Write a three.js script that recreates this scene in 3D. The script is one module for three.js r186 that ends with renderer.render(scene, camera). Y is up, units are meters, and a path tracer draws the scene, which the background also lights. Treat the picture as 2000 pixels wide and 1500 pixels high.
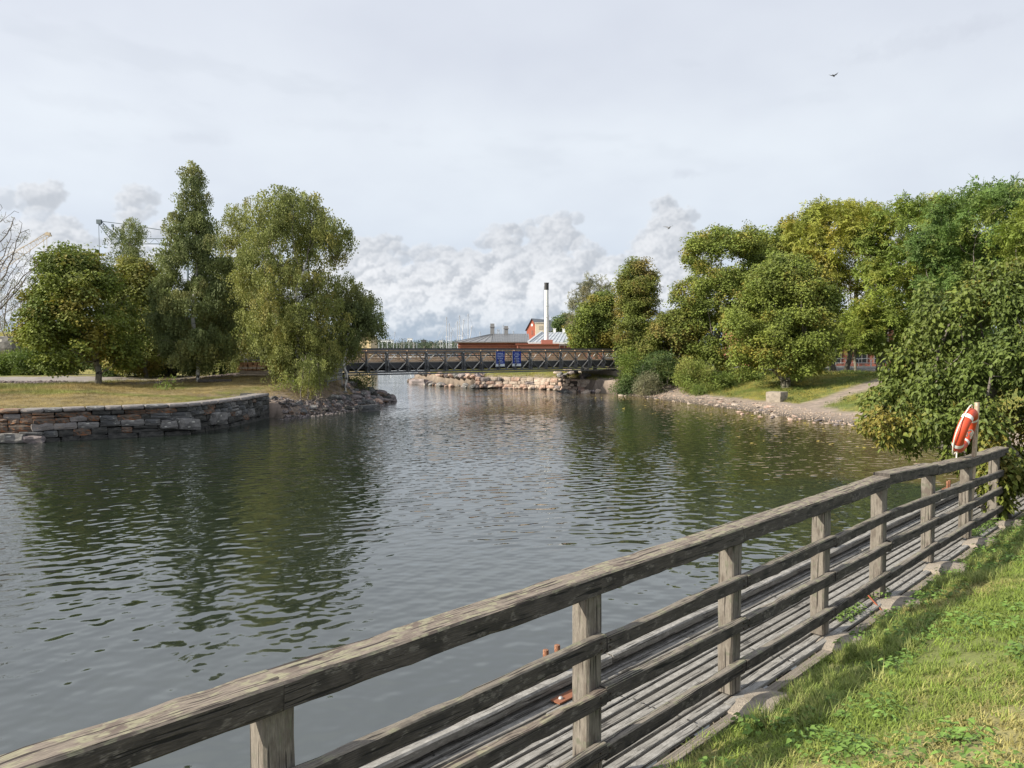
import * as THREE from 'three';
import { mergeGeometries, mergeVertices } from 'three/addons/utils/BufferGeometryUtils.js';

// ------------------------------------------------------------------ camera, sky, sun, exposure
const scene = new THREE.Scene();
const FOCAL = 1502, PITCH = Math.atan(68 / FOCAL), EYE = 3.5;              // metres above the water
const camera = new THREE.PerspectiveCamera(2 * Math.atan(750 / FOCAL) * 180 / Math.PI, 4 / 3, 0.1, 4000);
camera.position.set(0, EYE, 0);
camera.rotation.set(-PITCH, 0, 0);
scene.add(camera);
const renderer = new THREE.WebGLRenderer({ antialias: true });
renderer.toneMapping = THREE.LinearToneMapping;
renderer.toneMappingExposure = 1.62;
renderer.shadowMap.enabled = true;
const SUN_EL = 30 * Math.PI / 180, SUN_AZ = -108 * Math.PI / 180;           // azimuth from the view axis, left is negative
const SUN = new THREE.Vector3(Math.sin(SUN_AZ) * Math.cos(SUN_EL), Math.sin(SUN_EL), -Math.cos(SUN_AZ) * Math.cos(SUN_EL));
const sun = new THREE.DirectionalLight(new THREE.Color(1, 0.92, 0.77), 5.0);
sun.name = 'sun';
sun.position.copy(SUN).multiplyScalar(120);
sun.target.position.set(0, 0, -40);
sun.position.add(sun.target.position);
sun.castShadow = true;
sun.shadow.radius = 1.4;
sun.shadow.mapSize.set(4096, 4096);
Object.assign(sun.shadow.camera, { left: -90, right: 90, top: 70, bottom: -70, near: 1, far: 400 });
scene.add(sun, sun.target);
const SKY_STRENGTH = 0.60;

// ------------------------------------------------------------------ random numbers and noise
function rng(seed) {
  let s = (seed * 2654435761) >>> 0;
  return () => { s = (s + 0x6d2b79f5) >>> 0; let t = Math.imul(s ^ (s >>> 15), 1 | s); t = (t + Math.imul(t ^ (t >>> 7), 61 | t)) ^ t; return ((t ^ (t >>> 14)) >>> 0) / 4294967296; };
}
const { lerp, clamp, smoothstep } = THREE.MathUtils;
function h3(x, y, z) {
  let h = Math.imul(x, 374761393) + Math.imul(y, 668265263) + Math.imul(z, 2147483647 - 1274126177);
  h = Math.imul(h ^ (h >>> 13), 1274126177); h ^= h >>> 16;
  return ((Math.imul(h, 2246822519) ^ (h >>> 7)) >>> 0) / 4294967296;
}
function vn(x, y, z = 0) {
  const ix = Math.floor(x), iy = Math.floor(y), iz = Math.floor(z);
  let fx = x - ix, fy = y - iy, fz = z - iz;
  fx = fx * fx * (3 - 2 * fx); fy = fy * fy * (3 - 2 * fy); fz = fz * fz * (3 - 2 * fz);
  const a = lerp(lerp(h3(ix, iy, iz), h3(ix + 1, iy, iz), fx), lerp(h3(ix, iy + 1, iz), h3(ix + 1, iy + 1, iz), fx), fy);
  if (fz === 0) return a;
  const b = lerp(lerp(h3(ix, iy, iz + 1), h3(ix + 1, iy, iz + 1), fx), lerp(h3(ix, iy + 1, iz + 1), h3(ix + 1, iy + 1, iz + 1), fx), fy);
  return lerp(a, b, fz);
}
function fbm(x, y, z = 0, oct = 4) { let s = 0, a = 0.5, n = 0; for (let i = 0; i < oct; i++) { s += a * vn(x, y, z + i * 7.3); n += a; a *= 0.5; x = x * 2.03 + 17.1; y = y * 2.03 + 5.7; } return s / n; }
// periodic value noise for tiling textures
function pn(x, y, px, py, seed) {
  const ix = Math.floor(x), iy = Math.floor(y), fx0 = x - ix, fy0 = y - iy, fx = fx0 * fx0 * (3 - 2 * fx0), fy = fy0 * fy0 * (3 - 2 * fy0);
  const X = (i) => ((i % px) + px) % px, Y = (i) => ((i % py) + py) % py;
  return lerp(lerp(h3(X(ix), Y(iy), seed), h3(X(ix + 1), Y(iy), seed), fx), lerp(h3(X(ix), Y(iy + 1), seed), h3(X(ix + 1), Y(iy + 1), seed), fx), fy);
}
function pfbm(u, v, fx, fy, seed, oct = 4) { let s = 0, a = 0.5, n = 0; for (let i = 0; i < oct; i++) { s += a * pn(u * fx, v * fy, fx, fy, seed + i * 13); n += a; a *= 0.55; fx *= 2; fy *= 2; } return s / n; }

// ------------------------------------------------------------------ the sky: a thin bright veil, cumulus along the horizon
function skyTexture() {
  const W = 4096, H = 2048, data = new Float32Array(W * H * 4), D = 180 / Math.PI;
  for (let row = 0; row < H; row++) {
    const el = ((row + 0.5) / H - 0.5) * 180, up = el / D;
    for (let col = 0; col < W; col++) {
      const round = ((col + 0.5) / W - 0.5) * 2 * Math.PI, x = Math.cos(round) * Math.cos(up), z = Math.sin(round) * Math.cos(up), y = Math.sin(up);
      const o = (row * W + col) * 4;
      let r, g, b;
      const e = Math.max(el, 0);
      const dot = clamp(x * SUN.x + y * SUN.y + z * SUN.z, -1, 1), ang = Math.acos(dot) * D;
      // veil
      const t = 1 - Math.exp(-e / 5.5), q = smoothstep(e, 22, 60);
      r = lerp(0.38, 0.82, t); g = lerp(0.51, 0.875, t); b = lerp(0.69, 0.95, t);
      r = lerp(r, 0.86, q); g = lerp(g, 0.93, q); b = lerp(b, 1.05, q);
      const dim = 1 - 0.13 * smoothstep(e, 14, 23) * (1 - smoothstep(e, 24, 34)); r *= dim; g *= dim; b *= lerp(1, dim, 0.75);
      const glow = 0.42 * Math.exp(-ang / 34) + 0.5 * Math.exp(-ang / 10);
      r += glow * 1.02; g += glow; b += glow * 0.96;
      if (el > 0) {
        const az = Math.atan2(x, -z) * D;
        // faint streaks high up
        if (e > 6) {
          const s = fbm(x * 5 / (y + 0.35) + 3, z * 5 / (y + 0.35), 1.5, 5), k = 1 + (s - 0.5) * 0.16;
          r *= k; g *= k * 1.0; b *= lerp(k, 1, 0.25);
          const wisp = smoothstep(fbm(az / 7 + 40, e / 2.2 + (az * 0.02), 9.1, 5), 0.6, 0.78) * smoothstep(e, 9, 15) * (1 - smoothstep(e, 26, 40)) * 0.05;
          r *= 1 - wisp; g *= 1 - wisp * 0.94; b *= 1 - wisp * 0.85;
        }
        if (e < 17) {
          // flat streaks of far cloud just over the horizon
          const st = smoothstep(fbm(az / 16 + 7, e * 2.6, 5.5, 4), 0.44, 0.66) * smoothstep(e, 0.5, 1.4) * (1 - smoothstep(e, 2.6, 4.4)) * 0.55;
          r = lerp(r, 0.58, st); g = lerp(g, 0.64, st); b = lerp(b, 0.71, st);
        }
      }
      data[o] = r; data[o + 1] = g; data[o + 2] = b; data[o + 3] = 1;
      if (el < -1 && col > 0) { data[o] = data[row * W * 4]; data[o + 1] = data[row * W * 4 + 1]; data[o + 2] = data[row * W * 4 + 2]; }
    }
  }
  // cumulus: banks of round puffs, the far and high ones first, each lit from the sun's side and torn at its rim
  const R = rng(2024), puffs = [];
  const bank = (az, top, wide, n, base = 1.6) => {
    for (let i = 0; i < n * 1.35; i++) {
      const t = Math.pow(R(), 0.75), el = lerp(base, top, t), w = wide * (1 - 0.5 * Math.pow(t, 1.5)), rad = lerp(1.45, 0.62, t) * (0.5 + 0.8 * R());
      puffs.push([az + (R() + R() - 1) * w, el - rad * 0.5, rad * (1 + 0.5 * R()), rad, lerp(0.97, 0.66, t * t)]);
    }
  };
  for (const [az, top, wide, n, base] of [[-31, 10.2, 4.5, 46], [-25.5, 10.6, 3.2, 34], [-19, 8.4, 4, 36], [-13, 7.2, 3, 24], [-10, 8.2, 4.2, 46], [-4.6, 7.6, 4.4, 44], [-0.6, 9.2, 3.4, 40], [3.2, 9.9, 4.2, 60], [7.6, 6.8, 2.6, 26], [10.2, 8.6, 1.6, 22, 4], [11.6, 11.0, 1.5, 16, 7], [13.2, 8.6, 2.6, 26], [19, 7.5, 4, 34], [26, 8, 4, 34], [33, 7, 4, 30]]) bank(az, top, wide, n, base);
  for (let az = 39; az < 326; az += 5 + 4 * R()) bank(az > 180 ? az - 360 : az, 5 + 5 * R(), 4.2, 32);
  for (let i = 0; i < 420; i++) { const rad = 0.35 + 0.6 * R(); puffs.push([R() * 360 - 180, 1.1 + 2.8 * R(), rad * 2.4, rad * 0.75, 0.8]); }
  puffs.sort((a, b) => b[1] - a[1]);
  // thin streaks that stand alone
  for (const [az, el, w, h, al] of [[27.6, 19.2, 4.6, 0.9, 0.16], [31, 19.6, 3, 0.7, 0.12], [24.5, 18.6, 2, 0.5, 0.1], [-29, 15.4, 5, 0.7, 0.1], [-22, 14.0, 3, 0.5, 0.12], [-12, 15.6, 6, 0.6, 0.08], [12.6, 12.4, 1.4, 0.5, 0.3]]) puffs.push([az, el, w, h, al]);
  for (const [pa, pe, rx, ry, op] of puffs) {
    const cs = Math.cos(pe / D), ext = 1.4, thin = op < 0.4, seed = pa * 0.37 + pe;
    for (let row = Math.max(0, Math.floor(((pe - ry * ext) / 180 + 0.5) * H)); row <= Math.min(H - 1, ((pe + ry * ext) / 180 + 0.5) * H); row++) {
      const el = ((row + 0.5) / H - 0.5) * 180; if (el < 0.3) continue;
      const c0 = Math.floor(((pa - 90 - rx * ext / cs) / 360 + 0.5) * W), c1 = Math.ceil(((pa - 90 + rx * ext / cs) / 360 + 0.5) * W);
      for (let cc = c0; cc <= c1; cc++) {
        const col = ((cc % W) + W) % W, az = ((cc + 0.5) / W - 0.5) * 360 + 90, dx = ((az - pa) * cs) / rx, dy = (el - pe) / ry, nz = fbm(az * 1.5, el * 1.7, 4.1, 5) - 0.5, n2 = fbm(az * 5.2, el * 5.6, seed, 3) - 0.5;
        const d = Math.hypot(dx, dy) + nz * 0.95 + n2 * 0.5, al = op * smoothstep(1.02 - d, 0, thin ? 0.8 : 0.2) * smoothstep(el, 0.3, 1.5) * (thin ? 1 : 0.9);
        if (al <= 0.003) continue;
        const o = (row * W + col) * 4, low = 1 - smoothstep(el, 1.2, 4.6), high = smoothstep(el, 4.5, 8);
        const lit = clamp(0.5 + 0.36 * (-dx * 0.75 + dy * 0.95) + n2 * 0.5 + nz * 0.45, 0, 1), k = smoothstep(lit, 0.40, 0.92) * lerp(1, 0.6, high);
        const rim = smoothstep(d, 0.72, 1.0) * 0.3;
        const ang = Math.acos(clamp(SUN.x * Math.cos((az - 90) / D) * Math.cos(el / D) + SUN.y * Math.sin(el / D) + SUN.z * Math.sin((az - 90) / D) * Math.cos(el / D), -1, 1)) * D, gl = 0.5 * Math.exp(-ang / 34);
        const q = clamp(k + rim, 0, 1);
        const r = lerp(lerp(0.53, 0.43, low), lerp(0.93, 0.80, low), q) + gl, g = lerp(lerp(0.57, 0.515, low), lerp(0.95, 0.85, low), q) + gl, b = lerp(lerp(0.63, 0.62, low), lerp(0.985, 0.91, low), q) + gl;
        data[o] = lerp(data[o], thin ? 0.55 : r, al); data[o + 1] = lerp(data[o + 1], thin ? 0.59 : g, al); data[o + 2] = lerp(data[o + 2], thin ? 0.68 : b, al);
      }
    }
  }
  const tex = new THREE.DataTexture(data, W, H, THREE.RGBAFormat, THREE.FloatType);
  tex.mapping = THREE.EquirectangularReflectionMapping;
  tex.magFilter = tex.minFilter = THREE.LinearFilter;
  tex.needsUpdate = true;
  return tex;
}
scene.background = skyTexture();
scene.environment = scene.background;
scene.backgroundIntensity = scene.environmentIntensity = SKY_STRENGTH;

// ------------------------------------------------------------------ helpers
// a viewing ray of the 2000 x 1500 photograph, as a place at a given distance or a given height (used once, to survey the place)
function ray(px, py) {
  const a = (px - 1000) / FOCAL, b = (750 - py) / FOCAL, c = Math.cos(PITCH), s = Math.sin(PITCH);
  return new THREE.Vector3(a, b * c - s, -b * s - c);
}
function atDepth(px, py, depth) { const d = ray(px, py); return d.multiplyScalar(depth / -d.z).add(new THREE.Vector3(0, EYE, 0)); }
function atHeight(px, py, y) { const d = ray(px, py); return d.multiplyScalar((y - EYE) / d.y).add(new THREE.Vector3(0, EYE, 0)); }
const taken = {};
function numbered(name) { const n = taken[name] = (taken[name] ?? -1) + 1; return n ? `${name}_${String(n).padStart(3, '0')}` : name; }
function tag(o, label, category, group, kind) {
  if (label) o.userData.label = label;
  if (category) o.userData.category = category;
  if (group) o.userData.group = group;
  if (kind) o.userData.kind = kind;
  return o;
}
function thing(name, label, category, pos = [0, 0, 0], turn = 0, group) {
  const o = new THREE.Group(); o.name = numbered(name);
  o.position.set(...pos); o.rotation.y = turn; scene.add(o);
  return tag(o, label, category, group);
}
function shadowy(m) { m.castShadow = m.receiveShadow = true; return m; }
function part(name, geo, mat, parent, pos, turn) {
  const m = shadowy(new THREE.Mesh(Array.isArray(geo) ? mergeGeometries(geo.map(plain), false) : geo, mat));
  m.name = name;
  if (pos) m.position.set(...pos);
  if (turn) m.rotation.set(...turn);
  parent.add(m);
  return m;
}
function plain(g) { const n = g.index ? g.toNonIndexed() : g; for (const k of Object.keys(n.attributes)) if (!['position', 'normal', 'uv'].includes(k)) n.deleteAttribute(k); return n; }
function structure(name, geo, mat, label) {
  const m = shadowy(new THREE.Mesh(geo, mat)); m.name = numbered(name); m.userData.kind = 'structure'; if (label) m.userData.label = label; scene.add(m); return m;
}
function box(w, h, d, x = 0, y = 0, z = 0, ry = 0) { const g = new THREE.BoxGeometry(w, h, d); if (ry) g.rotateY(ry); g.translate(x, y, z); return g; }
const UPV = new THREE.Vector3(0, 1, 0);
// a bar of rectangular (or round) section between two points
function bar(a, b, w, h = w, round = 0) {
  const A = new THREE.Vector3(...a), B = new THREE.Vector3(...b), L = A.distanceTo(B);
  const g = round ? new THREE.CylinderGeometry(w, h, L, round, 1) : new THREE.BoxGeometry(w, L, h);
  const d = B.clone().sub(A).normalize(), side = Math.abs(d.y) > 0.999 ? new THREE.Vector3(1, 0, 0) : new THREE.Vector3().crossVectors(UPV, d).normalize();
  const m = new THREE.Matrix4().makeBasis(side, d, new THREE.Vector3().crossVectors(side, d));
  g.applyMatrix4(m); g.translate(...A.add(B).multiplyScalar(0.5).toArray());
  return g;
}
function tube(pts, r, seg = 24, sides = 6) { return new THREE.TubeGeometry(new THREE.CatmullRomCurve3(pts.map((p) => new THREE.Vector3(...p))), seg, r, sides, false); }
function dataTex(w, h, fill, srgb = true, repeat) {
  const d = new Uint8Array(w * h * 4);
  for (let y = 0; y < h; y++) for (let x = 0; x < w; x++) { const c = fill((x + 0.5) / w, (y + 0.5) / h, x, y), o = (y * w + x) * 4; for (let k = 0; k < 3; k++) d[o + k] = clamp(Math.round((c.length ? c[k] : c) * 255), 0, 255); d[o + 3] = 255; }
  const t = new THREE.DataTexture(d, w, h, THREE.RGBAFormat);
  t.wrapS = t.wrapT = THREE.RepeatWrapping; t.magFilter = THREE.LinearFilter; t.minFilter = THREE.LinearMipmapLinearFilter; t.generateMipmaps = true;
  if (srgb) t.colorSpace = THREE.SRGBColorSpace;
  if (repeat) t.repeat.set(...repeat);
  t.needsUpdate = true;
  return t;
}
const enc = (c) => c <= 0.0031308 ? c * 12.92 : 1.055 * Math.pow(c, 1 / 2.4) - 0.055;     // linear to sRGB
const E3 = (r, g, b) => [enc(Math.max(r, 0)), enc(Math.max(g, 0)), enc(Math.max(b, 0))];
const std = (rgb, rough = 0.85, more = {}) => new THREE.MeshStandardMaterial({ color: new THREE.Color().setRGB(...rgb), roughness: rough, ...more });
// ------------------------------------------------------------------ the lie of the land
// shores are closed outlines [x, z, kind of the edge that starts here]
const flat = (v) => [v.x, v.z];
const quayTop = [[-260, 803], [0, 800], [72, 799], [150, 796], [222, 793.6], [300, 791], [360, 788.5], [400, 785], [440, 780.5], [480, 775.5], [522, 768.5]].map(([x, y]) => flat(atHeight(x, y, 1.25)));
const tipShore = [[560, 818], [640, 809], [700, 800], [734, 795], [764, 783]].map(([x, y]) => flat(atHeight(x, y, 0)));
const LEFT = [...quayTop.map((p) => [...p, 'quay']), ...tipShore.map((p) => [...p, 'rock']), [-7.9, -50.5, 'rock'], [-8.8, -54, 'rock'], [-11.5, -58, 'rock'], [-16, -66, 'rock'], [-24, -80, 'rock'], [-30, -125, 'rock'], [-190, -150, 'far'], [-190, -20, 'far'], [-40, -26, 'far']];
LEFT[10][2] = 'rock';
const seawall = [[803, 746], [847, 753], [928, 759], [940, 757.5], [985, 759], [1041, 760], [1090, 762], [1138, 765], [1174, 768]].map(([x, y]) => flat(atHeight(x, y, 0)));
const beach = [[1210, 771], [1258, 775], [1331, 786], [1388, 793], [1440, 800], [1544, 816], [1648, 828], [1700, 834]].map(([x, y]) => flat(atHeight(x, y, 0)));
// the pier runs along U; N points from it towards the bank
const U = new THREE.Vector2(0.697, -0.717), NB = new THREE.Vector2(0.717, 0.697);
const pier = (u, n) => [U.x * u + NB.x * n, U.y * u + NB.y * n];     // n: -3.82 water side of the kerb, -2.70 the railing
const FENCE_N = -2.70, KERB_N = -3.82, BANK_N = -2.6;
const RIGHT = [...seawall.map((p) => [...p, 'wall']), ...beach.map((p) => [...p, 'beach']), [15.6, -29, 'beach'], [13.6, -22, 'beach'], [11.2, -17, 'beach'], [9.3, -14.2, 'bank'], [...pier(15.2, BANK_N), 'bank'], [...pier(-16, BANK_N), 'far'], [14, 40, 'far'], [150, 40, 'far'], [150, -160, 'far'], [30, -150, 'far'], [8, -124, 'rock'], [-5.5, -108, 'rock'], [-9.2, -92, 'rock'], [-10.9, -85, 'rock']];
const TRAIL = [[1548, 806, 0.1], [1592, 790, 0.35], [1650, 772, 0.75], [1715, 754, 1.15], [1800, 738, 1.5]].map(([x, y, h]) => flat(atHeight(x, y, h)));
function trailAt(x, z, n) { let d = 1e9; for (let i = 1; i < TRAIL.length; i++) { const [ax, az] = TRAIL[i - 1], [bx, bz] = TRAIL[i], dx = bx - ax, dz = bz - az, t = clamp(((x - ax) * dx + (z - az) * dz) / (dx * dx + dz * dz), 0, 1); d = Math.min(d, Math.hypot(x - ax - dx * t, z - az - dz * t)); } return smoothstep(1.15 - d + (n - 0.5) * 1.0, 0, 0.7); }
function outline(poly) {
  const n = poly.length;
  return (x, z) => {
    let inside = false; const d = {};
    for (let i = 0; i < n; i++) {
      const [ax, az, kind] = poly[i], [bx, bz] = poly[(i + 1) % n];
      if ((az > z) !== (bz > z) && x < ((bx - ax) * (z - az)) / (bz - az) + ax) inside = !inside;
      const dx = bx - ax, dz = bz - az, t = clamp(((x - ax) * dx + (z - az) * dz) / (dx * dx + dz * dz || 1), 0, 1), q = Math.hypot(x - ax - dx * t, z - az - dz * t);
      if (d[kind] === undefined || q < d[kind]) d[kind] = q;
    }
    let near = 1e9; for (const k in d) near = Math.min(near, d[k]);
    return { inside, d, near };
  };
}
const leftAt = outline(LEFT), rightAt = outline(RIGHT);
const mixProfiles = (f, profiles) => {
  let s = 0, w = 0;
  for (const k in f.d) { const q = 1 / (f.d[k] * f.d[k] + 0.05) ** 1.6; s += q * profiles[k](f.d[k]); w += q; }
  return s / w;
};
const BRIDGE_A = atDepth(673, 734.4, 50), BRIDGE_B = atDepth(1204, 722.7, 64.4);     // near ends of the bottom chord
const DECK_Y = 2.42;
const ramp = (x, z) => {                                             // the path climbs to the bridge
  const dx = x - BRIDGE_A.x, dz = z - (BRIDGE_A.z - 1.8), r = Math.hypot(dx, dz * 1.2);
  return smoothstep(14 - r, 0, 13);
};
function leftHeight(x, z) {
  const f = leftAt(x, z);
  if (!f.inside) return -0.35 - Math.min(f.near * 0.4, 1.2);
  let h = mixProfiles(f, {
    quay: (d) => d < 0.42 ? -0.8 : 1.22 + 0.014 * Math.max(0, d - 0.6) * Math.min(1, d / 8),
    rock: (d) => 1.42 * (1 - Math.exp(-d / 2.1)) - 0.12 + 0.012 * Math.min(d, 20),
    far: () => 1.5,
  });
  if (f.d.quay < 0.42 && f.d.quay < f.d.rock) return -0.8;
  h += (fbm(x * 0.5, z * 0.5, 2, 3) - 0.5) * 0.22 * smoothstep(f.near, 0.6, 3);
  h = lerp(h, DECK_Y - 0.12, ramp(x, z) * smoothstep(f.near, 1.4, 4.0) * 0.95);
  // the rampart on the far left
  const m = smoothstep(-x, 30, 46) * smoothstep(-z, 62, 76);
  h += 3.4 * m * (1 + 0.12 * (fbm(x * 0.2, z * 0.2, 5, 3) - 0.5));
  return h;
}
function rightHeight(x, z) {
  const f = rightAt(x, z);
  if (!f.inside) return -0.05 - Math.min(f.near * 0.16, 1.6);
  let h = mixProfiles(f, {
    wall: (d) => d < 0.4 ? -0.5 : 0.98 + 0.2 * Math.min(Math.max(d - 0.8, 0), 4.5),
    beach: (d) => 0.0 + 0.085 * Math.min(d, 4) + 0.13 * clamp(d - 4, 0, 8.5) + 0.01 * clamp(d - 12, 0, 20),
    bank: (d) => 0.90 + 0.40 * Math.min(d, 2.2) + 0.05 * clamp(d - 2.2, 0, 5),
    rock: (d) => 1.2 * (1 - Math.exp(-d / 1.6)) - 0.1,
    far: () => 1.9,
  });
  if (f.d.wall < 0.4 && f.d.wall < f.d.beach) return -0.5;
  const far = smoothstep(Math.hypot(x, z), 6, 25);
  h += (fbm(x * 0.6, z * 0.6, 3, 3) - 0.5) * (0.05 + 0.14 * far) * smoothstep(f.near, 0.3, 2.5);
  if (far < 1) h += (fbm(x * 2.6, z * 2.6, 8, 3) - 0.5) * 0.07 * smoothstep(f.near, 0.1, 0.8);
  return h;
}
function sheet(x0, x1, z0, z1, step, height, colour, uvScale = 1) {
  const nx = Math.ceil((x1 - x0) / step), nz = Math.ceil((z1 - z0) / step), pos = [], col = [], uv = [], idx = [], ok = [];
  for (let j = 0; j <= nz; j++) for (let i = 0; i <= nx; i++) {
    const x = x0 + ((x1 - x0) * i) / nx, z = z0 + ((z1 - z0) * j) / nz, y = height(x, z);
    pos.push(x, y, z); uv.push(x * uvScale, z * uvScale); ok.push(y > -0.75);
    col.push(...(ok.at(-1) ? colour(x, z, y) : [0.05, 0.05, 0.04]));
  }
  for (let j = 0; j < nz; j++) for (let i = 0; i < nx; i++) {
    const a = j * (nx + 1) + i, b = a + 1, c = a + nx + 1, d = c + 1;
    if (!(ok[a] || ok[b] || ok[c] || ok[d])) continue;
    idx.push(a, c, b, b, c, d);
  }
  const g = new THREE.BufferGeometry();
  g.setAttribute('position', new THREE.Float32BufferAttribute(pos, 3));
  g.setAttribute('color', new THREE.Float32BufferAttribute(col, 3));
  g.setAttribute('uv', new THREE.Float32BufferAttribute(uv, 2));
  g.setIndex(idx); g.computeVertexNormals();
  return g;
}
const mix3 = (a, b, t) => [lerp(a[0], b[0], t), lerp(a[1], b[1], t), lerp(a[2], b[2], t)];
const scale3 = (a, k) => [a[0] * k, a[1] * k, a[2] * k];
const speckle = dataTex(512, 512, (u, v) => { const a = pfbm(u, v, 8, 8, 3, 6), b = pn(u * 128, v * 128, 128, 128, 9), k = 0.45 + 0.75 * a * (0.7 + 0.5 * b); return [k, k, k]; }, false);
speckle.repeat.set(0.5, 0.5);
const groundMat = new THREE.MeshStandardMaterial({ vertexColors: true, roughness: 0.95, map: speckle, bumpMap: speckle, bumpScale: 0.05 });
const DRY = [0.20, 0.15, 0.06], STRAW = [0.29, 0.225, 0.10], GREEN = [0.10, 0.14, 0.028], DIRT = [0.20, 0.145, 0.10], SAND = [0.30, 0.24, 0.195], ROCKY = [0.24, 0.19, 0.165], WET = [0.075, 0.06, 0.045];
function leftColour(x, z, y) {
  const f = leftAt(x, z), n = fbm(x * 0.35, z * 0.35, 1, 4), n2 = fbm(x * 1.7, z * 1.7, 6, 3);
  let c = mix3(DRY, STRAW, smoothstep(n2, 0.35, 0.7));
  c = mix3(c, [0.17, 0.17, 0.035], smoothstep(n, 0.5, 0.68) * 0.8);
  if (f.d.quay > 9) c = mix3(c, [0.2, 0.2, 0.045], smoothstep(f.d.quay, 9, 13) * 0.5);
  const rocky = smoothstep(5.5 - f.d.rock, 0, 4);
  c = mix3(c, mix3(DIRT, ROCKY, n2), rocky);
  if (z < -60) c = mix3(c, [0.27, 0.24, 0.05], 0.8);
  return y < 0.25 ? mix3(WET, c, smoothstep(y, 0.02, 0.25)) : c;
}
function rightColour(x, z, y) {
  const f = rightAt(x, z), n = fbm(x * 0.4, z * 0.4, 2, 4), n2 = fbm(x * 2.1, z * 2.1, 5, 3);
  if (f.d.bank < 9 && z > -16) {
    const w = fbm(x * 1.1, z * 1.1, 4, 4);
    let c = mix3([0.15, 0.17, 0.045], [0.26, 0.235, 0.10], smoothstep(w, 0.42, 0.66));
    return mix3(c, [0.2, 0.155, 0.1], smoothstep(0.35 - f.d.bank, 0, 0.3) * 0.8);
  }
  const edge = Math.min(f.d.beach, f.d.wall * 2.2) + (n - 0.5) * 2.2;
  const trail = trailAt(x, z, n);
  let c = mix3([0.12, 0.15, 0.03], [0.24, 0.22, 0.05], smoothstep(n2, 0.38, 0.66));
  c = mix3(scale3(SAND, 0.85 + 0.3 * n2), c, smoothstep(edge, 3.3, 4.2));
  c = mix3(c, scale3(SAND, 0.85 + 0.3 * n2), trail);
  if (x > 22 && z < -58) c = mix3(c, [0.17, 0.165, 0.16], smoothstep(-z, 58, 63));
  return y < 0.16 ? mix3(WET, c, smoothstep(y, 0.0, 0.16)) : c;
}
structure('ground', sheet(-100, -5, -128, -24, 0.5, leftHeight, leftColour), groundMat);
structure('ground', sheet(-14, 80, -130, -13.6, 0.55, rightHeight, rightColour), groundMat);
const lawnMat = new THREE.MeshStandardMaterial({ vertexColors: true, roughness: 0.95, map: speckle, bumpMap: speckle, bumpScale: 0.02 });
structure('lawn', sheet(-9, 24, -13.9, 9, 0.14, rightHeight, rightColour), lawnMat);

// the far shore across the open water
{
  const g = sheet(-420, 420, -640, -470, 8, (x, z) => 0.4 + 2.2 * smoothstep(-z, 475, 600) + 1.5 * (fbm(x * 0.012, z * 0.012, 3, 3) - 0.4), () => [0.11, 0.13, 0.05]);
  structure('far_shore', g, groundMat);
}

// ------------------------------------------------------------------ the water
function waveTexture(size, tile, lo, hi, slope, seed, dirX, spread) {
  const r = rng(seed), waves = [];
  for (let i = 0; i < 64; i++) {
    const wl = hi * Math.pow(lo / hi, r()), k = tile / wl, a = dirX + (r() + r() + r() - 1.5) * spread;
    const kx = Math.round(k * Math.cos(a)), ky = Math.round(k * Math.sin(a)), kk = Math.hypot(kx, ky);
    if (kk < 1) continue;
    waves.push([kx, ky, r() * 6.283, (1 / kk) * Math.pow(wl / hi, 0.18)]);
  }
  const height = new Float32Array(size * size), sin = new Float32Array(size);
  const sx = new Float32Array(size * size), sy = new Float32Array(size * size);
  for (let i = 0; i < size; i++) sin[i] = Math.sin((i / size) * 2 * Math.PI);
  for (const [kx, ky, ph, am] of waves) {
    const off = Math.round((ph / 6.283) * size), q = size >> 2;
    for (let y = 0; y < size; y++) for (let x = 0; x < size; x++) {
      const p = (((kx * x + ky * y + off) % size) + size) % size, o = y * size + x, c = sin[(p + q) % size] * am;
      height[o] += sin[p] * am; sx[o] += c * kx; sy[o] += c * ky;
    }
  }
  let s2 = 0; for (let i = 0; i < sx.length; i++) s2 += sx[i] * sx[i] + sy[i] * sy[i];
  const k = slope / Math.sqrt(s2 / sx.length);
  return dataTex(size, size, (u, v, x, y) => { const o = y * size + x, a = -sx[o] * k, b = -sy[o] * k, l = 1 / Math.hypot(a, b, 1); return [a * l * 0.5 + 0.5, b * l * 0.5 + 0.5, l * 0.5 + 0.5]; }, false);
}
const rippleTex = waveTexture(1024, 9, 0.15, 0.7, 0.036, 5, 1.25, 2.8);
// patches of ruffled water between calm ones
const fineTex = (() => {
  const n = 2048, tile = 34, r = rng(17), hgt = new Float32Array(n * n), sin = new Float32Array(n); let lo = 1e9, hi = -1e9;
  for (let i = 0; i < n; i++) sin[i] = Math.sin((i / n) * 2 * Math.PI);
  for (let w = 0; w < 26; w++) {
    const wl = 0.22 + 0.35 * r(), k = tile / wl, a = 1.35 + (r() + r() - 1) * 0.9, kx = Math.round(k * Math.cos(a)), ky = Math.round(k * Math.sin(a)), off = Math.floor(r() * n);
    for (let y = 0; y < n; y++) for (let x = 0, p = ((ky * y + off) % n + n) % n, s = ((kx % n) + n) % n; x < n; x++) { hgt[y * n + x] += sin[p] * wl; p += s; if (p >= n) p -= n; }
  }
  for (let y = 0; y < n; y++) for (let x = 0; x < n; x++) { const m = 0.12 + 0.88 * smoothstep(pfbm(x / n, y / n, 4, 6, 44, 4), 0.42, 0.62), o = y * n + x; hgt[o] *= m; lo = Math.min(lo, hgt[o]); hi = Math.max(hi, hgt[o]); }
  return dataTex(n, n, (u, v, x, y) => (hgt[y * n + x] - lo) / (hi - lo), false);
})();
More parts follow.
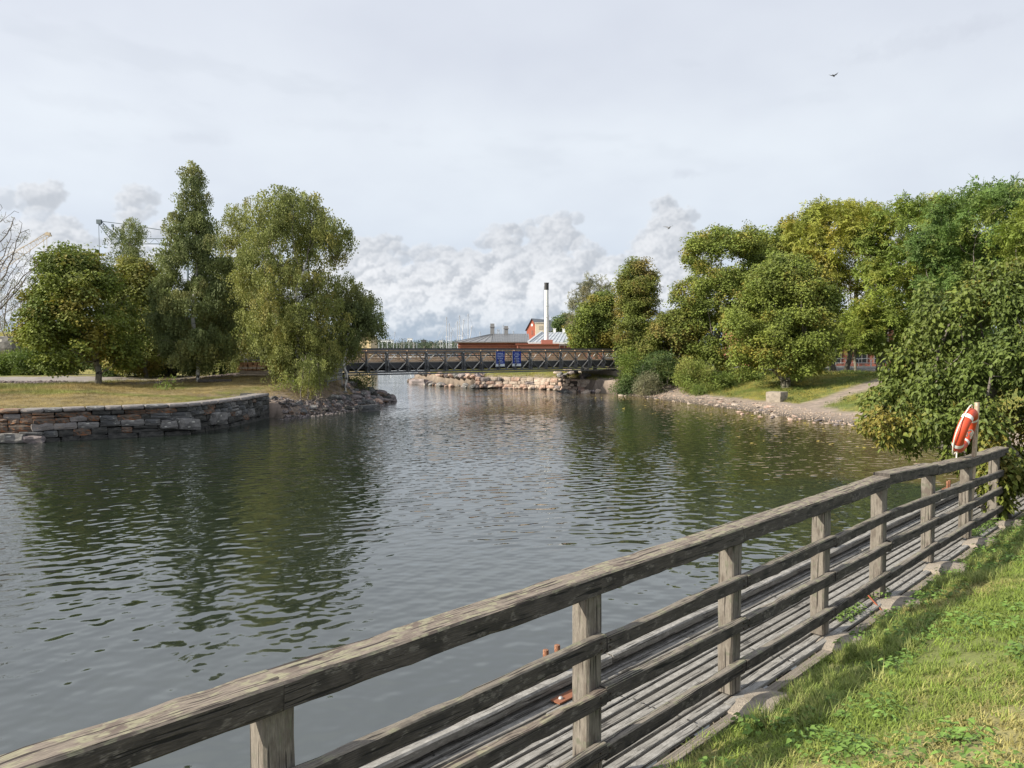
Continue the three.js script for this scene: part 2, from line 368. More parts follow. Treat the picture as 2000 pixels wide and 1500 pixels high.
{
  const X = 1600, pos = [], uv = [], col = [], idx = [];
  // rings of quads: fine near the shallow beach, where the bottom shows through
  const xs = [], zs = [];
  for (const a of [-X, -300, -120]) xs.push(a); for (let x = -60; x <= 40; x += 1) xs.push(x); for (const a of [120, 300, X]) xs.push(a);
  for (const a of [12]) zs.push(a); for (let z = 8; z >= -110; z -= 1) zs.push(z); for (const a of [-160, -300, -600, -X * 1.6]) zs.push(a);
  for (const z of zs) for (const x of xs) {
    pos.push(x, 0, z); uv.push(x, z);
    let c = [0.014, 0.0195, 0.014];
    if (x > -60 && x < 40 && z > -110) {
      const f = rightAt(x, z); if (f.d.beach < 9 && !f.inside) c = mix3([0.13, 0.095, 0.045], c, smoothstep(f.d.beach, 0, 6.5));
      if (f.d.bank < 6) c = [0.024, 0.030, 0.024];
    }
    col.push(...c);
  }
  const w = xs.length;
  for (let j = 0; j < zs.length - 1; j++) for (let i = 0; i < w - 1; i++) { const a = j * w + i; idx.push(a, a + 1, a + w, a + 1, a + w + 1, a + w); }
  const g = new THREE.BufferGeometry();
  g.setAttribute('position', new THREE.Float32BufferAttribute(pos, 3));
  g.setAttribute('uv', new THREE.Float32BufferAttribute(uv, 2));
  g.setAttribute('color', new THREE.Float32BufferAttribute(col, 3));
  g.setIndex(idx); g.computeVertexNormals();
  rippleTex.repeat.set(1 / 9, 1 / 9); fineTex.repeat.set(1 / 34, 1 / 34);
  const waterMat = new THREE.MeshPhysicalMaterial({ vertexColors: true, roughness: 0.02, ior: 2.2, normalMap: rippleTex, bumpMap: fineTex, bumpScale: 0.02 });
  structure('water', g, waterMat);
  if (g.attributes.normal.getY(0) < 0) throw new Error('water faces down');
}
// ------------------------------------------------------------------ weathered timber
// grain runs along u (2 m to the tile), v goes round the section (0.25 m to the tile)
function woodTex(seed, base, dark, tint, tintShare, crackShare, contrast) {
  return dataTex(1024, 256, (u, v) => {
    const warp = (pfbm(u, v, 6, 4, seed + 50, 3) - 0.5) * 0.06, vv = v + warp;
    const grain = pfbm(u, vv + 1, 24, 64, seed, 4), fine = pfbm(u, vv + 1, 128, 128, seed + 7, 2), blotch = pfbm(u, v, 14, 4, seed + 21, 5);
    const crack = smoothstep(pfbm(u, vv + 1, 7, 26, seed + 33, 3), 1 - crackShare - 0.09, 1 - crackShare);
    let c = scale3(base, 1 + contrast * ((grain - 0.5) * 1.5 + (fine - 0.5) * 1.1));
    c = mix3(c, dark, smoothstep(blotch, 0.5, 0.78) * 0.75);
    c = mix3(c, scale3(tint, 0.7 + 0.6 * fine), smoothstep(pfbm(u, v, 36, 8, seed + 90, 4) + (fine - 0.5) * 0.25, 1 - tintShare - 0.1, 1 - tintShare + 0.1));
    const ku = u * 5, ki = Math.floor(ku), kx = (ku - ki - 0.2 - 0.6 * h3(ki, seed, 1)) / 2.0 * 0.8, ky = (v - 0.12 - 0.76 * h3(ki, seed, 2)) * 1.0, kd = Math.hypot(kx * 2, ky * 2.2);
    if (h3(ki, seed, 3) < 0.7) c = mix3(c, dark, smoothstep(0.11 - kd, 0, 0.05) * (0.6 + 0.4 * Math.sin(kd * 160)));
    c = mix3(c, scale3(dark, 0.35), crack);
    return E3(...c);
  });
}
function woodBump(seed, crackShare) {
  return dataTex(1024, 256, (u, v) => {
    const vv = v + (pfbm(u, v, 6, 4, seed + 50, 3) - 0.5) * 0.06;
    return 0.75 * pfbm(u, vv + 1, 24, 64, seed, 4) + 0.25 - 0.6 * smoothstep(pfbm(u, vv + 1, 7, 26, seed + 33, 3), 1 - crackShare - 0.09, 1 - crackShare);
  }, false);
}
const fit = (t) => { t.repeat.set(0.5, 4); return t; };
const WOOD = {};
function woodKind(name, seed, base, dark, tint, tintShare, crackShare, contrast = 0.5) {
  WOOD[name] = new THREE.MeshStandardMaterial({ map: fit(woodTex(seed, base, dark, tint, tintShare, crackShare, contrast)), bumpMap: fit(woodBump(seed, crackShare)), bumpScale: 0.0022, roughness: 0.9 });
}
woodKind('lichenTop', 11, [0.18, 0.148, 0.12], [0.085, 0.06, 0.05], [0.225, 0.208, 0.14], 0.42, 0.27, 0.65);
woodKind('darkSide', 23, [0.062, 0.053, 0.047], [0.02, 0.0175, 0.016], [0.125, 0.112, 0.10], 0.3, 0.24, 0.6);  // black-stained timber, its colour darkened further to carry the rail faces' shade
woodKind('post', 37, [0.175, 0.155, 0.132], [0.085, 0.068, 0.055], [0.125, 0.123, 0.092], 0.3, 0.27, 0.5);
woodKind('railTop', 41, [0.175, 0.153, 0.128], [0.065, 0.056, 0.048], [0.195, 0.19, 0.13], 0.36, 0.3, 0.6);
woodKind('deck', 53, [0.225, 0.215, 0.20], [0.135, 0.128, 0.12], [0.285, 0.274, 0.258], 0.4, 0.24, 0.45);
woodKind('deckWorn', 61, [0.19, 0.18, 0.165], [0.10, 0.093, 0.085], [0.255, 0.243, 0.226], 0.3, 0.28, 0.5);
woodKind('fresh', 71, [0.43, 0.34, 0.25], [0.30, 0.22, 0.15], [0.50, 0.43, 0.34], 0.35, 0.2, 0.35);

// a sawn beam along +x with worn, chamfered, slightly wandering edges; the top strips are group 0, the rest group 1
function beam(L, w, h, seed, { seg = Math.max(4, Math.round(L / 0.12)), chamfer = 0.012, wobble = 0.004, chip = 0.006, vo = 0 } = {}) {
  const r = rng(seed), a = w / 2, b = h / 2, c = chamfer, o1 = r() * 50;
  const ring = [[-a + c, b], [a - c, b], [a, b - c], [a, -b + c], [a - c, -b], [-a + c, -b], [-a, -b + c], [-a, b - c]];      // z, y seen along +x
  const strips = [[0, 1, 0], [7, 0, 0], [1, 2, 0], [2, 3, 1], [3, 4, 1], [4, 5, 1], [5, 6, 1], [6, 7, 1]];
  const at = (i, k) => {
    const t = i / seg, x = t * L, [z, y] = ring[k];
    const wz = (vn(x * 1.3 + o1, k * 0.13, 1) - 0.5) * wobble * 2, wy = (vn(x * 1.3 + o1, k * 0.13, 5) - 0.5) * wobble * 2, ch = Math.pow(vn(x * 7 + o1, k * 3.7, 9), 3) * chip * 2;
    return [x - L / 2, y * (1 - ch / b) + wy, z * (1 - ch / a) + wz];
  };
  const pos = [], uv = [], idx = [[], []], u0 = r() * 2;
  let n = 0;
  for (const [p, q, group] of strips) {
    let va = vo + (p === 7 ? -c : p === 0 ? 0 : p * 0.031), vb = va + Math.hypot(ring[p][0] - ring[q][0], ring[p][1] - ring[q][1]);
    for (let i = 0; i <= seg; i++) { pos.push(...at(i, p), ...at(i, q)); const x = (i / seg) * L + u0; uv.push(x, va, x, vb); }
    for (let i = 0; i < seg; i++) { const s = n + i * 2; idx[group].push(s, s + 2, s + 1, s + 1, s + 2, s + 3); }
    n += (seg + 1) * 2;
  }
  for (const i of [0, seg]) {
    const s = n; ring.forEach((_, k) => { const p = at(i, k); pos.push(...p); uv.push(p[1] * 0.4 + u0, p[2]); }); n += 8;
    for (let k = 1; k < 7; k++) idx[1].push(...(i ? [s, s + k, s + k + 1] : [s, s + k + 1, s + k]));
  }
  const g = new THREE.BufferGeometry();
  g.setAttribute('position', new THREE.Float32BufferAttribute(pos, 3)); g.setAttribute('uv', new THREE.Float32BufferAttribute(uv, 2));
  g.setIndex([...idx[0], ...idx[1]]); g.computeVertexNormals();
  g.addGroup(0, idx[0].length, 0); g.addGroup(idx[0].length, idx[1].length, 1);
  // check the winding once: the first strip has to face up
  if (g.attributes.normal.getY(0) < 0) { const ix = g.index.array; for (let i = 0; i < ix.length; i += 3) { const t = ix[i]; ix[i] = ix[i + 1]; ix[i + 1] = t; } g.computeVertexNormals(); }
  return g;
}
function between(mesh, A, B) {                                       // put a beam's axis from A to B
  const a = new THREE.Vector3(...A), b = new THREE.Vector3(...B), x = b.clone().sub(a).normalize(), z = Math.abs(x.y) > 0.9 ? new THREE.Vector3(NB.x, 0, NB.y).addScaledVector(x, -x.x * NB.x - x.z * NB.y).normalize() : new THREE.Vector3().crossVectors(x, UPV).normalize(), y = new THREE.Vector3().crossVectors(z, x);
  mesh.quaternion.setFromRotationMatrix(new THREE.Matrix4().makeBasis(x, y, z)); mesh.position.copy(a.add(b).multiplyScalar(0.5));
  return mesh;
}
function beamPart(name, parent, A, B, w, h, seed, mats, opt) {
  const L = Math.hypot(B[0] - A[0], B[1] - A[1], B[2] - A[2]);
  return between(part(name, beam(L, w, h, seed, opt), mats, parent), A, B);
}
// ------------------------------------------------------------------ the railing along the pier
const P3 = (u, n, y) => { const [x, z] = pier(u, n); return [x, y, z]; };
const DECK = 1.0;
// where each post stands (distance along the railing) and how high its rail sits, surveyed from the picture
const postAt = [[530, 1337], [1150, 1131], [1432, 1038], [1610, 978], [1723, 938], [1820, 915], [1893, 900]].map(([px, py]) => {
  const a = (px - 1000) / FOCAL, depth = -FENCE_N / (-NB.x * a + NB.y), front = -(FENCE_N + 0.095) / (-NB.x * a + NB.y), p = atDepth(px, py, depth);
  return [(p.x * U.x + p.z * U.y), atDepth(px, py, front).y];
});
const posts = [[postAt[0][0] - 2.0, postAt[0][1] + 0.012], ...postAt, [postAt[6][0] + 1.5, postAt[6][1] - 0.03]];
posts.unshift([posts[0][0] - 1.9, posts[0][1]]);
const baseY = (k) => DECK + 0.0 + (k > 6 ? 0.03 : 0);
{
  const t = thing('wooden_railing', 'weathered grey wooden railing with lichen on its thick top rail beside the boardwalk', 'railing');
  const concrete = new THREE.MeshStandardMaterial({ map: dataTex(256, 256, (u, v) => { const a = pfbm(u, v, 6, 6, 4, 5), b = pn(u * 90, v * 90, 90, 90, 6), k = 0.62 + 0.5 * (a - 0.5) + 0.22 * (b - 0.5); return E3(0.40 * k, 0.345 * k, 0.285 * k); }), bumpMap: speckle, bumpScale: 0.02, roughness: 0.95 });
  WOOD.concrete = concrete;
  posts.forEach(([u, y], k) => {
    const r = rng(900 + k), lean = (r() - 0.5) * 0.02;
    // posts lean against the far side of the rails; bottom stands on a concrete footing
    beamPart('post', t, P3(u + lean, FENCE_N - 0.01, baseY(k) + 0.012), P3(u, FENCE_N - 0.01, y - 0.126), 0.125, 0.135, 300 + k, [WOOD.post, WOOD.post], { vo: k * 0.07, wobble: 0.002, chip: 0.004 });
    // rough concrete block under the post
    const g = new THREE.BoxGeometry(0.56, 0.55, 0.56, 6, 3, 6), p = g.attributes.position, s = r() * 50;
    for (let i = 0; i < p.count; i++) {
      let x = p.getX(i), yy = p.getY(i), z = p.getZ(i); const q = 1 + (vn(x * 5 + s, yy * 5, z * 5) - 0.5) * 0.3;
      const top = yy > 0.2;
      p.setXYZ(i, x * q * (top ? 0.92 : 1.05), yy + (top ? -0.05 * Math.hypot(x, z) / 0.3 + (vn(x * 9 + s, z * 9) - 0.5) * 0.02 : 0), z * q * (top ? 0.92 : 1.05));
    }
    g.computeVertexNormals();
    const f = part('footing', g, concrete, t, P3(u, FENCE_N + 0.29, baseY(k) - 0.235)); f.rotation.y = 0.8 + (r() - 0.5) * 0.2;
    // steel strap bolted to the foot of the post
    const st = part('steel_strap', box(0.012, 0.24, 0.05), std([0.42, 0.40, 0.37], 0.6, { metalness: 0.4 }), t, P3(u + 0.074, FENCE_N + 0.02, baseY(k) + 0.12)); st.rotation.y = Math.atan2(0.717, 0.697);
    const bo = part('bolt', new THREE.CylinderGeometry(0.011, 0.011, 0.02, 8), std([0.07, 0.05, 0.04], 0.7), t, P3(u + 0.085, FENCE_N + 0.02, baseY(k) + 0.13)); bo.rotation.set(0, Math.atan2(0.717, 0.697), Math.PI / 2);
  });
  // top rail: heavy beams laid on the posts, spliced over some of them
  const splice = [0, 3, 6, posts.length - 1];
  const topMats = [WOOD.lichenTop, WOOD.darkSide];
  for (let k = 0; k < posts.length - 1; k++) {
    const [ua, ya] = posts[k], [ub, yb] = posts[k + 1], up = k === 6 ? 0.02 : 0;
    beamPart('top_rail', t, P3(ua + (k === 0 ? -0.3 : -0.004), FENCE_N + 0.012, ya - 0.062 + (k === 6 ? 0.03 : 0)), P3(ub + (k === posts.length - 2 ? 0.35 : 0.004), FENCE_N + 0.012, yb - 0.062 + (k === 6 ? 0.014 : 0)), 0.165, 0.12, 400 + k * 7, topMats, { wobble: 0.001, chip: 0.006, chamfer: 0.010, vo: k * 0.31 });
  }
  // nail heads where the rails meet the posts
  const heads = [];
  posts.forEach(([u, y], k) => [0.285, 0.535, 0.79].forEach((f) => { for (const [du, dy] of [[-0.03, 0.02], [-0.025, -0.02], [0.06, 0.018], [0.055, -0.022]]) { const g = new THREE.CylinderGeometry(0.006, 0.006, 0.006, 8); g.rotateX(Math.PI / 2); g.rotateY(Math.atan2(NB.x, NB.y)); g.translate(...P3(u + du, FENCE_N + 0.119, y - (y - baseY(k)) * f - 0.045 + dy)); heads.push(g); } }));
  part('nail_heads', heads, std([0.06, 0.045, 0.035], 0.7, { metalness: 0.4 }), t).userData.kind = 'stuff';
  // three side rails, nailed to the camera side of the posts and butted there
  [0.285, 0.535, 0.79].forEach((f, j) => {
    for (let k = 0; k < posts.length - 1; k++) {
      const [ua, ya] = posts[k], [ub, yb] = posts[k + 1], r = rng(520 + j * 20 + k), ha = ya - baseY(k), hb = yb - baseY(k + 1);
      const A = P3(ua + (k ? 0.035 : -0.2), FENCE_N + 0.082 + r() * 0.006, ya - ha * f - 0.045 + (r() - 0.5) * 0.02), B = P3(ub + 0.030, FENCE_N + 0.082 + r() * 0.006, yb - hb * f - 0.045 + (r() - 0.5) * 0.02);
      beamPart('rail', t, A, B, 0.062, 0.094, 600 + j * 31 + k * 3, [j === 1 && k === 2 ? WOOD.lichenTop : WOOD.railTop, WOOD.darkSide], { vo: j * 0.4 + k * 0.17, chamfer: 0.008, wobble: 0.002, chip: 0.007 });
    }
  });
}
// ------------------------------------------------------------------ the boardwalk
{
  const t = thing('boardwalk', 'grey weathered boardwalk of long narrow planks between railing and water', 'boardwalk');
  const u0 = -3.4, u1 = 15.4, n0 = KERB_N + 0.01, n1 = FENCE_N + 0.125, rows = 14, pitch = (n1 - n0) / rows, variants = [];
  const holes = [];
  for (let i = 0; i < rows; i++) {
    const r = rng(77 + i); let u = u0 - r() * 2.4;
    const n = n0 + pitch * (i + 0.5);
    while (u < u1) {
      const L = 3.2 + r() * 1.6, e = Math.min(u + L, u1 + 0.3 * r());
      beamPart('plank', t, P3(u + 0.004, n, DECK - 0.02 + (r() - 0.5) * 0.008), P3(e - 0.004, n, DECK - 0.02 + (r() - 0.5) * 0.008), pitch - 0.021, 0.034, 1000 + i * 17 + Math.round(u * 10), [r() < 0.68 ? WOOD.deck : WOOD.deckWorn, WOOD.deckWorn], { seg: 8, chamfer: 0.005, wobble: 0.0025, chip: 0.003, vo: r() * 3 });
      u = e;
    }
    for (let k = 0; k < 13; k++) for (const d of [-0.02, 0.02]) if (r() < 0.8) { const g = new THREE.CircleGeometry(0.0075 + 0.004 * r(), 7); g.rotateX(-Math.PI / 2); g.translate(...P3(u0 + 0.6 + k * 1.45 + (r() - 0.5) * 0.05, n + d, DECK + 0.0045)); holes.push(g); }
  }
  const h = part('nail_holes', holes, std([0.02, 0.017, 0.015], 0.9), t); h.userData.kind = 'stuff';
  // timber kerb along the water: two beams side by side on spacers
  for (let k = 0, u = u0; u < u1; k++) {
    const e = Math.min(u + 4.1, u1);
    beamPart('kerb_beam', t, P3(u + 0.006, KERB_N + 0.085, DECK + 0.085), P3(e - 0.006, KERB_N + 0.085, DECK + 0.085), 0.165, 0.10, 1500 + k, [WOOD.deckWorn, WOOD.railTop], { vo: k * 0.3, chip: 0.008 });
    beamPart('kerb_beam', t, P3(u + 0.006, KERB_N + 0.215, DECK + 0.065), P3(e - 0.006, KERB_N + 0.215, DECK + 0.065), 0.085, 0.075, 1540 + k, [WOOD.deck, WOOD.deckWorn], { vo: k * 0.2 });
    u = e;
  }
  for (let u = u0 + 0.5, k = 0; u < u1; u += 1.45, k++) {
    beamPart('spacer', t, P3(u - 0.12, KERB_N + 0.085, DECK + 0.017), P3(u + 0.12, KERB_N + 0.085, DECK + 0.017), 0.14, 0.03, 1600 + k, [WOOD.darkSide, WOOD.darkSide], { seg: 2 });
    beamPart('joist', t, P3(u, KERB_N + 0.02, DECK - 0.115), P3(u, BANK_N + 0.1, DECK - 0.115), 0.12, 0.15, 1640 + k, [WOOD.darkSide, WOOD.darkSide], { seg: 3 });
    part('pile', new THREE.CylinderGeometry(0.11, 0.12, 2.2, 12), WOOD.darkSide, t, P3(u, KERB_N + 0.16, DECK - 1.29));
  }
  // rusty fixings
  const rust = new THREE.MeshStandardMaterial({ map: dataTex(128, 128, (u, v) => { const a = pfbm(u, v, 8, 8, 3, 4), b = pfbm(u, v, 20, 20, 8, 3); return E3(...mix3([0.24, 0.09, 0.045], b > 0.55 ? [0.36, 0.24, 0.15] : [0.12, 0.05, 0.03], a)); }), bumpMap: speckle, bumpScale: 0.004, roughness: 0.9 });
  WOOD.rust = rust;
  const stub = new THREE.LatheGeometry([[0, 0.15], [0.017, 0.15], [0.022, 0.146], [0.022, 0.09], [0.019, 0.06], [0.023, 0.0]].map(([a, b]) => new THREE.Vector2(a, b)), 12);
  const onKerb = (px, py) => { const p = atHeight(px, py, DECK + 0.135); return p.x * U.x + p.z * U.y; };
  for (const [px, py] of [[1029, 1292], [1053, 1283]]) part('bolt_stub', stub, rust, t, P3(onKerb(px, py), KERB_N + 0.10, DECK + 0.13));
  for (const [px, py] of [[1584, 1062], [1868, 958]]) {
    const u = onKerb(px, py);
    for (const d of [0, 0.1]) part('bolt_stub', stub, rust, t, P3(u + d, KERB_N + 0.11, DECK + 0.13));
    part('base_plate', box(0.26, 0.012, 0.12), rust, t, P3(u + 0.05, KERB_N + 0.1, DECK + 0.142), [0, Math.atan2(0.717, 0.697), 0]);
  }
  const pl = atHeight(1061, 1338, DECK + 0.01), pu = pl.x * U.x + pl.z * U.y, pt = Math.atan2(0.717, 0.697);
  part('rusty_plate', box(0.30, 0.01, 0.085), std([0.22, 0.085, 0.045], 0.9), t, P3(pu, KERB_N + 0.33, DECK + 0.012), [0, pt, 0]);
  for (const d of [-0.09, 0.09]) part('bolt_head', new THREE.SphereGeometry(0.018, 10, 6, 0, 6.3, 0, 1.6), std([0.45, 0.42, 0.40], 0.5, { metalness: 0.6 }), t, P3(pu + d, KERB_N + 0.33, DECK + 0.017));
  // the bank's concrete edge under the planks
  part('concrete_edge', bar(P3(-8, FENCE_N + 0.175, DECK - 0.235), P3(15.3, FENCE_N + 0.175, DECK - 0.235), 0.08, 0.42), WOOD.concrete, t);
}
// the lifebuoy, its post and line
{
  const u = posts[8][0], top = atDepth(1909, 786, 10.05), base = atDepth(1892, 1030, 10.05), bx = base.x + 0.06, bz = base.z;
  const t = thing('lifebuoy_post', 'slim pale wooden post rising above the railing and carrying the lifebuoy', 'post', [0, 0, 0]);
  beamPart('post', t, [bx - 0.06, DECK - 0.03, bz], [top.x, top.y, bz], 0.05, 0.085, 2001, [WOOD.fresh, WOOD.fresh], { chip: 0.002 });
  const peg = part('hook', tube([[0, 0, 0], [-0.06, 0.01, 0], [-0.12, 0.0, 0.01], [-0.13, 0.05, 0.01]], 0.008, 12, 6), std([0.3, 0.3, 0.3], 0.5, { metalness: 0.6 }), t, [top.x - 0.03, top.y - 0.16, bz + 0.03]);
  const c = atDepth(1885, 841, 9.85);
  const b = thing('lifebuoy', 'orange red lifebuoy with white bands hanging from the slim wooden post', 'lifebuoy', c.toArray());
  const R = 0.235, r = 0.066, red = std([0.50, 0.062, 0.022], 0.5), white = std([0.72, 0.71, 0.68], 0.5);
  const torus = (a0, a1, rr, rt) => { const g = new THREE.TorusGeometry(R, rr, 16, 40, a1 - a0); g.rotateZ(a0); return g; };
  const inner = new THREE.Group(); b.add(inner); inner.name = 'ring';
  part('ring_body', torus(0, Math.PI * 2, r), red, inner);
  for (let k = 0; k < 4; k++) part('white_band', torus(k * Math.PI / 2 + 0.38, k * Math.PI / 2 + 0.58, r + 0.003), white, inner);
  const rope = [], n = 48;
  for (let i = 0; i <= n; i++) { const a = (i / n) * Math.PI * 2, k = 0.5 - 0.5 * Math.cos(4 * (a - 0.48)), q = R + r + 0.004 + 0.03 * k; rope.push([Math.cos(a) * q, Math.sin(a) * q, -0.03]); }
  part('grab_line', tube(rope, 0.0085, 160, 6), std([0.72, 0.68, 0.58], 0.9), inner);
  inner.quaternion.setFromAxisAngle(new THREE.Vector3(0, 0, 1), -0.36).multiply(new THREE.Quaternion().setFromAxisAngle(UPV, 0.88)).multiply(new THREE.Quaternion().setFromAxisAngle(new THREE.Vector3(0, 0, 1), 0.5));
  // throwing line hanging down in a loop
  part('throw_line', tube([[-0.02, -0.02, 0.09], [-0.05, -0.06, 0.12], [-0.09, -0.04, 0.1], [-0.12, -0.14, 0.06], [-0.13, -0.3, 0.05], [-0.125, -0.42, 0.05], [-0.1, -0.46, 0.06], [-0.085, -0.4, 0.07]], 0.0085, 60, 6), std([0.72, 0.68, 0.58], 0.9), b);
  part('knot', tube([[-0.03, 0, 0.1], [0.0, 0.02, 0.13], [0.03, -0.01, 0.12], [0.0, -0.05, 0.12], [-0.02, -0.03, 0.14], [0.01, 0.0, 0.15], [0.0, -0.09, 0.12]], 0.009, 40, 6), std([0.72, 0.68, 0.58], 0.9), b);
}
// rusty bar lying against a footing
{
  const p = atHeight(1690, 1160, DECK + 0.02), q = atHeight(1706, 1180, DECK - 0.0);
  tag(part('rusty_bar', [tube([p.toArray(), [p.x - 0.06, DECK + 0.03, p.z + 0.05]], 0.012, 6, 6), bar([p.x - 0.02, DECK + 0.06, p.z], [q.x + 0.04, DECK - 0.06, q.z + 0.22], 0.008, 0.008, 6), box(0.03, 0.02, 0.03, p.x - 0.06, DECK + 0.03, p.z + 0.05)], std([0.24, 0.065, 0.03], 0.85), scene), 'short rusty red bar lying against a concrete footing of the railing', 'metal bar');
}
// ------------------------------------------------------------------ stone
function stoneTex(seed, base, other, dark, lichen, lichenShare) {
  return dataTex(256, 256, (u, v) => {
    const a = pfbm(u, v, 5, 5, seed, 5), b = pfbm(u, v, 40, 40, seed + 5, 2), l = pfbm(u, v, 7, 7, seed + 11, 5), d = pfbm(u, v, 4, 4, seed + 19, 4);
    let c = mix3(base, other, smoothstep(a, 0.35, 0.65));
    c = mix3(c, dark, smoothstep(d, 0.52, 0.72) * 0.7);
    c = mix3(c, lichen, smoothstep(l, 1 - lichenShare - 0.06, 1 - lichenShare + 0.03) * 0.9);
    return E3(...scale3(c, 0.72 + 0.56 * b));
  });
}
const stoneBump = dataTex(256, 256, (u, v) => 0.7 * pfbm(u, v, 9, 9, 71, 5) + 0.3 * pfbm(u, v, 50, 50, 77, 2), false);
const stoneMat = (seed, ...c) => { const t = stoneTex(seed, ...c); return new THREE.MeshStandardMaterial({ map: t, bumpMap: stoneBump, bumpScale: 0.02, roughness: 0.92 }); };
const STONE = {
  grey: stoneMat(1, [0.17, 0.163, 0.157], [0.125, 0.12, 0.118], [0.06, 0.058, 0.056], [0.42, 0.41, 0.37], 0.32),
  slate: stoneMat(2, [0.075, 0.077, 0.08], [0.115, 0.112, 0.108], [0.028, 0.028, 0.028], [0.28, 0.28, 0.26], 0.27),
  black: stoneMat(3, [0.032, 0.032, 0.031], [0.055, 0.053, 0.048], [0.014, 0.014, 0.013], [0.12, 0.11, 0.09], 0.24),
  rust: stoneMat(4, [0.145, 0.105, 0.08], [0.19, 0.135, 0.10], [0.055, 0.047, 0.042], [0.29, 0.125, 0.05], 0.40),
  brown: stoneMat(5, [0.115, 0.088, 0.068], [0.085, 0.07, 0.06], [0.035, 0.03, 0.027], [0.25, 0.105, 0.045], 0.36),
  cap: stoneMat(6, [0.22, 0.198, 0.187], [0.175, 0.16, 0.155], [0.11, 0.10, 0.098], [0.38, 0.25, 0.16], 0.3),
  pale: stoneMat(7, [0.42, 0.335, 0.27], [0.36, 0.29, 0.24], [0.20, 0.16, 0.13], [0.50, 0.45, 0.39], 0.33),
  pink: stoneMat(8, [0.40, 0.27, 0.21], [0.32, 0.235, 0.20], [0.16, 0.12, 0.10], [0.47, 0.40, 0.34], 0.3),
  mauve: stoneMat(9, [0.25, 0.205, 0.20], [0.18, 0.155, 0.155], [0.085, 0.075, 0.073], [0.36, 0.33, 0.30], 0.3),
};
// a hewn block, unit size, with rounded uneven arrises
function hewn(seed, rough = 0.07, n = 3) {
  const g = mergeVertices((() => { const b = new THREE.BoxGeometry(1, 1, 1, n, n, 2); b.deleteAttribute('uv'); b.deleteAttribute('normal'); return b; })()), p = g.attributes.position, s = seed * 7.7;
  for (let i = 0; i < p.count; i++) {
    let x = p.getX(i), y = p.getY(i), z = p.getZ(i);
    const corner = (Math.abs(x) > 0.49) + (Math.abs(y) > 0.49) + (Math.abs(z) > 0.49);
    const k = corner === 3 ? 0.90 : corner === 2 ? 0.95 : 1.03, j = () => 0;
    x = x * k + (vn(x * 3 + s, y * 3, z * 3) - 0.5) * rough; y = y * k + (vn(x * 3 + s, y * 3 + 9, z * 3) - 0.5) * rough; z = z * (corner === 1 ? 1.06 : k) + (vn(x * 3 + s, y * 3, z * 3 + 9) - 0.5) * rough * 1.4;
    p.setXYZ(i, x, y, z);
  }
  const f = g.toNonIndexed(); boxUV(f, 0.6); f.computeVertexNormals(); return f;
}
function boxUV(g, k) {
  const p = g.attributes.position, uv = new Float32Array(p.count * 2), a = new THREE.Vector3(), b = new THREE.Vector3(), c = new THREE.Vector3();
  for (let i = 0; i < p.count; i += 3) {
    a.fromBufferAttribute(p, i); b.fromBufferAttribute(p, i + 1); c.fromBufferAttribute(p, i + 2);
    const n = b.clone().sub(a).cross(c.clone().sub(a)); const ax = Math.abs(n.x), ay = Math.abs(n.y), az = Math.abs(n.z);
    [a, b, c].forEach((v, j) => { const [u, w] = ax >= ay && ax >= az ? [v.z, v.y] : ay >= az ? [v.x, v.z] : [v.x, v.y]; uv[(i + j) * 2] = u * k; uv[(i + j) * 2 + 1] = w * k; });
  }
  g.setAttribute('uv', new THREE.BufferAttribute(uv, 2));
}
const HEWN = [1, 2, 3, 4, 5, 6].map((s) => hewn(s)), RUBBLE = [11, 12, 13, 14, 15, 16].map((s) => hewn(s, 0.26));
// a boulder: a ball cut by random planes
function boulder(seed, detail = 1) {
  const r = rng(seed), planes = [], d = new THREE.Vector3();
  for (let i = 0; i < 9; i++) planes.push([new THREE.Vector3(r() - 0.5, r() - 0.5, r() - 0.5).normalize(), 0.3 + 0.16 * r()]);
  const g = new THREE.IcosahedronGeometry(0.5, detail + 1), p = g.attributes.position;
  for (let i = 0; i < p.count; i++) {
    d.fromBufferAttribute(p, i);
    for (const [n, h] of planes) { const q = d.dot(n); if (q > h) d.addScaledVector(n, (h - q) * 0.9); }
    d.multiplyScalar(1 + (vn(d.x * 5 + seed, d.y * 5, d.z * 5) - 0.5) * 0.16);
    p.setXYZ(i, d.x, d.y, d.z);
  }
  boxUV(g, 0.7); g.computeVertexNormals(); return g;
}
const BOULDER = [21, 22, 23, 24, 25, 26, 27].map((s) => boulder(s, 0));
function rock(parent, geo, mat, x, y, z, sx, sy, sz, r, name = 'rock') {
  const m = part(name, geo, mat, parent, [x, y, z]); m.scale.set(sx, sy, sz); m.rotation.set((r() - 0.5) * 0.5, r() * 6.28, (r() - 0.5) * 0.5); return m;
}
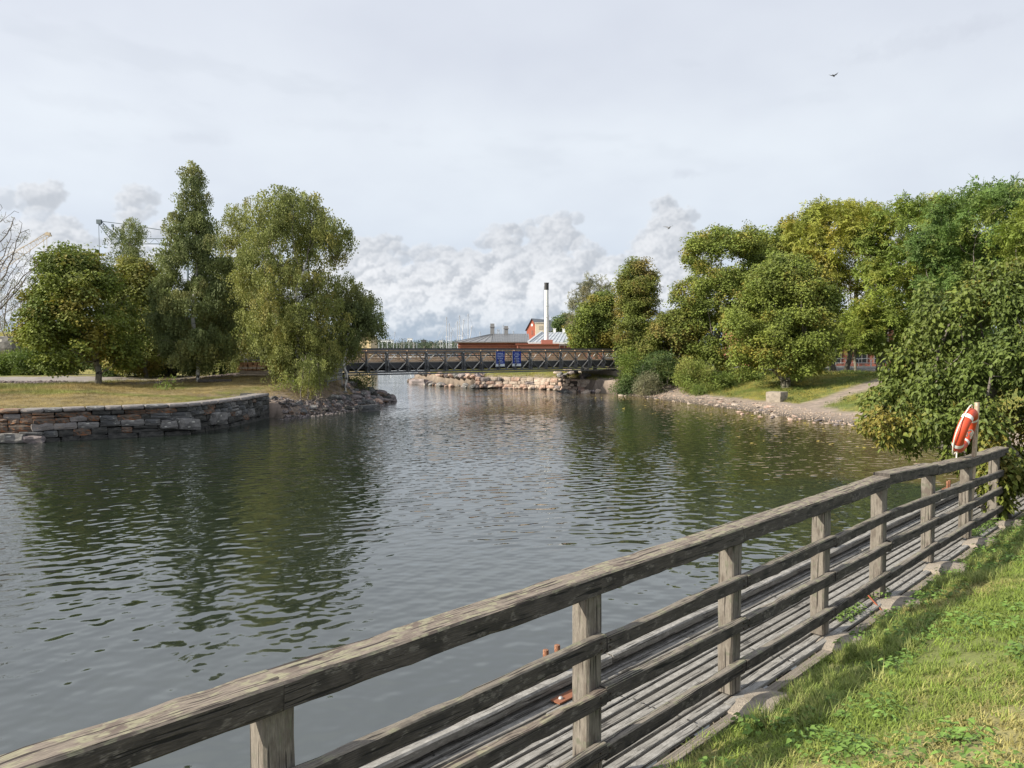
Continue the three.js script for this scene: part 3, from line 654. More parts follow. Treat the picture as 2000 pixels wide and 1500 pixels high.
// ------------------------------------------------------------------ the quay wall on the left
{
  const t = thing('quay_wall', 'dry stone quay wall along the left bank, orange lichen on its left end and blackened to the right', 'wall');
  const line = [[-26, -24.6], ...quayTop], lens = [0];
  for (let i = 1; i < line.length; i++) lens.push(lens[i - 1] + Math.hypot(line[i][0] - line[i - 1][0], line[i][1] - line[i - 1][1]));
  const total = lens.at(-1), at = (s) => { let i = 1; while (i < lens.length - 1 && lens[i] < s) i++; const k = (s - lens[i - 1]) / (lens[i] - lens[i - 1]), a = line[i - 1], b = line[i]; return [lerp(a[0], b[0], k), lerp(a[1], b[1], k), Math.atan2(-(b[1] - a[1]), b[0] - a[0])]; };
  const r = rng(4242), courses = [[1.11, 1.26, 0.9, 'cap'], [0.90, 1.10, 0.75], [0.68, 0.90, 0.8], [0.42, 0.68, 0.9], [0.16, 0.42, 0.95], [-0.25, 0.16, 1.3]];
  courses.forEach(([y0, y1, wide, kind], ci) => {
    let s = -0.2 - r() * 0.5;
    while (s < total) {
      const w = Math.min((0.42 + r() * 0.62) * wide, Math.max(total - s, 0.2)), [x, z, a] = at(s + w / 2), share = (s + w / 2) / total, low = ci >= 4;
      let m;
      const q = r();
      if (kind === 'cap') m = share < 0.55 && q < 0.45 ? STONE.rust : q < 0.75 ? STONE.cap : STONE.grey;
      else if (low) m = q < 0.7 ? STONE.black : q < 0.85 ? STONE.slate : STONE.brown;
      else if (share < 0.5) m = q < 0.45 ? STONE.rust : q < 0.72 ? STONE.brown : q < 0.88 ? STONE.cap : STONE.slate;
      else m = q < 0.42 ? STONE.slate : q < 0.72 ? STONE.black : q < 0.88 ? STONE.brown : STONE.grey;
      const split = ci > 0 && ci < 5 && r() < 0.24;
      for (let k = 0; k < (split ? 2 : 1); k++) {
        const hh = (y1 - y0) / (split ? 2 : 1), yc = y0 + hh * (k + 0.5);
        const g = (ci === 0 ? HEWN : r() < 0.45 ? HEWN : RUBBLE)[Math.floor(r() * 6)];
        const out = (r() - 0.5) * 0.06 + (ci === 0 ? 0.015 : 0.02 * ci), nx = Math.sin(a), nz = Math.cos(a);
        const o = part(ci === 0 ? 'cap_stone' : 'stone', g, m, t, [x - nx * (0.32 - out), yc + (r() - 0.5) * (ci ? 0.06 : 0.012), z - nz * (0.32 - out)]);
        o.rotation.set(0, a + (r() - 0.5) * 0.05, (r() - 0.5) * (ci ? 0.10 : 0.02)); o.scale.set((w - 0.012) * (ci ? 1.04 : 1), hh * (ci ? 0.95 + 0.22 * r() : 1.02), ci === 0 ? 0.74 : 0.6);
      }
      s += w;
    }
  });
  // end of the wall, turning into the bank
  const [ex, ez, ea] = at(total), b = rng(9);
  courses.forEach(([y0, y1], ci) => { for (let k = 0; k < 2; k++) { const o = part('stone', HEWN[Math.floor(b() * 6)], b() < 0.5 ? STONE.slate : STONE.black, t, [ex - Math.sin(ea) * (0.35 + k * 0.7) + 0.05, (y0 + y1) / 2, ez - Math.cos(ea) * (0.35 + k * 0.7)]); o.rotation.y = ea + 1.57; o.scale.set(0.68, (y1 - y0) * 1.02, 0.5); } });
  // dark rubble core behind the faces
  const core = []; for (let i = 1; i < line.length; i++) core.push(bar([line[i - 1][0] - 0.4 * Math.sin(ea) * 0.9, 0.45, line[i - 1][1] - 0.4], [line[i][0] - 0.4 * Math.sin(ea) * 0.9, 0.45, line[i][1] - 0.4], 0.3, 1.3));
  part('core', core, std([0.02, 0.018, 0.016], 1), t);
  // boulders at the foot of the wall
  for (const [px, py, w, h, d] of [[326, 829, 0.62, 0.3, 0.45], [364, 829, 0.92, 0.42, 0.55], [418, 817, 0.85, 0.44, 0.6], [484, 807, 0.4, 0.33, 0.4], [20, 857, 0.9, 0.34, 0.5], [59, 858, 0.8, 0.25, 0.45]]) {
    let i = 1; const X = (q) => (q[0] / -q[1]) * FOCAL + 1000; while (i < quayTop.length - 1 && X(quayTop[i]) < px) i++;
    const A = quayTop[i - 1], B = quayTop[i], q = (px - X(A)) / (X(B) - X(A)), x = lerp(A[0], B[0], q), z = lerp(A[1], B[1], q), y = EYE - (py - 682) * -z / FOCAL, turn = Math.atan2(-(B[1] - A[1]), B[0] - A[0]);
    const m = rock(t, RUBBLE[Math.floor(b() * 6)], [STONE.mauve, STONE.grey, STONE.mauve][Math.floor(b() * 3)], x + Math.sin(turn) * 0.04, y, z + Math.cos(turn) * 0.04, w * 1.05, h * 1.05, d, b, 'boulder'); m.rotation.set((b() - 0.5) * 0.2, turn, (b() - 0.5) * 0.15);
  }
}
// ------------------------------------------------------------------ rocky tip under the bridge end
function scatterRocks(parent, seed, count, place, mats, size, geos = BOULDER, flatten = 1) {
  const r = rng(seed); let n = 0, tries = 0;
  while (n < count && tries++ < count * 60) {
    const p = place(r); if (!p) continue;
    const s = size(r), m = mats[Math.floor(r() * mats.length)];
    const o = rock(parent, geos[Math.floor(r() * geos.length)], m, p[0], p[1] + s * 0.08 * flatten, p[2], s * (0.85 + 0.5 * r()) / flatten ** 0.4, s * (0.45 + 0.3 * r()) * flatten, s * (0.8 + 0.3 * r()), r); n++;
    o.rotation.z += p[3] ?? 0;
  }
}
{
  const t = thing('rock_bank', 'bank of loose dark rocks around the grassy point at the near bridge end', 'rocks');
  const inTip = (x0, x1, z0, z1, lo, hi) => (r) => { const x = lerp(x0, x1, r()), z = lerp(z0, z1, r()), f = leftAt(x, z); if (f.d.quay < 0.9 || f.d.rock > hi || (!f.inside && f.d.rock > 0.35)) return null; if (f.inside && f.d.rock < lo) return null; return [x, leftHeight(x, z), z]; };
  scatterRocks(t, 51, 190, inTip(-10.6, -6.8, -54, -43.2, 0, 3.0), [STONE.mauve, STONE.grey, STONE.slate, STONE.pink, STONE.mauve, STONE.black], (r) => 0.26 + 0.55 * r() * r());
  scatterRocks(t, 52, 70, inTip(-13, -8.5, -45.5, -38.3, -1, 1.4), [STONE.slate, STONE.black, STONE.mauve, STONE.grey, STONE.brown], (r) => 0.2 + 0.4 * r() * r());
  scatterRocks(t, 57, 110, (r) => { const k = r(), j = Math.floor(k * 3), L = [[-7.9, -50.5], [-8.8, -54], [-11.5, -58], [-16, -66]], a = L[Math.min(j, 2)], c = L[Math.min(j, 2) + 1], q = r(), x = lerp(a[0], c[0], q) - r() * 1.6, z = lerp(a[1], c[1], q) - 0.2 + (r() - 0.5) * 0.5; return [x, Math.max(leftHeight(x, z), 0), z]; }, [STONE.slate, STONE.black, STONE.mauve, STONE.brown], (r) => 0.5 + 0.6 * r());
  const p = atHeight(722, 799, 0.1); rock(t, RUBBLE[2], STONE.slate, p.x, 0.12, p.z, 1.15, 0.42, 0.7, rng(3), 'boulder').rotation.set(0, 0.5, 0.06);
  // shingle along the water's edge
  const r = rng(66), inst = new THREE.InstancedMesh(BOULDER[3], STONE.mauve, 1500), m = new THREE.Matrix4(), q = new THREE.Quaternion(), c = new THREE.Color(); let n = 0;
  while (n < 1500) {
    const x = lerp(-13.5, -6.8, r()), z = lerp(-50, -37.5, r()), f = leftAt(x, z); if (f.d.rock > (f.inside ? 1.5 : 0.5) || f.d.quay < 0.7) continue;
    const s = 0.07 + 0.16 * r() * r(); q.setFromEuler(new THREE.Euler(r() * 6, r() * 6, r() * 6)); m.compose(new THREE.Vector3(x, Math.max(leftHeight(x, z), -0.06) + 0.02, z), q, new THREE.Vector3(s * 1.4, s * 0.8, s)); inst.setMatrixAt(n, m); const k = 0.35 + 0.75 * r(); inst.setColorAt(n, c.setRGB(k, k, k * 0.98)); n++;
  }
  inst.name = 'shingle'; inst.userData.kind = 'stuff'; shadowy(inst); t.add(inst);
}
// gravel strip along the path
{
  const r = rng(68), N = 4200, inst = new THREE.InstancedMesh(BOULDER[1], STONE.mauve, N), m = new THREE.Matrix4(), q = new THREE.Quaternion(), c = new THREE.Color();
  const line = [[-260, 752], [0, 748], [130, 749], [250, 751], [360, 748], [470, 744]].map(([x, y]) => atHeight(x, y, 1.45));
  for (let i = 0; i < N; i++) {
    const k = r() * 4.999, j = Math.floor(k), a = line[j], b = line[Math.min(j + 1, 5)], p = a.clone().lerp(b, k - j), wide = 1.0 + 1.3 * smoothstep(k, 3.2, 5);
    const x = p.x + (r() - 0.5) * 0.6, z = p.z - (r() + r() - 1) * wide, s = 0.07 + 0.15 * r() * r();
    q.setFromEuler(new THREE.Euler(r() * 6, r() * 6, r() * 6)); m.compose(new THREE.Vector3(x, leftHeight(x, z) + 0.03, z), q, new THREE.Vector3(s * 1.3, s * 0.9, s)); inst.setMatrixAt(i, m); const g = 0.5 + 0.8 * r(); inst.setColorAt(i, c.setRGB(g * 1.02, g * 0.95, g * 0.95));
  }
  inst.name = 'gravel'; shadowy(inst); scene.add(tag(inst, 'strip of loose purplish gravel between the dry grass and the path', 'gravel', null, 'stuff'));
}
// ------------------------------------------------------------------ the path on the left
const wayMat = new THREE.MeshStandardMaterial({ map: dataTex(256, 256, (u, v) => { const a = pfbm(u, v, 5, 5, 31, 5), b = pn(u * 120, v * 120, 120, 120, 3), k = 0.75 + 0.5 * (a - 0.5) + 0.25 * (b - 0.5); return E3(0.29 * k, 0.255 * k, 0.235 * k); }), roughness: 0.95 });
{
  const mid = [[-320, 741, 1.5], [0, 741, 1.5], [140, 741.5, 1.5], [260, 741, 1.5], [370, 738.5, 1.6], [460, 734.5, 1.75]].map(([x, y, h]) => atHeight(x, y, h)).concat([new THREE.Vector3(-12.6, 0, BRIDGE_A.z - 1.4), new THREE.Vector3(-10.4, 0, BRIDGE_A.z - 2.2)]);
  const c = new THREE.CatmullRomCurve3(mid), pos = [], uv = [], idx = [], n = 140;
  for (let i = 0; i <= n; i++) {
    const p = c.getPoint(i / n), d = c.getTangent(i / n), s = new THREE.Vector2(-d.z, d.x).normalize();
    for (let j = 0; j <= 6; j++) { const o = (j / 6 - 0.5) * lerp(7.2, 3.2, smoothstep(i / n, 0.55, 0.95)), x = p.x + s.x * o, z = p.z + s.y * o; pos.push(x, leftHeight(x, z) + 0.035, z); uv.push(x * 0.4, z * 0.4); }
    if (i < n) for (let j = 0; j < 6; j++) { const a = i * 7 + j; idx.push(a, a + 1, a + 7, a + 1, a + 8, a + 7); }
  }
  const g = new THREE.BufferGeometry(); g.setAttribute('position', new THREE.Float32BufferAttribute(pos, 3)); g.setAttribute('uv', new THREE.Float32BufferAttribute(uv, 2)); g.setIndex(idx); g.computeVertexNormals();
  if (g.attributes.normal.getY(3) < 0) { g.setIndex(idx.reverse()); g.computeVertexNormals(); }
  structure('path', g, wayMat);
}
// ------------------------------------------------------------------ the sea wall under and beyond the bridge
{
  const t = thing('sea_wall', 'low pinkish dry stone wall at the water below the far half of the bridge', 'wall');
  const line = [[928, 759], [985, 759], [1041, 760], [1090, 762], [1138, 765]].map(([x, y]) => flat(atHeight(x, y, 0))), r = rng(515);
  const lens = [0]; for (let i = 1; i < line.length; i++) lens.push(lens[i - 1] + Math.hypot(line[i][0] - line[i - 1][0], line[i][1] - line[i - 1][1]));
  const total = lens.at(-1), at = (s) => { let i = 1; while (i < lens.length - 1 && lens[i] < s) i++; const k = (s - lens[i - 1]) / (lens[i] - lens[i - 1]), a = line[i - 1], b = line[i]; return [lerp(a[0], b[0], k), lerp(a[1], b[1], k), Math.atan2(-(b[1] - a[1]), b[0] - a[0])]; };
  [[0.12, 0.38], [0.38, 0.66], [0.66, 0.98]].forEach(([y0, y1], ci) => {
    let s = 0;
    while (s < total) {
      const w = 0.34 + r() * 0.62, [x, z, a] = at(Math.min(s + w / 2, total)), q = r(), m = q < 0.5 ? STONE.pale : q < 0.85 ? STONE.pink : STONE.mauve, nx = Math.sin(a), nz = Math.cos(a), o2 = (r() - 0.5) * 0.12;
      const o = part('stone', (r() < 0.5 ? HEWN : RUBBLE)[Math.floor(r() * 6)], m, t, [x - nx * (0.25 + o2 + 0.06 * ci), (y0 + y1) / 2 + (r() - 0.5) * 0.05, z - nz * (0.25 + o2 + 0.06 * ci)]);
      o.rotation.set(0, a + (r() - 0.5) * 0.12, (r() - 0.5) * 0.16); o.scale.set(w * 1.02, (y1 - y0) * (0.98 + 0.12 * r()), 0.55); s += w;
    }
  });
  const core = []; for (let i = 1; i < line.length; i++) core.push(bar([line[i - 1][0], 0.35, line[i - 1][1] - 0.5], [line[i][0], 0.35, line[i][1] - 0.5], 0.5, 1.0));
  part('core', core, std([0.05, 0.04, 0.033], 1), t);
  const b = thing('shore_rocks', 'loose pale pinkish rocks along the far shore below the bridge', 'rocks');
  scatterRocks(b, 531, 120, (r) => { const s = r(), k = Math.floor(s * 8), a = seawall[Math.min(k, 7)], c = seawall[Math.min(k + 1, 8)], q = r(), x = lerp(a[0], c[0], q) + (r() - 0.5) * 0.3, z = lerp(a[1], c[1], q) + 0.15 - r() * (k < 3 ? 1.5 : 0.4); return [x, Math.max(rightHeight(x, z), 0.02), z]; }, [STONE.pink, STONE.pale, STONE.mauve, STONE.pink], (r) => 0.3 + 0.6 * r() * r());
  scatterRocks(b, 533, 34, (r) => { const a = atHeight(lerp(1085, 1150, r()), 733 + 8 * r(), 1.1), z = a.z + (r() - 0.5); return [a.x, rightHeight(a.x, z) + 0.08, z]; }, [STONE.grey, STONE.mauve, STONE.pale], (r) => 0.5 + 0.5 * r());
  scatterRocks(b, 535, 110, (r) => { const k = Math.floor(r() * 3), a = seawall[k], c = seawall[k + 1], q = r(), up = r(), x = lerp(a[0], c[0], q) + (r() - 0.5) * 0.4, z = lerp(a[1], c[1], q) - up * 1.7; return [x, Math.max(rightHeight(x, z), 0.05), z]; }, [STONE.pink, STONE.mauve, STONE.brown, STONE.grey], (r) => 0.4 + 0.6 * r());
  const tip = atHeight(822, 748, 0.1); rock(b, RUBBLE[1], STONE.mauve, tip.x, 0.1, tip.z, 2.6, 0.7, 1.4, rng(5), 'boulder'); rock(b, RUBBLE[4], STONE.pink, tip.x + 1.7, 0.45, tip.z - 0.8, 1.8, 1.1, 1.2, rng(6), 'boulder');
}
// ------------------------------------------------------------------ rocks of the beach on the right, and the granite block
{
  const t = thing('beach_rocks', 'flat pale rocks scattered along the sandy beach on the right bank', 'rocks');
  scatterRocks(t, 541, 120, (r) => { const px = 1190 + 320 * Math.pow(r(), 1.35), wl = 770 + (px - 1190) * 0.118 + (px > 1440 ? (px - 1440) * 0.03 : 0), a = atHeight(px, wl - 2 - Math.sqrt(r()) * lerp(17, 11, (px - 1190) / 320), 0.12); return [a.x, Math.max(rightHeight(a.x, a.z), 0.0), a.z]; }, [STONE.pink, STONE.pale, STONE.mauve], (r) => 0.2 + 0.6 * r() * r() * r(), BOULDER, 0.5);
  scatterRocks(t, 542, 40, (r) => { const px = 1440 + 230 * r(), a = atHeight(px, 797 + (px - 1440) * 0.115 + r() * 9, 0.1); return [a.x, Math.max(rightHeight(a.x, a.z), 0), a.z]; }, [STONE.mauve, STONE.pale, STONE.pink], (r) => 0.12 + 0.3 * r() * r(), BOULDER, 0.6);
  const r = rng(567), N = 2200, inst = new THREE.InstancedMesh(BOULDER[2], STONE.pale, N), m = new THREE.Matrix4(), q = new THREE.Quaternion(), c = new THREE.Color(); let n = 0;
  while (n < N) { const x = lerp(8, 18, r()), z = lerp(-58, -30, r()), f = rightAt(x, z); if (f.d.beach > (f.inside ? 2.6 : 0.7) || f.d.wall < 1) continue; const s = 0.03 + 0.1 * r() * r(); q.setFromEuler(new THREE.Euler(r() * 6, r() * 6, r() * 6)); m.compose(new THREE.Vector3(x, rightHeight(x, z) + 0.01, z), q, new THREE.Vector3(s * 1.4, s * 0.7, s)); inst.setMatrixAt(n, m); const k = 0.5 + 0.6 * r(); inst.setColorAt(n++, c.setRGB(k, k * 0.95, k * 0.9)); }
  inst.name = 'pebbles'; inst.userData.kind = 'stuff'; shadowy(inst); t.add(inst);
  const p = atHeight(1517, 789, 0.16), g = new THREE.BoxGeometry(1.0, 0.66, 0.95, 8, 6, 8), ps = g.attributes.position;
  for (let i = 0; i < ps.count; i++) { const x = ps.getX(i), y = ps.getY(i), z = ps.getZ(i), e = (Math.abs(x) > 0.49) + (Math.abs(y) > 0.32) + (Math.abs(z) > 0.47), k = e > 1 ? 0.975 : 1; ps.setXYZ(i, x * k + (vn(x * 6, y * 6, z * 6) - 0.5) * 0.035, y * k + (vn(x * 6, y * 6 + 9, z * 6) - 0.5) * 0.02, z * k + (vn(x * 6, y * 6, z * 6 + 5) - 0.5) * 0.035); }
  g.computeVertexNormals();
  const blk = thing('concrete_block', 'squat weathered grey block standing alone on the sandy beach', 'block', [p.x, rightHeight(p.x, p.z) + 0.26, p.z], 0.78);
  part('block_body', g, WOOD.concrete, blk);
}
// ------------------------------------------------------------------ the truss bridge
{
  const A = BRIDGE_A, B = BRIDGE_B, dir = new THREE.Vector2(B.x - A.x, B.z - A.z), L = dir.length(); dir.divideScalar(L);
  const turn = Math.atan2(-dir.y, dir.x), yb = (A.y + B.y) / 2, t = thing('truss_bridge', 'grey steel panel truss footbridge with timber guard boards across the channel', 'bridge', [A.x, yb, A.z], turn);
  // here x runs along the bridge, -z is the far side, y = 0 the underside of the near truss
  const P = L / 8, H = 1.78, steel = new THREE.MeshStandardMaterial({ color: new THREE.Color().setRGB(0.165, 0.168, 0.175), roughness: 0.62, metalness: 0.25, map: speckle }), dark = std([0.05, 0.052, 0.056], 0.7), pale = std([0.50, 0.49, 0.47], 0.55, { metalness: 0.3 });
  const board = new THREE.MeshStandardMaterial({ map: fit(woodTex(81, [0.66, 0.46, 0.30], [0.42, 0.27, 0.17], [0.70, 0.54, 0.39], 0.4, 0.2, 0.4)), roughness: 0.85 });
  const W = 4.1;
  function panel() {
    const g = new THREE.Group(); g.name = 'truss_panel';
    const e = 0.02;
    for (const z of [0.055, -0.055]) {
      part('chord', box(P - e, 0.10, 0.05, P / 2, 0.05, z), steel, g); part('chord', box(P - e, 0.10, 0.05, P / 2, 0.22, z), steel, g);
      part('chord', box(P - e, 0.10, 0.05, P / 2, H - 0.05, z), steel, g); part('chord', box(P - e, 0.10, 0.05, P / 2, H - 0.22, z), steel, g);
    }
    const lo = 0.27, hi = H - 0.27, mid = (lo + hi) / 2;
    for (const x of [0.07, P / 2, P - 0.07]) part('vertical', box(x === P / 2 ? 0.075 : 0.10, hi - lo + 0.02, 0.08, x, mid, 0), steel, g);
    for (const k of [0, 1]) {
      const x0 = k ? P / 2 + 0.03 : 0.12, x1 = k ? P - 0.12 : P / 2 - 0.03, xm = (x0 + x1) / 2;
      for (const [a, b] of [[[x0, mid], [xm, hi]], [[xm, hi], [x1, mid]], [[x0, mid], [xm, lo]], [[xm, lo], [x1, mid]]]) part('diagonal', bar([a[0], a[1], 0.01], [b[0], b[1], 0.01], 0.07, 0.045), a[1] < b[1] ? pale : steel, g);
      part('gusset', [box(0.16, 0.12, 0.02, xm, hi - 0.02, 0.045), box(0.16, 0.12, 0.02, xm, lo + 0.02, 0.045)], steel, g);
    }
    part('gusset', box(0.2, 0.22, 0.022, P / 2, mid, 0.05), steel, g);
    part('gusset', [box(0.14, 0.26, 0.022, 0.08, mid, 0.05), box(0.14, 0.26, 0.022, P - 0.08, mid, 0.05)], steel, g);
    return g;
  }
  const first = panel();
  for (let i = 0; i < 8; i++) for (const z of [0, -W]) {
    const c = i || z ? first.clone() : first; c.position.set(i * P, 0, z); t.add(c);
  }
  // raking posts and transoms under the deck at every panel end and middle
  for (let i = 0; i <= 16; i++) {
    const x = i * P / 2;
    part('transom', [box(0.09, 0.05, W + 0.5, x, 0.30, -W / 2), box(0.03, 0.26, W + 0.5, x, 0.45, -W / 2), box(0.09, 0.05, W + 0.5, x, 0.60, -W / 2)], steel, t);
    part('raker', bar([x, 0.55, 0.30], [x, 1.3, 0.07], 0.05, 0.06), steel, t);
    part('raker_plate', box(0.34, 0.34, 0.02, x + (i < 8 ? 0.22 : 0.2), 0.40, -0.14), dark, t);
    if (i % 2 === 0) part('clamp', box(0.10, 0.06, 0.14, x, H - 0.28, 0.05), pale, t);
  }
  for (let k = 0; k < 5; k++) part('stringer', box(L, 0.16, 0.08, L / 2, 0.70, -0.7 - k * (W - 1.4) / 4), dark, t);
  for (const z of [-0.28, -W + 0.28]) part('side_beam', box(L, 0.36, 0.1, L / 2, 0.62, z), dark, t);
  const nP = Math.round(L / 0.2);
  for (let i = 0; i < nP; i++) part('deck_plank', box(0.185, 0.06, W - 0.5, (i + 0.5) * L / nP, 0.83, -W / 2), WOOD.deckWorn, t);
  // guard boards inside both trusses, on posts
  for (const z of [-0.24, -W + 0.24]) {
    for (let i = 0; i <= 16; i++) part('guard_post', box(0.09, 1.0, 0.09, Math.min(Math.max(i * P / 2, 0.1), L - 0.1) + 0.2 * (i < 16), 1.2, z + (z < -1 ? -0.07 : 0.02)), board, t);
    for (let j = 0; j < 5; j++) for (let i = 0; i < 4; i++) part('guard_board', beam(L / 4 - 0.01, 0.035, j === 4 ? 0.13 : 0.115, 3000 + j * 9 + i + (z < -1 ? 50 : 0), { seg: 4, chamfer: 0.004, vo: j * 0.3 + i * 0.13 }), j === 2 && i % 3 === 1 ? WOOD.deck : board, t, [(i + 0.5) * L / 4, 0.93 + j * 0.175 - (j === 4 ? -0.01 : 0), z + (z < -1 ? 0.01 : -0.05)]);
  }
  // top rail tube and end posts
  part('cap_plate', box(L + 0.1, 0.03, 0.22, L / 2, H + 0.016, 0), dark, t); part('cap_plate', box(L + 0.1, 0.03, 0.22, L / 2, H + 0.016, -W), dark, t);
  // abutments
  part('abutment', [box(1.6, 1.3, W + 0.6, -0.75, -0.72, -W / 2)], STONE.slate, t); part('abutment', [box(2.2, 1.8, W + 1.6, L + 0.75, -0.95, -W / 2)], WOOD.concrete, t);
  part('bearing', box(0.3, 0.07, W + 0.4, 0.1, -0.036, -W / 2), dark, t); part('bearing', box(0.3, 0.05, W + 0.4, L - 0.1, -0.026, -W / 2), dark, t);

  // two blue notice boards on the near truss
  const draw = (rows) => {
    const c = document.createElement('canvas'); c.width = 256; c.height = 352; const x = c.getContext('2d');
    x.fillStyle = '#0f2f86'; x.fillRect(0, 0, 256, 352);
    x.fillStyle = '#d4dbe2'; x.fillRect(0, 300, 256, 52); for (let k = 0; k < 8; k++) x.fillRect(10 + k * 31.5, 288, 17, 14);
    x.fillStyle = '#e6ecf6';
    // the print is too small to read in the picture: rows of letter-high strokes in words of the right lengths
    rows.forEach((words, j) => {
      const total = words.reduce((s, w) => s + w * 11 + 10, -10); let px = 128 - total / 2; const r = rng(j * 7 + words.length + words[0]), y = 36 + j * 41;
      for (const w of words) { for (let k = 0; k < w; k++) { const tall = r() < 0.3 || k === 0; x.fillRect(px, y - (tall ? 8 : 0), 3.2, tall ? 23 : 15); x.fillRect(px + 5.4, y, 3, 15); if (r() < 0.6) x.fillRect(px, y + (r() < 0.5 ? 0 : 6), 8, 3); px += 11; } px += 10; }
    });
    const tx = new THREE.CanvasTexture(c); tx.colorSpace = THREE.SRGBColorSpace; return tx;
  };
  const toLocal = (px) => { const d = ray(px, 700), k = (A.x * -dir.y + A.z * dir.x) / (d.x * -dir.y + d.z * dir.x), x = d.x * k - A.x, z = d.z * k - A.z; return x * dir.x + z * dir.y; };
  [[975, [[10, 4], [5, 3, 7], [1, 10, 2, 2], [4, 1, 4, 3], [10], [3, 4, 6]], 'left'], [1007, [[11], [4, 2, 8], [8, 1], [6, 1, 5], [8, 4], [3, 4, 6]], 'right']].forEach(([px, rows, side]) => {
    const s = toLocal(px), w = 0.80, h = 1.12, x = A.x + dir.x * s - dir.y * 0.14, z = A.z + dir.y * s + dir.x * 0.14;
    const o = thing('notice_board', `blue notice board with white print on the bridge truss, ${side} one of the two`, 'sign', [x, yb + 1.02, z], turn);
    part('board', box(w, h, 0.025, 0, 0, 0), std([0.035, 0.06, 0.22], 0.5), o);
    const f = new THREE.PlaneGeometry(w - 0.012, h - 0.012); f.translate(0, 0, 0.0165);
    part('print', f, new THREE.MeshStandardMaterial({ map: draw(rows), roughness: 0.45 }), o);
    part('edge_profile', [box(0.03, h + 0.02, 0.04, -w / 2 - 0.016, 0, 0.004)], std([0.6, 0.6, 0.6], 0.4, { metalness: 0.5 }), o);
    part('bracket', [bar([-0.25, h / 2 + 0.12, -0.05], [-0.2, h / 2 - 0.05, -0.016], 0.02, 0.02), bar([0.25, h / 2 + 0.12, -0.05], [0.2, h / 2 - 0.05, -0.016], 0.02, 0.02)], std([0.55, 0.55, 0.55], 0.4, { metalness: 0.5 }), o);
  });
}
// ------------------------------------------------------------------ beside the bridge's near end
const galv = std([0.40, 0.42, 0.43], 0.45, { metalness: 0.55 });
{
  // stack of sawn timber
  const p = atHeight(500, 741, 1.62), t = thing('timber_stack', 'stack of orange brown squared timbers on pale skids beside the path', 'timber stack', [p.x, leftHeight(p.x, p.z) + 0.02, p.z], -0.08), r = rng(812);
  const ends = new THREE.MeshStandardMaterial({ map: fit(woodTex(83, [0.42, 0.22, 0.11], [0.24, 0.11, 0.05], [0.5, 0.33, 0.2], 0.35, 0.2, 0.4)), roughness: 0.85 });
  const sawn = (name, x, y, z, l, w, h, turn, m) => { const o = part(name, beam(l, w, h, Math.round(r() * 999), { seg: 3, vo: r() * 2 }), m, t, [x, y, z]); o.rotation.y = turn; return o; };
  sawn('skid', 0.1, 0.05, 0.62, 2.0, 0.22, 0.1, 0.03, WOOD.fresh); sawn('skid', -0.1, 0.05, 0.25, 2.1, 0.2, 0.1, -0.04, WOOD.fresh); sawn('skid', 0.0, 0.05, -0.5, 2.1, 0.2, 0.1, 0.0, WOOD.fresh);
  sawn('timber', 0.05, 0.2, 0.2, 1.9, 0.24, 0.19, 0.02, WOOD.fresh); sawn('timber', 0.0, 0.2, -0.35, 1.9, 0.24, 0.19, -0.02, WOOD.fresh);
  for (let j = 0; j < 3; j++) for (let k = 0; k < 6; k++) { if (r() < 0.13) continue; sawn('timber', -0.72 + k * 0.29 + (r() - 0.5) * 0.05, 0.39 + j * 0.165, 0.25 - 0.25 + (r() - 0.5) * 0.1 - j * 0.05, 1.15, 0.2 + r() * 0.06, 0.15, 1.57 + (r() - 0.5) * 0.06, ends); }
  for (let k = 0; k < 3; k++) sawn('timber', -0.5 + k * 0.55, 0.46, 0.72 - 0.12, 0.48, 0.13, 0.13, 0.04, WOOD.fresh);
  sawn('timber', 0.15, 0.93, 0.0, 2.1, 0.7, 0.05, 0.02, WOOD.deck);
}
{
  // tubular handrail at the foot of the ramp
  const a = atHeight(472, 738, 1.65), b = atHeight(517, 738, 1.65), t = thing('handrail', 'bent grey steel tube handrail beside the path at the timber stack', 'handrail', [a.x, leftHeight(a.x, a.z), a.z - 0.6]);
  const w = b.x - a.x;
  part('post', bar([0, 0, 0], [0, 1.35, 0], 0.028, 0.028, 8), galv, t); part('post', bar([w, 0, -0.2], [w, 1.4, -0.2], 0.028, 0.028, 8), galv, t); part('post', bar([0.3, 0, 0.3], [0.3, 0.95, 0.3], 0.028, 0.028, 8), galv, t);
  part('rail', tube([[0, 1.33, 0], [w * 0.5, 1.38, -0.1], [w, 1.38, -0.2]], 0.028, 16, 8), galv, t);
  part('rail', tube([[0.05, 0.95, 0.3], [0.5, 1.05, 0.1], [w, 1.1, -0.2]], 0.045, 16, 8), galv, t);
  part('rail', tube([[0.05, 0.62, 0.3], [0.5, 0.62, 0.1], [w, 0.62, -0.2]], 0.028, 16, 8), galv, t);
}
{
  const p = atHeight(463, 735, 1.7), t = thing('stake_bundle', 'upright reddish brown boards standing together at the path edge', 'boards', [p.x, leftHeight(p.x, p.z), p.z - 0.8]), r = rng(99);
  for (let k = 0; k < 4; k++) { const o = part('board', beam(1.2, 0.05, 0.14, 700 + k, { seg: 3 }), k % 2 ? WOOD.darkSide : new THREE.MeshStandardMaterial({ map: WOOD.fresh.map, color: new THREE.Color().setRGB(0.7, 0.42, 0.32), roughness: 0.9 }), t, [k * 0.13 - 0.2, 0.6, (r() - 0.5) * 0.1]); o.rotation.set(0, 0, Math.PI / 2 + (r() - 0.5) * 0.06); }
}
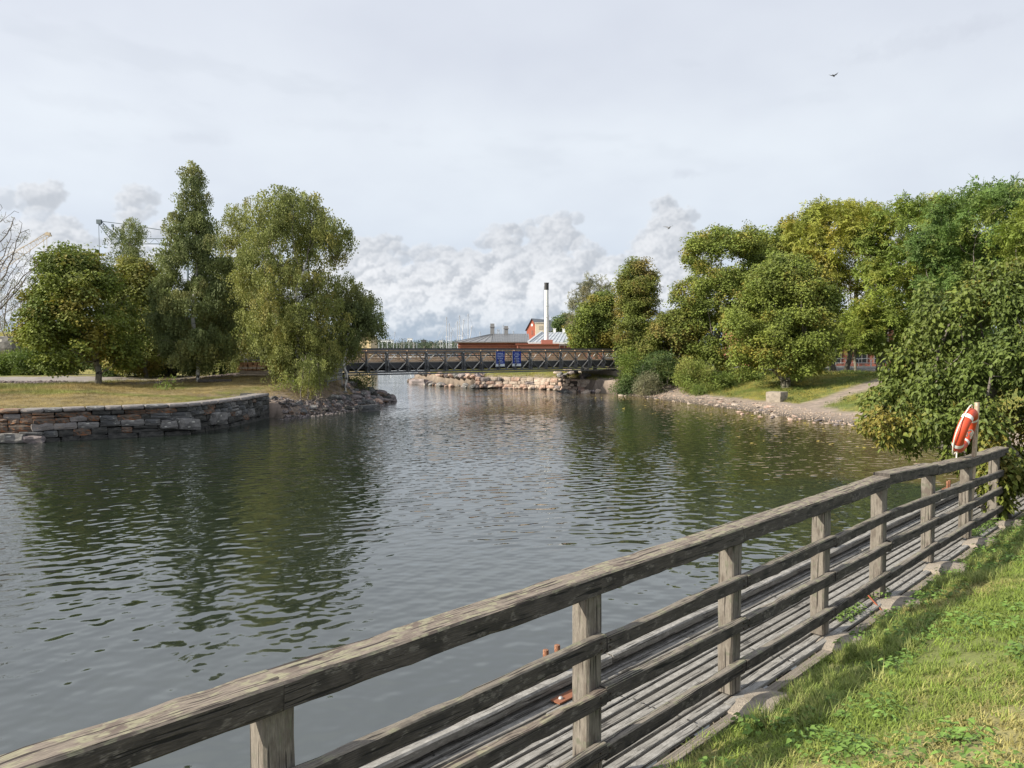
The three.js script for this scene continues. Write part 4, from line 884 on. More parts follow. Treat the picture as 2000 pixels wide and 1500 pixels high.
{
  // louvred grey sheet fence leading up to the bridge
  const t = thing('slat_fence', 'grey steel fence of horizontal slats climbing to the bridge behind the birch', 'fence');
  const pts = [[523, 742, 1.55], [566, 744, 1.55], [600, 747, 1.5], [640, 747, 1.5], [668, 742, 1.6]].map(([x, y, h]) => atHeight(x, y, h));
  for (let i = 0; i < pts.length; i++) part('post', bar([pts[i].x, pts[i].y - 0.4, pts[i].z], [pts[i].x, pts[i].y + 1.25, pts[i].z], 0.06, 0.06), galv, t);
  for (let i = 0; i < pts.length - 1; i++) for (let j = 0; j < 9; j++) { const a = pts[i], b = pts[i + 1], y = 0.08 + j * 0.135; part('slat', bar([a.x, a.y + y, a.z + 0.05], [b.x, b.y + y, b.z + 0.05], 0.03, 0.085), j % 2 ? galv : std([0.20, 0.21, 0.22], 0.5, { metalness: 0.4 }), t); }
}
{
  const p = atDepth(604, 664, 47.5), y0 = leftHeight(p.x, p.z), t = thing('road_sign', 'round orange red sign on a thin pole seen through the birch leaves', 'sign', [p.x, y0, p.z]);
  part('pole', bar([0, 0, 0], [0, p.y - y0 + 0.35, 0], 0.03, 0.03, 8), galv, t);
  const d = new THREE.CylinderGeometry(0.30, 0.30, 0.02, 28); d.rotateX(Math.PI / 2); part('disc', d, std([0.60, 0.085, 0.025], 0.45), t, [0, p.y - y0, 0.05]);
  const e = new THREE.CylinderGeometry(0.20, 0.20, 0.01, 28); e.rotateX(Math.PI / 2); part('disc_centre', e, std([0.70, 0.36, 0.05], 0.45), t, [0, p.y - y0, 0.064]);
  part('lower_plate', box(0.34, 0.16, 0.02), std([0.60, 0.10, 0.03], 0.45), t, [0, p.y - y0 - 0.44, 0.05]);
}
{
  const p = atHeight(420, 748.5, 1.5), t = thing('timber_log', 'dark weathered log lying on the dirt beside the slim birch', 'log', [p.x, leftHeight(p.x, p.z) + 0.1, p.z], 0.12);
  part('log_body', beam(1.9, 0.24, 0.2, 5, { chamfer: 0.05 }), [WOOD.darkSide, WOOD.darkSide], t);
}
// ------------------------------------------------------------------ brick, roofs, far buildings
const brickTex = dataTex(512, 512, (u, v) => {
  const rows = 40, row = Math.floor(v * rows), fv = v * rows - row, cu = u * 12 + (row % 2) * 0.5, ci = Math.floor(cu), fu = cu - ci, a = h3(((ci % 12) + 12) % 12, row, 5), n = pfbm(u, v, 5, 5, 3, 4);
  const joint = fv < 0.12 || fu < 0.045; const k = 0.75 + 0.5 * a + (n - 0.5) * 0.5;
  return E3(...(joint ? [0.21, 0.16, 0.135] : [0.27 * k, 0.092 * k, 0.065 * k]));
});
brickTex.repeat.set(1 / 3, 1 / 3);
const brick = new THREE.MeshStandardMaterial({ map: brickTex, roughness: 0.92 });
const paleBrick = new THREE.MeshStandardMaterial({ map: brickTex, roughness: 0.92, color: new THREE.Color().setRGB(1.0, 1.05, 1.1) });
const roofGrey = new THREE.MeshStandardMaterial({ color: new THREE.Color().setRGB(0.235, 0.24, 0.25), roughness: 0.55, metalness: 0.3, map: speckle });
const roofPale = new THREE.MeshStandardMaterial({ color: new THREE.Color().setRGB(0.50, 0.53, 0.56), roughness: 0.45, metalness: 0.3, map: speckle });
const brickLight = new THREE.MeshStandardMaterial({ color: new THREE.Color().setRGB(0.40, 0.165, 0.12), map: speckle, roughness: 0.9 });
const glassDark = std([0.03, 0.035, 0.04], 0.15), whitePaint = std([0.78, 0.78, 0.76], 0.6);
function poly(pts, uvk = 1) {                                       // a flat face from corners in order, with metre uv
  const a = new THREE.Vector3(...pts[0]), x = new THREE.Vector3(...pts[1]).sub(a).normalize(), n = new THREE.Vector3().crossVectors(x, new THREE.Vector3(...pts.at(-1)).sub(a)).normalize(), y = new THREE.Vector3().crossVectors(n, x), pos = [], uv = [], nor = [];
  const P = pts.map((p) => new THREE.Vector3(...p));
  for (let i = 1; i < P.length - 1; i++) for (const p of [P[0], P[i], P[i + 1]]) { pos.push(p.x, p.y, p.z); const d = p.clone().sub(a); uv.push(d.dot(x) * uvk, d.dot(y) * uvk); nor.push(n.x, n.y, n.z); }
  const g = new THREE.BufferGeometry(); g.setAttribute('position', new THREE.Float32BufferAttribute(pos, 3)); g.setAttribute('normal', new THREE.Float32BufferAttribute(nor, 3)); g.setAttribute('uv', new THREE.Float32BufferAttribute(uv, 2)); return g;
}
// standing seams up a roof plane between two eave and two ridge points
function seams(e0, e1, r0, r1, count, h = 0.05) {
  const out = [], L = (a, b, t) => a.map((v, i) => lerp(v, b[i], t));
  for (let i = 0; i <= count; i++) { const t = i / count, a = L(e0, e1, t), b = L(r0, r1, t); a[1] += h * 0.4; b[1] += h * 0.4; if (Math.hypot(a[0] - b[0], a[2] - b[2]) > 0.05) out.push(bar(a, b, 0.035, h)); }
  return out;
}
function windowOn(wall, x, y, z, w, h, turn = 0, panes = 2) {
  const o = part('window', [box(w, 0.08, 0.1, 0, h / 2, 0), box(w, 0.08, 0.1, 0, -h / 2, 0), box(0.08, h - 0.08, 0.1, w / 2 - 0.04, 0, 0), box(0.08, h - 0.08, 0.1, -w / 2 + 0.04, 0, 0), ...(panes > 1 ? [box(0.05, h - 0.08, 0.08, 0, 0, 0)] : []), box(w - 0.16, 0.05, 0.07, 0, h * 0.15, 0)], whitePaint, wall, [x, y, z], [0, turn, 0]);
  part('pane', box(w - 0.1, h - 0.1, 0.03, 0, 0, -0.02), glassDark, o);
  return o;
}
{
  // long low brick building behind the bridge
  const D = 92, k = D / FOCAL, X = (px) => (px - 1000) * k, base = 1.2, eave = EYE + 14 * k, ridge = EYE + 30 * k * 1.06, x0 = X(895), x1 = X(1034), back = 11, ov = 0.45;
  const t = thing('brick_building', 'long low red brick building with dark grey hipped sheet roof behind the bridge', 'building', [0, 0, -D]);
  part('wall', box(x1 - x0, eave - base, back, (x0 + x1) / 2, (eave + base) / 2, -back / 2), brickLight, t);
  part('cornice', [box(x1 - x0 + 0.3, 0.16, 0.3, (x0 + x1) / 2, eave - 0.1, 0.1), box(x1 - x0 + 0.16, 0.12, 0.2, (x0 + x1) / 2, eave - 0.45, 0.06)], brickLight, t);
  const e0 = [x0 - ov, eave, ov], e1 = [x1, eave, ov], b0 = [x0 - ov, eave, -back - ov], b1 = [x1, eave, -back - ov], r0 = [x0 + 4.0, ridge, -back / 2], r1 = [x1, ridge, -back / 2];
  const roof = part('roof', [poly([e0, e1, r1, r0]), poly([b1, b0, r0, r1]), poly([b0, e0, r0])], roofGrey, t);
  part('roof_seam', [...seams([x0 + 4.0, eave, ov], e1, r0, r1, 22), ...seams(e0, [x0 + 4, eave, ov], r0, r0, 5)], roofGrey, roof); roof.children[0].userData.kind = 'stuff';
  part('gutter', bar([x0 - ov, eave - 0.03, ov + 0.06], [x1, eave - 0.03, ov + 0.06], 0.12, 0.1), std([0.16, 0.15, 0.15], 0.5), t);
  for (const [px, py, w, hh] of [[959.5, 656, 0.5, 0.95], [988, 657, 0.5, 0.75]]) { const x = X(px); const c = part('chimney', [box(w, hh + 1.2, w * 1.2, x, ridge + hh - 0.75, -back / 2 + 0.2), box(w + 0.14, 0.1, w * 1.2 + 0.14, x, ridge + hh - 0.1, -back / 2 + 0.2)], std([0.20, 0.20, 0.205], 0.8), roof); }
  for (let i = 0; i < 6; i++) windowOn(t, lerp(x0 + 1, x1 - 1, i / 5), base + 1.2, 0.0, 0.9, 1.3);
  // annex with the pale roof
  const t2 = thing('boiler_house', 'red brick house with shiny pale sheet roof behind the white stack', 'building', [0, 0, -D]);
  const y1 = X(1036), y2 = X(1180), eave2 = EYE + 13 * k, ridge2 = EYE + 35 * k;
  part('wall', box(y2 - y1, eave2 - base, back + 2, (y1 + y2) / 2, (eave2 + base) / 2, -back / 2 - 0.4), brickLight, t2);
  const f0 = [y1 - 0.3, eave2, 0.9], f1 = [y2, eave2, 0.9], g0 = [y1 + 1.55, ridge2, -back / 2], g1 = [y2, ridge2, -back / 2], h0 = [y1 - 0.3, eave2, -back - 1.6], h1 = [y2, eave2, -back - 1.6];
  const rf = part('roof', [poly([f0, f1, g1, g0]), poly([h1, h0, g0, g1]), poly([h0, f0, g0])], roofPale, t2);
  part('roof_seam', seams(f0, f1, g0, g1, 20, 0.06), std([0.35, 0.37, 0.39], 0.5, { metalness: 0.3 }), rf).userData.kind = 'stuff';
  part('verge', bar([f0[0], f0[1] + 0.05, f0[2]], [g0[0], g0[1] + 0.05, g0[2]], 0.25, 0.14), std([0.42, 0.44, 0.46], 0.5, { metalness: 0.3 }), rf);
  part('fascia', bar([f0[0], eave2 - 0.1, 0.95], [f1[0], eave2 - 0.1, 0.95], 0.1, 0.22), std([0.62, 0.63, 0.63], 0.5), t2);
  for (const px of [1088, 1107]) part('roof_vent', [box(0.3, 0.5, 0.3, X(px), ridge2 + 0.2, -back / 2), box(0.38, 0.06, 0.38, X(px), ridge2 + 0.45, -back / 2)], whitePaint, rf);
  part('rail', [bar([X(1072), eave2 - 0.35, 1.2], [X(1110), eave2 - 0.35, 1.2], 0.03, 0.03, 6), ...[1072, 1082, 1092, 1101, 1110].map((p) => bar([X(p), eave2 - 0.8, 1.2], [X(p), eave2 - 0.35, 1.2], 0.025, 0.025, 6))], std([0.2, 0.18, 0.17], 0.6), t2);
  // red painted plant room with the stack on it
  const t3 = thing('plant_room', 'low plant room with red painted sheet walls under the white stack', 'building', [0, 0, -88]), K = 88 / FOCAL, Z = (px) => (px - 1000) * K, red = std([0.35, 0.135, 0.10], 0.7);
  part('wall', box(Z(1091) - Z(1010), EYE + 9 * K - 1.0, 2.6, (Z(1091) + Z(1010)) / 2, (EYE + 9 * K + 1.0) / 2, -1), red, t3);
  part('roof', box(Z(1092) - Z(1007), 0.1, 3.0, (Z(1092) + Z(1007)) / 2, EYE + 9 * K + 0.052, -1), std([0.28, 0.09, 0.06], 0.7), t3);
  part('turret', [box(1.3, 0.5, 1.2, Z(1068.5), EYE + 9 * K + 0.3, -0.8)], red, t3);
  part('downpipe', bar([Z(1010.5), EYE + 9 * K - 0.1, 0.36], [Z(1012), EYE - 0.4, 0.36], 0.09, 0.09), red, t3);
  // the stack
  const s = thing('chimney_stack', 'tall round white metal stack with black top rising above the roofs', 'chimney', [Z(1067.8), EYE + 9 * K + 0.55, -88.8]), top = EYE + 130 * K - (EYE + 9 * K + 0.55);
  part('shaft', new THREE.CylinderGeometry(0.235, 0.265, top - 0.8, 24).translate(0, (top - 0.8) / 2, 0), std([0.72, 0.73, 0.74], 0.45), s);
  part('tip', new THREE.LatheGeometry([[0.2, -0.4], [0.25, -0.4], [0.255, 0.35], [0.275, 0.37], [0.275, 0.43], [0.2, 0.43], [0.2, 0.2]].map(([a, b]) => new THREE.Vector2(a, b)), 24), std([0.03, 0.03, 0.032], 0.6), s, [0, top - 0.42, 0]);
  part('flange', [1.4, 2.6, 3.9].map((y) => new THREE.CylinderGeometry(0.275, 0.275, 0.06, 24).translate(0, y, 0)), std([0.62, 0.63, 0.64], 0.45), s);
  part('cable', tube([[-0.29, top - 0.4, 0.02], [-0.31, top / 2, 0.03], [-0.3, 0.3, 0.02]], 0.015, 20, 5), std([0.05, 0.05, 0.05], 0.7), s);
  // beige tower
  const bt = thing('roof_tower', 'beige square ventilation tower standing behind the white stack', 'tower', [X(1059.5), 0, -D - 9]);
  part('wall', box(1.15, 6.6, 1.1, 0, 3.6, 0), std([0.56, 0.48, 0.36], 0.85), bt); part('cap', [box(1.3, 0.1, 1.25, 0, 6.95, 0)], std([0.45, 0.42, 0.36], 0.8), bt); part('louvre', [box(0.5, 0.5, 0.03, 0.1, 6.3, 0.565)], std([0.35, 0.31, 0.25], 0.8), bt);
}
{
  // gabled red house further back
  const D = 132, k = D / FOCAL, t = thing('gabled_house', 'red brick gabled house with grey roof seen above the low roofs', 'house', [39 * k, 0, -D], -0.42);
  const w = 2.0, d = 9.5, eave = EYE + 38 * k, ridge = EYE + 59.5 * k;
  part('wall', [box(w, eave - 1, d, 0, (eave + 1) / 2, -d / 2), (() => { const s = new THREE.Shape([new THREE.Vector2(-w / 2, eave), new THREE.Vector2(w / 2, eave), new THREE.Vector2(0, ridge - 0.1)]); const g = new THREE.ExtrudeGeometry(s, { depth: d - 0.02, bevelEnabled: false }); g.translate(0, 0, -d + 0.01); return g; })()], new THREE.MeshStandardMaterial({ color: new THREE.Color().setRGB(0.33, 0.095, 0.06), roughness: 0.9 }), t);
  part('roof', [bar([-w / 2 - 0.12, eave - 0.1, -d / 2], [0, ridge, -d / 2], 0.12, 0.12), bar([w / 2 + 0.12, eave - 0.1, -d / 2], [0, ridge, -d / 2], 0.12, 0.12), poly([[w / 2 + 0.25, eave - 0.2, 0.2], [w / 2 + 0.25, eave - 0.2, -d - 0.2], [0, ridge + 0.05, -d - 0.2], [0, ridge + 0.05, 0.2]]), poly([[-w / 2 - 0.25, eave - 0.2, -d - 0.2], [-w / 2 - 0.25, eave - 0.2, 0.2], [0, ridge + 0.05, 0.2], [0, ridge + 0.05, -d - 0.2]])], std([0.23, 0.235, 0.245], 0.6), t);
  part('chimney', [box(0.5, 1.1, 0.5, 0.1, ridge + 0.3, -d * 0.72)], std([0.16, 0.15, 0.15], 0.85), t);
  part('window', [box(0.28, 0.4, 0.05, 0, ridge - 1.1, 0.02)], whitePaint, t); part('window', [box(0.3, 0.75, 0.05, 0, eave - 0.5, 0.02)], std([0.25, 0.10, 0.07], 0.8), t);
}
{
  // brick hall behind the trees on the right
  const D = 82, k = D / FOCAL, X = (px) => (px - 1000) * k, t = thing('brick_hall', 'long red brick hall with dark grey roof behind the trees on the right', 'building', [0, 0, -D]);
  const base = 1.5, eave = EYE + 53 * k, ridge = EYE + 82 * k, x0 = X(1470), x1 = X(1900), back = 12;
  part('wall', box(x1 - x0, eave - base, back, (x0 + x1) / 2, (eave + base) / 2, -back / 2), brick, t);
  part('cornice', [box(x1 - x0 + 0.2, 0.2, 0.3, (x0 + x1) / 2, eave - 0.15, 0.12), box(x1 - x0 + 0.1, 0.14, 0.2, (x0 + x1) / 2, eave - 1.35, 0.06)], paleBrick, t);
  const rf = part('roof', [poly([[x0 - 0.4, eave, 0.5], [x1, eave, 0.5], [x1, ridge, -back / 2], [x0 - 0.4, ridge, -back / 2]]), poly([[x1, eave, -back - 0.5], [x0 - 0.4, eave, -back - 0.5], [x0 - 0.4, ridge, -back / 2], [x1, ridge, -back / 2]])], std([0.24, 0.245, 0.275], 0.5, { metalness: 0.3 }), t);
  part('roof_seam', seams([x0, eave, 0.5], [x1, eave, 0.5], [x0, ridge, -back / 2], [x1, ridge, -back / 2], 40), std([0.16, 0.165, 0.19], 0.5, { metalness: 0.3 }), rf).userData.kind = 'stuff';
  for (const px of [1500, 1545, 1592, 1629, 1680, 1720, 1757, 1800]) { const o = part('window', [box(1.5, 0.1, 0.12, 0, 1.9, 0), box(0.1, 3.8, 0.12, 0.7, 0, 0), box(0.1, 3.8, 0.12, -0.7, 0, 0), box(0.06, 3.8, 0.1, 0.15, 0, 0), box(1.3, 0.06, 0.1, 0, 0.6, 0), box(1.3, 0.06, 0.1, 0, -0.6, 0)], std([0.17, 0.155, 0.15], 0.7), t, [X(px), base + 2.4, 0.02]); part('pane', box(1.36, 3.75, 0.03, 0, 0, -0.0), glassDark, o); }
  // low brick wing with the pale roof
  const D2 = 78, q = D2 / FOCAL, Z = (px) => (px - 1000) * q, w = thing('brick_wing', 'low brick wing with bright pale roof half hidden by the maples', 'building', [0, 0, -D2]), e2 = EYE + 13 * q, r2 = EYE + 37 * q;
  part('wall', box(Z(1372) - Z(1245), e2 - 1.4, 9, (Z(1372) + Z(1245)) / 2, (e2 + 1.4) / 2, -4.5), brick, w);
  part('roof', [poly([[Z(1243), e2, 0.4], [Z(1374), e2, 0.4], [Z(1374), r2, -4.5], [Z(1243), r2, -4.5]]), poly([[Z(1374), e2, -9.4], [Z(1243), e2, -9.4], [Z(1243), r2, -4.5], [Z(1374), r2, -4.5]])], roofPale, w);
  part('band', box(Z(1372) - Z(1245) + 0.1, 0.2, 0.2, (Z(1372) + Z(1245)) / 2, e2 - 0.2, 0.08), paleBrick, w);
  for (const px of [1265, 1300, 1335]) windowOn(w, Z(px), e2 - 1.4, 0.01, 1.0, 1.4);
  const mast = thing('lamp_post', 'thin pale lamp post with twin heads behind the maples', 'lamp post', [Z(1294), 1.4, -70]);
  part('pole', bar([0, 0, 0], [0, 5.6, 0], 0.06, 0.05, 8), galv, mast); part('lamp_head', [box(0.45, 0.1, 0.2, 0.2, 5.6, 0), box(0.45, 0.1, 0.2, -0.2, 5.5, 0)], std([0.5, 0.52, 0.54], 0.5), mast);
  const bin = thing('yellow_box', 'small yellow post box like cabinet glimpsed left of the maples beside the bridge', 'cabinet', [atDepth(1269, 703, 66).x, 1.9, -66]);
  part('cabinet_body', box(0.26, 0.42, 0.22, 0, 0.8, 0), std([0.72, 0.40, 0.02], 0.5), bin); part('cabinet_post', bar([0, -0.4, 0], [0, 0.6, 0], 0.03, 0.03, 6), galv, bin);
  const flagOrange = thing('orange_sign', 'orange warning sign glimpsed through leaves right of the bridge end', 'sign', [atDepth(1275, 669, 68).x, 2.0, -68]);
  part('plate', box(0.42, 0.62, 0.03, 0, EYE + 0.55 - 2.0, 0.04), std([0.70, 0.13, 0.02], 0.5), flagOrange); part('pole', bar([0, -0.4, 0], [0, EYE + 0.9 - 2.0, 0], 0.03, 0.03, 6), galv, flagOrange);
}
{
  // white tubular railing of the yard
  const D = 74, k = D / FOCAL, X = (px) => (px - 1000) * k, y = 1.75;
  const t = thing('yard_railing', 'white tubular steel railing along the paved yard before the brick hall', 'railing', [0, 0, -D]);
  const bays = [[1532, 1570], [1612, 1652], [1654, 1700], [1702, 1745]];
  bays.forEach(([a, b]) => {
    const x0 = X(a), x1 = X(b), h = 0.82;
    part('frame', tube([[x0, y, 0], [x0, y + h - 0.12, 0], [x0 + 0.12, y + h, 0], [(x0 + x1) / 2, y + h, 0], [x1 - 0.12, y + h, 0], [x1, y + h - 0.12, 0], [x1, y, 0]], 0.035, 60, 6), whitePaint, t);
    part('middle_rail', bar([x0, y + 0.42, 0], [x1, y + 0.42, 0], 0.025, 0.025, 6), whitePaint, t);
    part('upright', bar([(x0 + x1) / 2, y, 0], [(x0 + x1) / 2, y + h, 0], 0.025, 0.025, 6), whitePaint, t);
  });
  part('kerb_stone', box(X(1750) - X(1528), 0.26, 0.3, (X(1750) + X(1528)) / 2, y - 0.02, 0), std([0.62, 0.60, 0.54], 0.85), t);
}
{
  // beige house end behind the left trees
  const D = 112, k = D / FOCAL, t = thing('beige_house', 'pale yellow plastered house end just left of the far moorings', 'house', [(690 - 1000) * k, 0, -D]);
  part('wall', box(5, 5.6, 6, 0, 2.6, -3), std([0.56, 0.45, 0.27], 0.85), t); part('roof', [poly([[-2.8, 5.4, 0.3], [2.7, 5.4, 0.3], [0, 6.3, -3]]), poly([[2.7, 5.4, 0.3], [2.7, 5.4, -6.3], [0, 6.3, -3]]), poly([[2.7, 5.4, -6.3], [-2.8, 5.4, -6.3], [0, 6.3, -3]]), poly([[-2.8, 5.4, -6.3], [-2.8, 5.4, 0.3], [0, 6.3, -3]])], std([0.3, 0.22, 0.17], 0.8), t);
  part('corner_board', [box(0.35, 5.3, 0.2, 2.45, 2.7, 0.05)], std([0.62, 0.5, 0.3], 0.8), t);
}
// ------------------------------------------------------------------ boats, far shore, cranes
function sailboat(px, top, depth, lean, label, group) {
  const k = depth / FOCAL, h = EYE + (682 - top) * k - 1.1, t = thing('sailboat', label, 'sailboat', [(px - 1000) * k, 0, -depth], 0.3 + 0.4 * vn(px, 3), group);
  const s = new THREE.Shape(); s.moveTo(-4.2, 0.9); s.quadraticCurveTo(0, 0.75, 4.6, 1.15); s.quadraticCurveTo(3.6, -0.2, 1.5, -0.4); s.lineTo(-3.6, -0.3); s.closePath();
  const hull = new THREE.ExtrudeGeometry(s, { depth: 2.0, bevelEnabled: true, bevelSize: 0.25, bevelThickness: 0.4, bevelSegments: 2 }); hull.translate(0, 0, -1.0);
  part('hull', hull, std([0.70, 0.71, 0.72], 0.35), t); part('cabin', box(3.2, 0.5, 1.4, 0, 1.2, 0), std([0.62, 0.62, 0.6], 0.5), t);
  const m = new THREE.Group(); m.name = 'rig'; m.position.y = 1.1; m.rotation.z = lean; t.add(m);
  part('mast', bar([0.4, 0, 0], [0.4, h, 0], 0.075, 0.095, 8), std([0.46, 0.47, 0.49], 0.4, { metalness: 0.4 }), m);
  part('spreader', [bar([0.4, h * 0.55, -0.6], [0.4, h * 0.55, 0.6], 0.04, 0.04, 5)], std([0.6, 0.61, 0.63], 0.4, { metalness: 0.4 }), m);
  part('boom', bar([0.4, 0.9, 0], [-3.2, 0.95, 0], 0.09, 0.09, 6), std([0.25, 0.3, 0.4], 0.7), m);
  part('stay', [bar([0.4, h, 0], [4.4, 0.1, 0], 0.018, 0.018, 4), bar([0.4, h, 0], [-3.9, 0.1, 0], 0.018, 0.018, 4)], std([0.35, 0.36, 0.38], 0.5), m);
  return t;
}
{
  const G = 'sailboats moored behind the bridge', tall = [[869, 618.7, 'tallest mast at the left end of the moored row'], [873.8, 632, 'shorter thick mast right beside the left end mast'], [890, 628, 'mast standing just left of the middle pair'], [894.8, 615.6, 'tall mast right of centre in the row'], [911, 613, 'tallest mast nearest the brick building roof']];
  tall.forEach(([px, y, w], i) => sailboat(px, y, 150 + i * 4, 0, `moored sailboat, its bare mast the ${w}`, G));
  sailboat(878, 648, 165, 0, 'moored sailboat with a very short mast among the left masts', G); sailboat(901, 649, 168, 0, 'moored sailboat with a short mast between two tall ones', G);
  const crossed = [[908, 635, 0.17], [895, 622, 0.12]];
  for (const [px, y, lean] of crossed) sailboat(px, y, 160, -lean, lean > 0.15 ? 'sailboat with its mast lowered aslant near the brick building' : 'sailboat with a slightly leaning mast in the middle of the row', G);
  [[935, 648, 'first mast tip at the left end of the roof'], [968.5, 642.6, 'left mast of a close pair right of the first chimney'], [971.5, 643, 'right mast of a close pair right of the first chimney'], [980, 634.5, 'tallest mast tip standing between the two chimneys'], [1000, 646, 'last mast tip right of both chimneys']].forEach(([px, y, w]) => sailboat(px, y, 175, 0, `sailboat behind the roof, ${w}`, 'masts above the dark grey roof'));
  [[738, 664, 'leftmost of the far row'], [745, 660, 'second from the left of the far row'], [755, 663, 'third from the left, before the white hall'], [765, 647, 'tallest mast of the far row, leaning'], [773, 666, 'just right of the leaning mast'], [787, 668, 'before the tallest round tree'], [797, 663, 'below the white tower block'], [806, 668, 'before the yellowish far tree'], [812, 670, 'shortest mast of the far row'], [858, 664, 'left of two masts beside the moored row'], [863, 660, 'right of two masts beside the moored row']].forEach(([px, y, w], i) => sailboat(px, y, 240 + (i % 4) * 12, i === 3 ? -0.1 : 0, `far sailboat, ${w}`, 'far sailboats before the wooded shore'));
}
function farBlock(name, label, cat, px0, px1, py0, py1, depth, rgb, parts = []) {
  const k = depth / FOCAL, x0 = (px0 - 1000) * k, x1 = (px1 - 1000) * k, y1 = EYE + (682 - py0) * k, y0 = EYE + (682 - py1) * k - 3, t = thing(name, label, cat, [(x0 + x1) / 2, 0, -depth]);
  part('wall', box(x1 - x0, y1 - y0, (x1 - x0) * 0.5, 0, (y0 + y1) / 2, 0), std(rgb, 0.8), t);
  part('roof', box((x1 - x0) * 1.04, 0.4, (x1 - x0) * 0.54, 0, y1 + 0.21, 0), std(scale3(rgb, 0.7), 0.8), t);
  const n = Math.max(2, Math.round((x1 - x0) / 4)); for (let i = 0; i < n; i++) part('window', box((x1 - x0) / n * 0.5, 1.4, 0.1, lerp(x0, x1, (i + 0.5) / n) - (x0 + x1) / 2, y1 - 1.8, (x1 - x0) * 0.25 + 0.04), glassDark, t);
  return t;
}
farBlock('white_hall', 'long low white building on the far shore at the left of the opening', 'building', 734, 768, 664.5, 668, 560, [0.80, 0.81, 0.82]);
farBlock('white_tower_block', 'small white block with grey side on the far wooded shore', 'building', 796, 806, 661.5, 668, 560, [0.78, 0.78, 0.78]);
farBlock('dark_pavilion', 'dark flat roofed pavilion on the far wooded shore', 'building', 823, 833, 665, 668.5, 540, [0.10, 0.10, 0.11]);
farBlock('white_villa', 'pale house low among the far trees left of the masts', 'building', 858, 864, 666, 669, 520, [0.72, 0.70, 0.66]);
function lattice(a, b, w, n, mat, parent, name) {                    // a square lattice girder
  const A = new THREE.Vector3(...a), B = new THREE.Vector3(...b), d = B.clone().sub(A), s = new THREE.Vector3(0, 0, 1), u = new THREE.Vector3().crossVectors(s, d).normalize(), g = [], corner = (t, i, k) => A.clone().addScaledVector(d, t).addScaledVector(u, (i - 0.5) * w * (1 - 0.55 * t * (k ?? 1))).addScaledVector(s, ((i + (k ? 0 : 0)) % 2 - 0.5) * 0).toArray();
  for (const i of [0, 1]) g.push(bar(corner(0, i), corner(1, i), 0.11, 0.11));
  for (let k = 0; k < n; k++) { g.push(bar(corner(k / n, k % 2), corner((k + 1) / n, (k + 1) % 2), 0.055, 0.055)); g.push(bar(corner((k + 1) / n, 0), corner((k + 1) / n, 1), 0.07, 0.07)); }
  return part(name, g, mat, parent);
}
{
  const D = 150, k = D / FOCAL, at = (px, py, z = 0) => [(px - 250) * k, EYE + (682 - py) * k, z], steel = std([0.10, 0.13, 0.145], 0.7);
  const t = thing('dock_crane', 'dark lattice dock crane with raised jib above the left trees', 'crane', [(250 - 1000) * k, 0, -D]);
  lattice(at(238, 478), at(201, 436), 1.6, 12, steel, t, 'jib');
  part('jib_head', box(0.9, 0.8, 0.5, ...at(200.5, 435.5)), steel, t);
  part('hoist_rope', bar(at(199.5, 437), at(199.5, 520), 0.05, 0.05, 5), steel, t);
  part('tie_rope', [bar(at(201, 434), at(249, 440), 0.07, 0.07, 5), bar(at(249, 440), at(325, 452), 0.07, 0.07, 5)], steel, t);
  part('gantry_leg', [bar(at(236, 477), at(249, 439), 0.3, 0.3), bar(at(244, 477), at(249, 439), 0.2, 0.2)], steel, t);
  part('bridge_girder', [bar(at(226, 478), at(470, 478), 0.16, 0.16), bar(at(275, 468), at(470, 468), 0.13, 0.13), ...Array.from({ length: 18 }, (_, i) => bar(at(275 + i * 10.8, i % 2 ? 468 : 478), at(275 + (i + 1) * 10.8, i % 2 ? 478 : 468), 0.05, 0.05))], steel, t);
  part('tower', [bar(at(372, 478), at(366, 690), 0.3, 0.3), bar(at(392, 478), at(398, 690), 0.3, 0.3), ...Array.from({ length: 10 }, (_, i) => bar(at(i % 2 ? 371 : 393, 480 + i * 20), at(i % 2 ? 395 : 369, 500 + i * 20), 0.14, 0.14))], steel, t);
  part('hook_block', [bar(at(226, 440), at(227, 452), 0.05, 0.05, 5), box(0.4, 0.5, 0.3, ...at(226.5, 443))], steel, t);
  const D2 = 190, q = D2 / FOCAL, at2 = (px, py, z = 0) => [(px - 60) * q, EYE + (682 - py) * q, z], yel = std([0.46, 0.37, 0.25], 0.7);
  const y = thing('yellow_crane', 'pale yellow lattice crane jib rising behind the bare branches', 'crane', [(60 - 1000) * q, 0, -D2]);
  lattice(at2(-70, 572), at2(102, 459), 2.6, 26, yel, y, 'jib'); part('jib_head', [box(1.1, 0.7, 0.5, ...at2(101, 459)), box(0.7, 0.4, 0.4, ...at2(104.5, 462))], yel, y);
  part('tie_rope', bar(at2(-75, 545), at2(98, 461), 0.07, 0.07, 5), yel, y); part('hoist_rope', [bar(at2(98, 464), at2(98, 560), 0.06, 0.06, 5), bar(at2(92, 467), at2(92, 560), 0.06, 0.06, 5)], yel, y);
  part('tower', [bar(at2(-72, 560), at2(-72, 690), 1.8, 1.8)], yel, y); part('cab', box(2.6, 2.4, 2.2, ...at2(-70, 575)), yel, y);
}
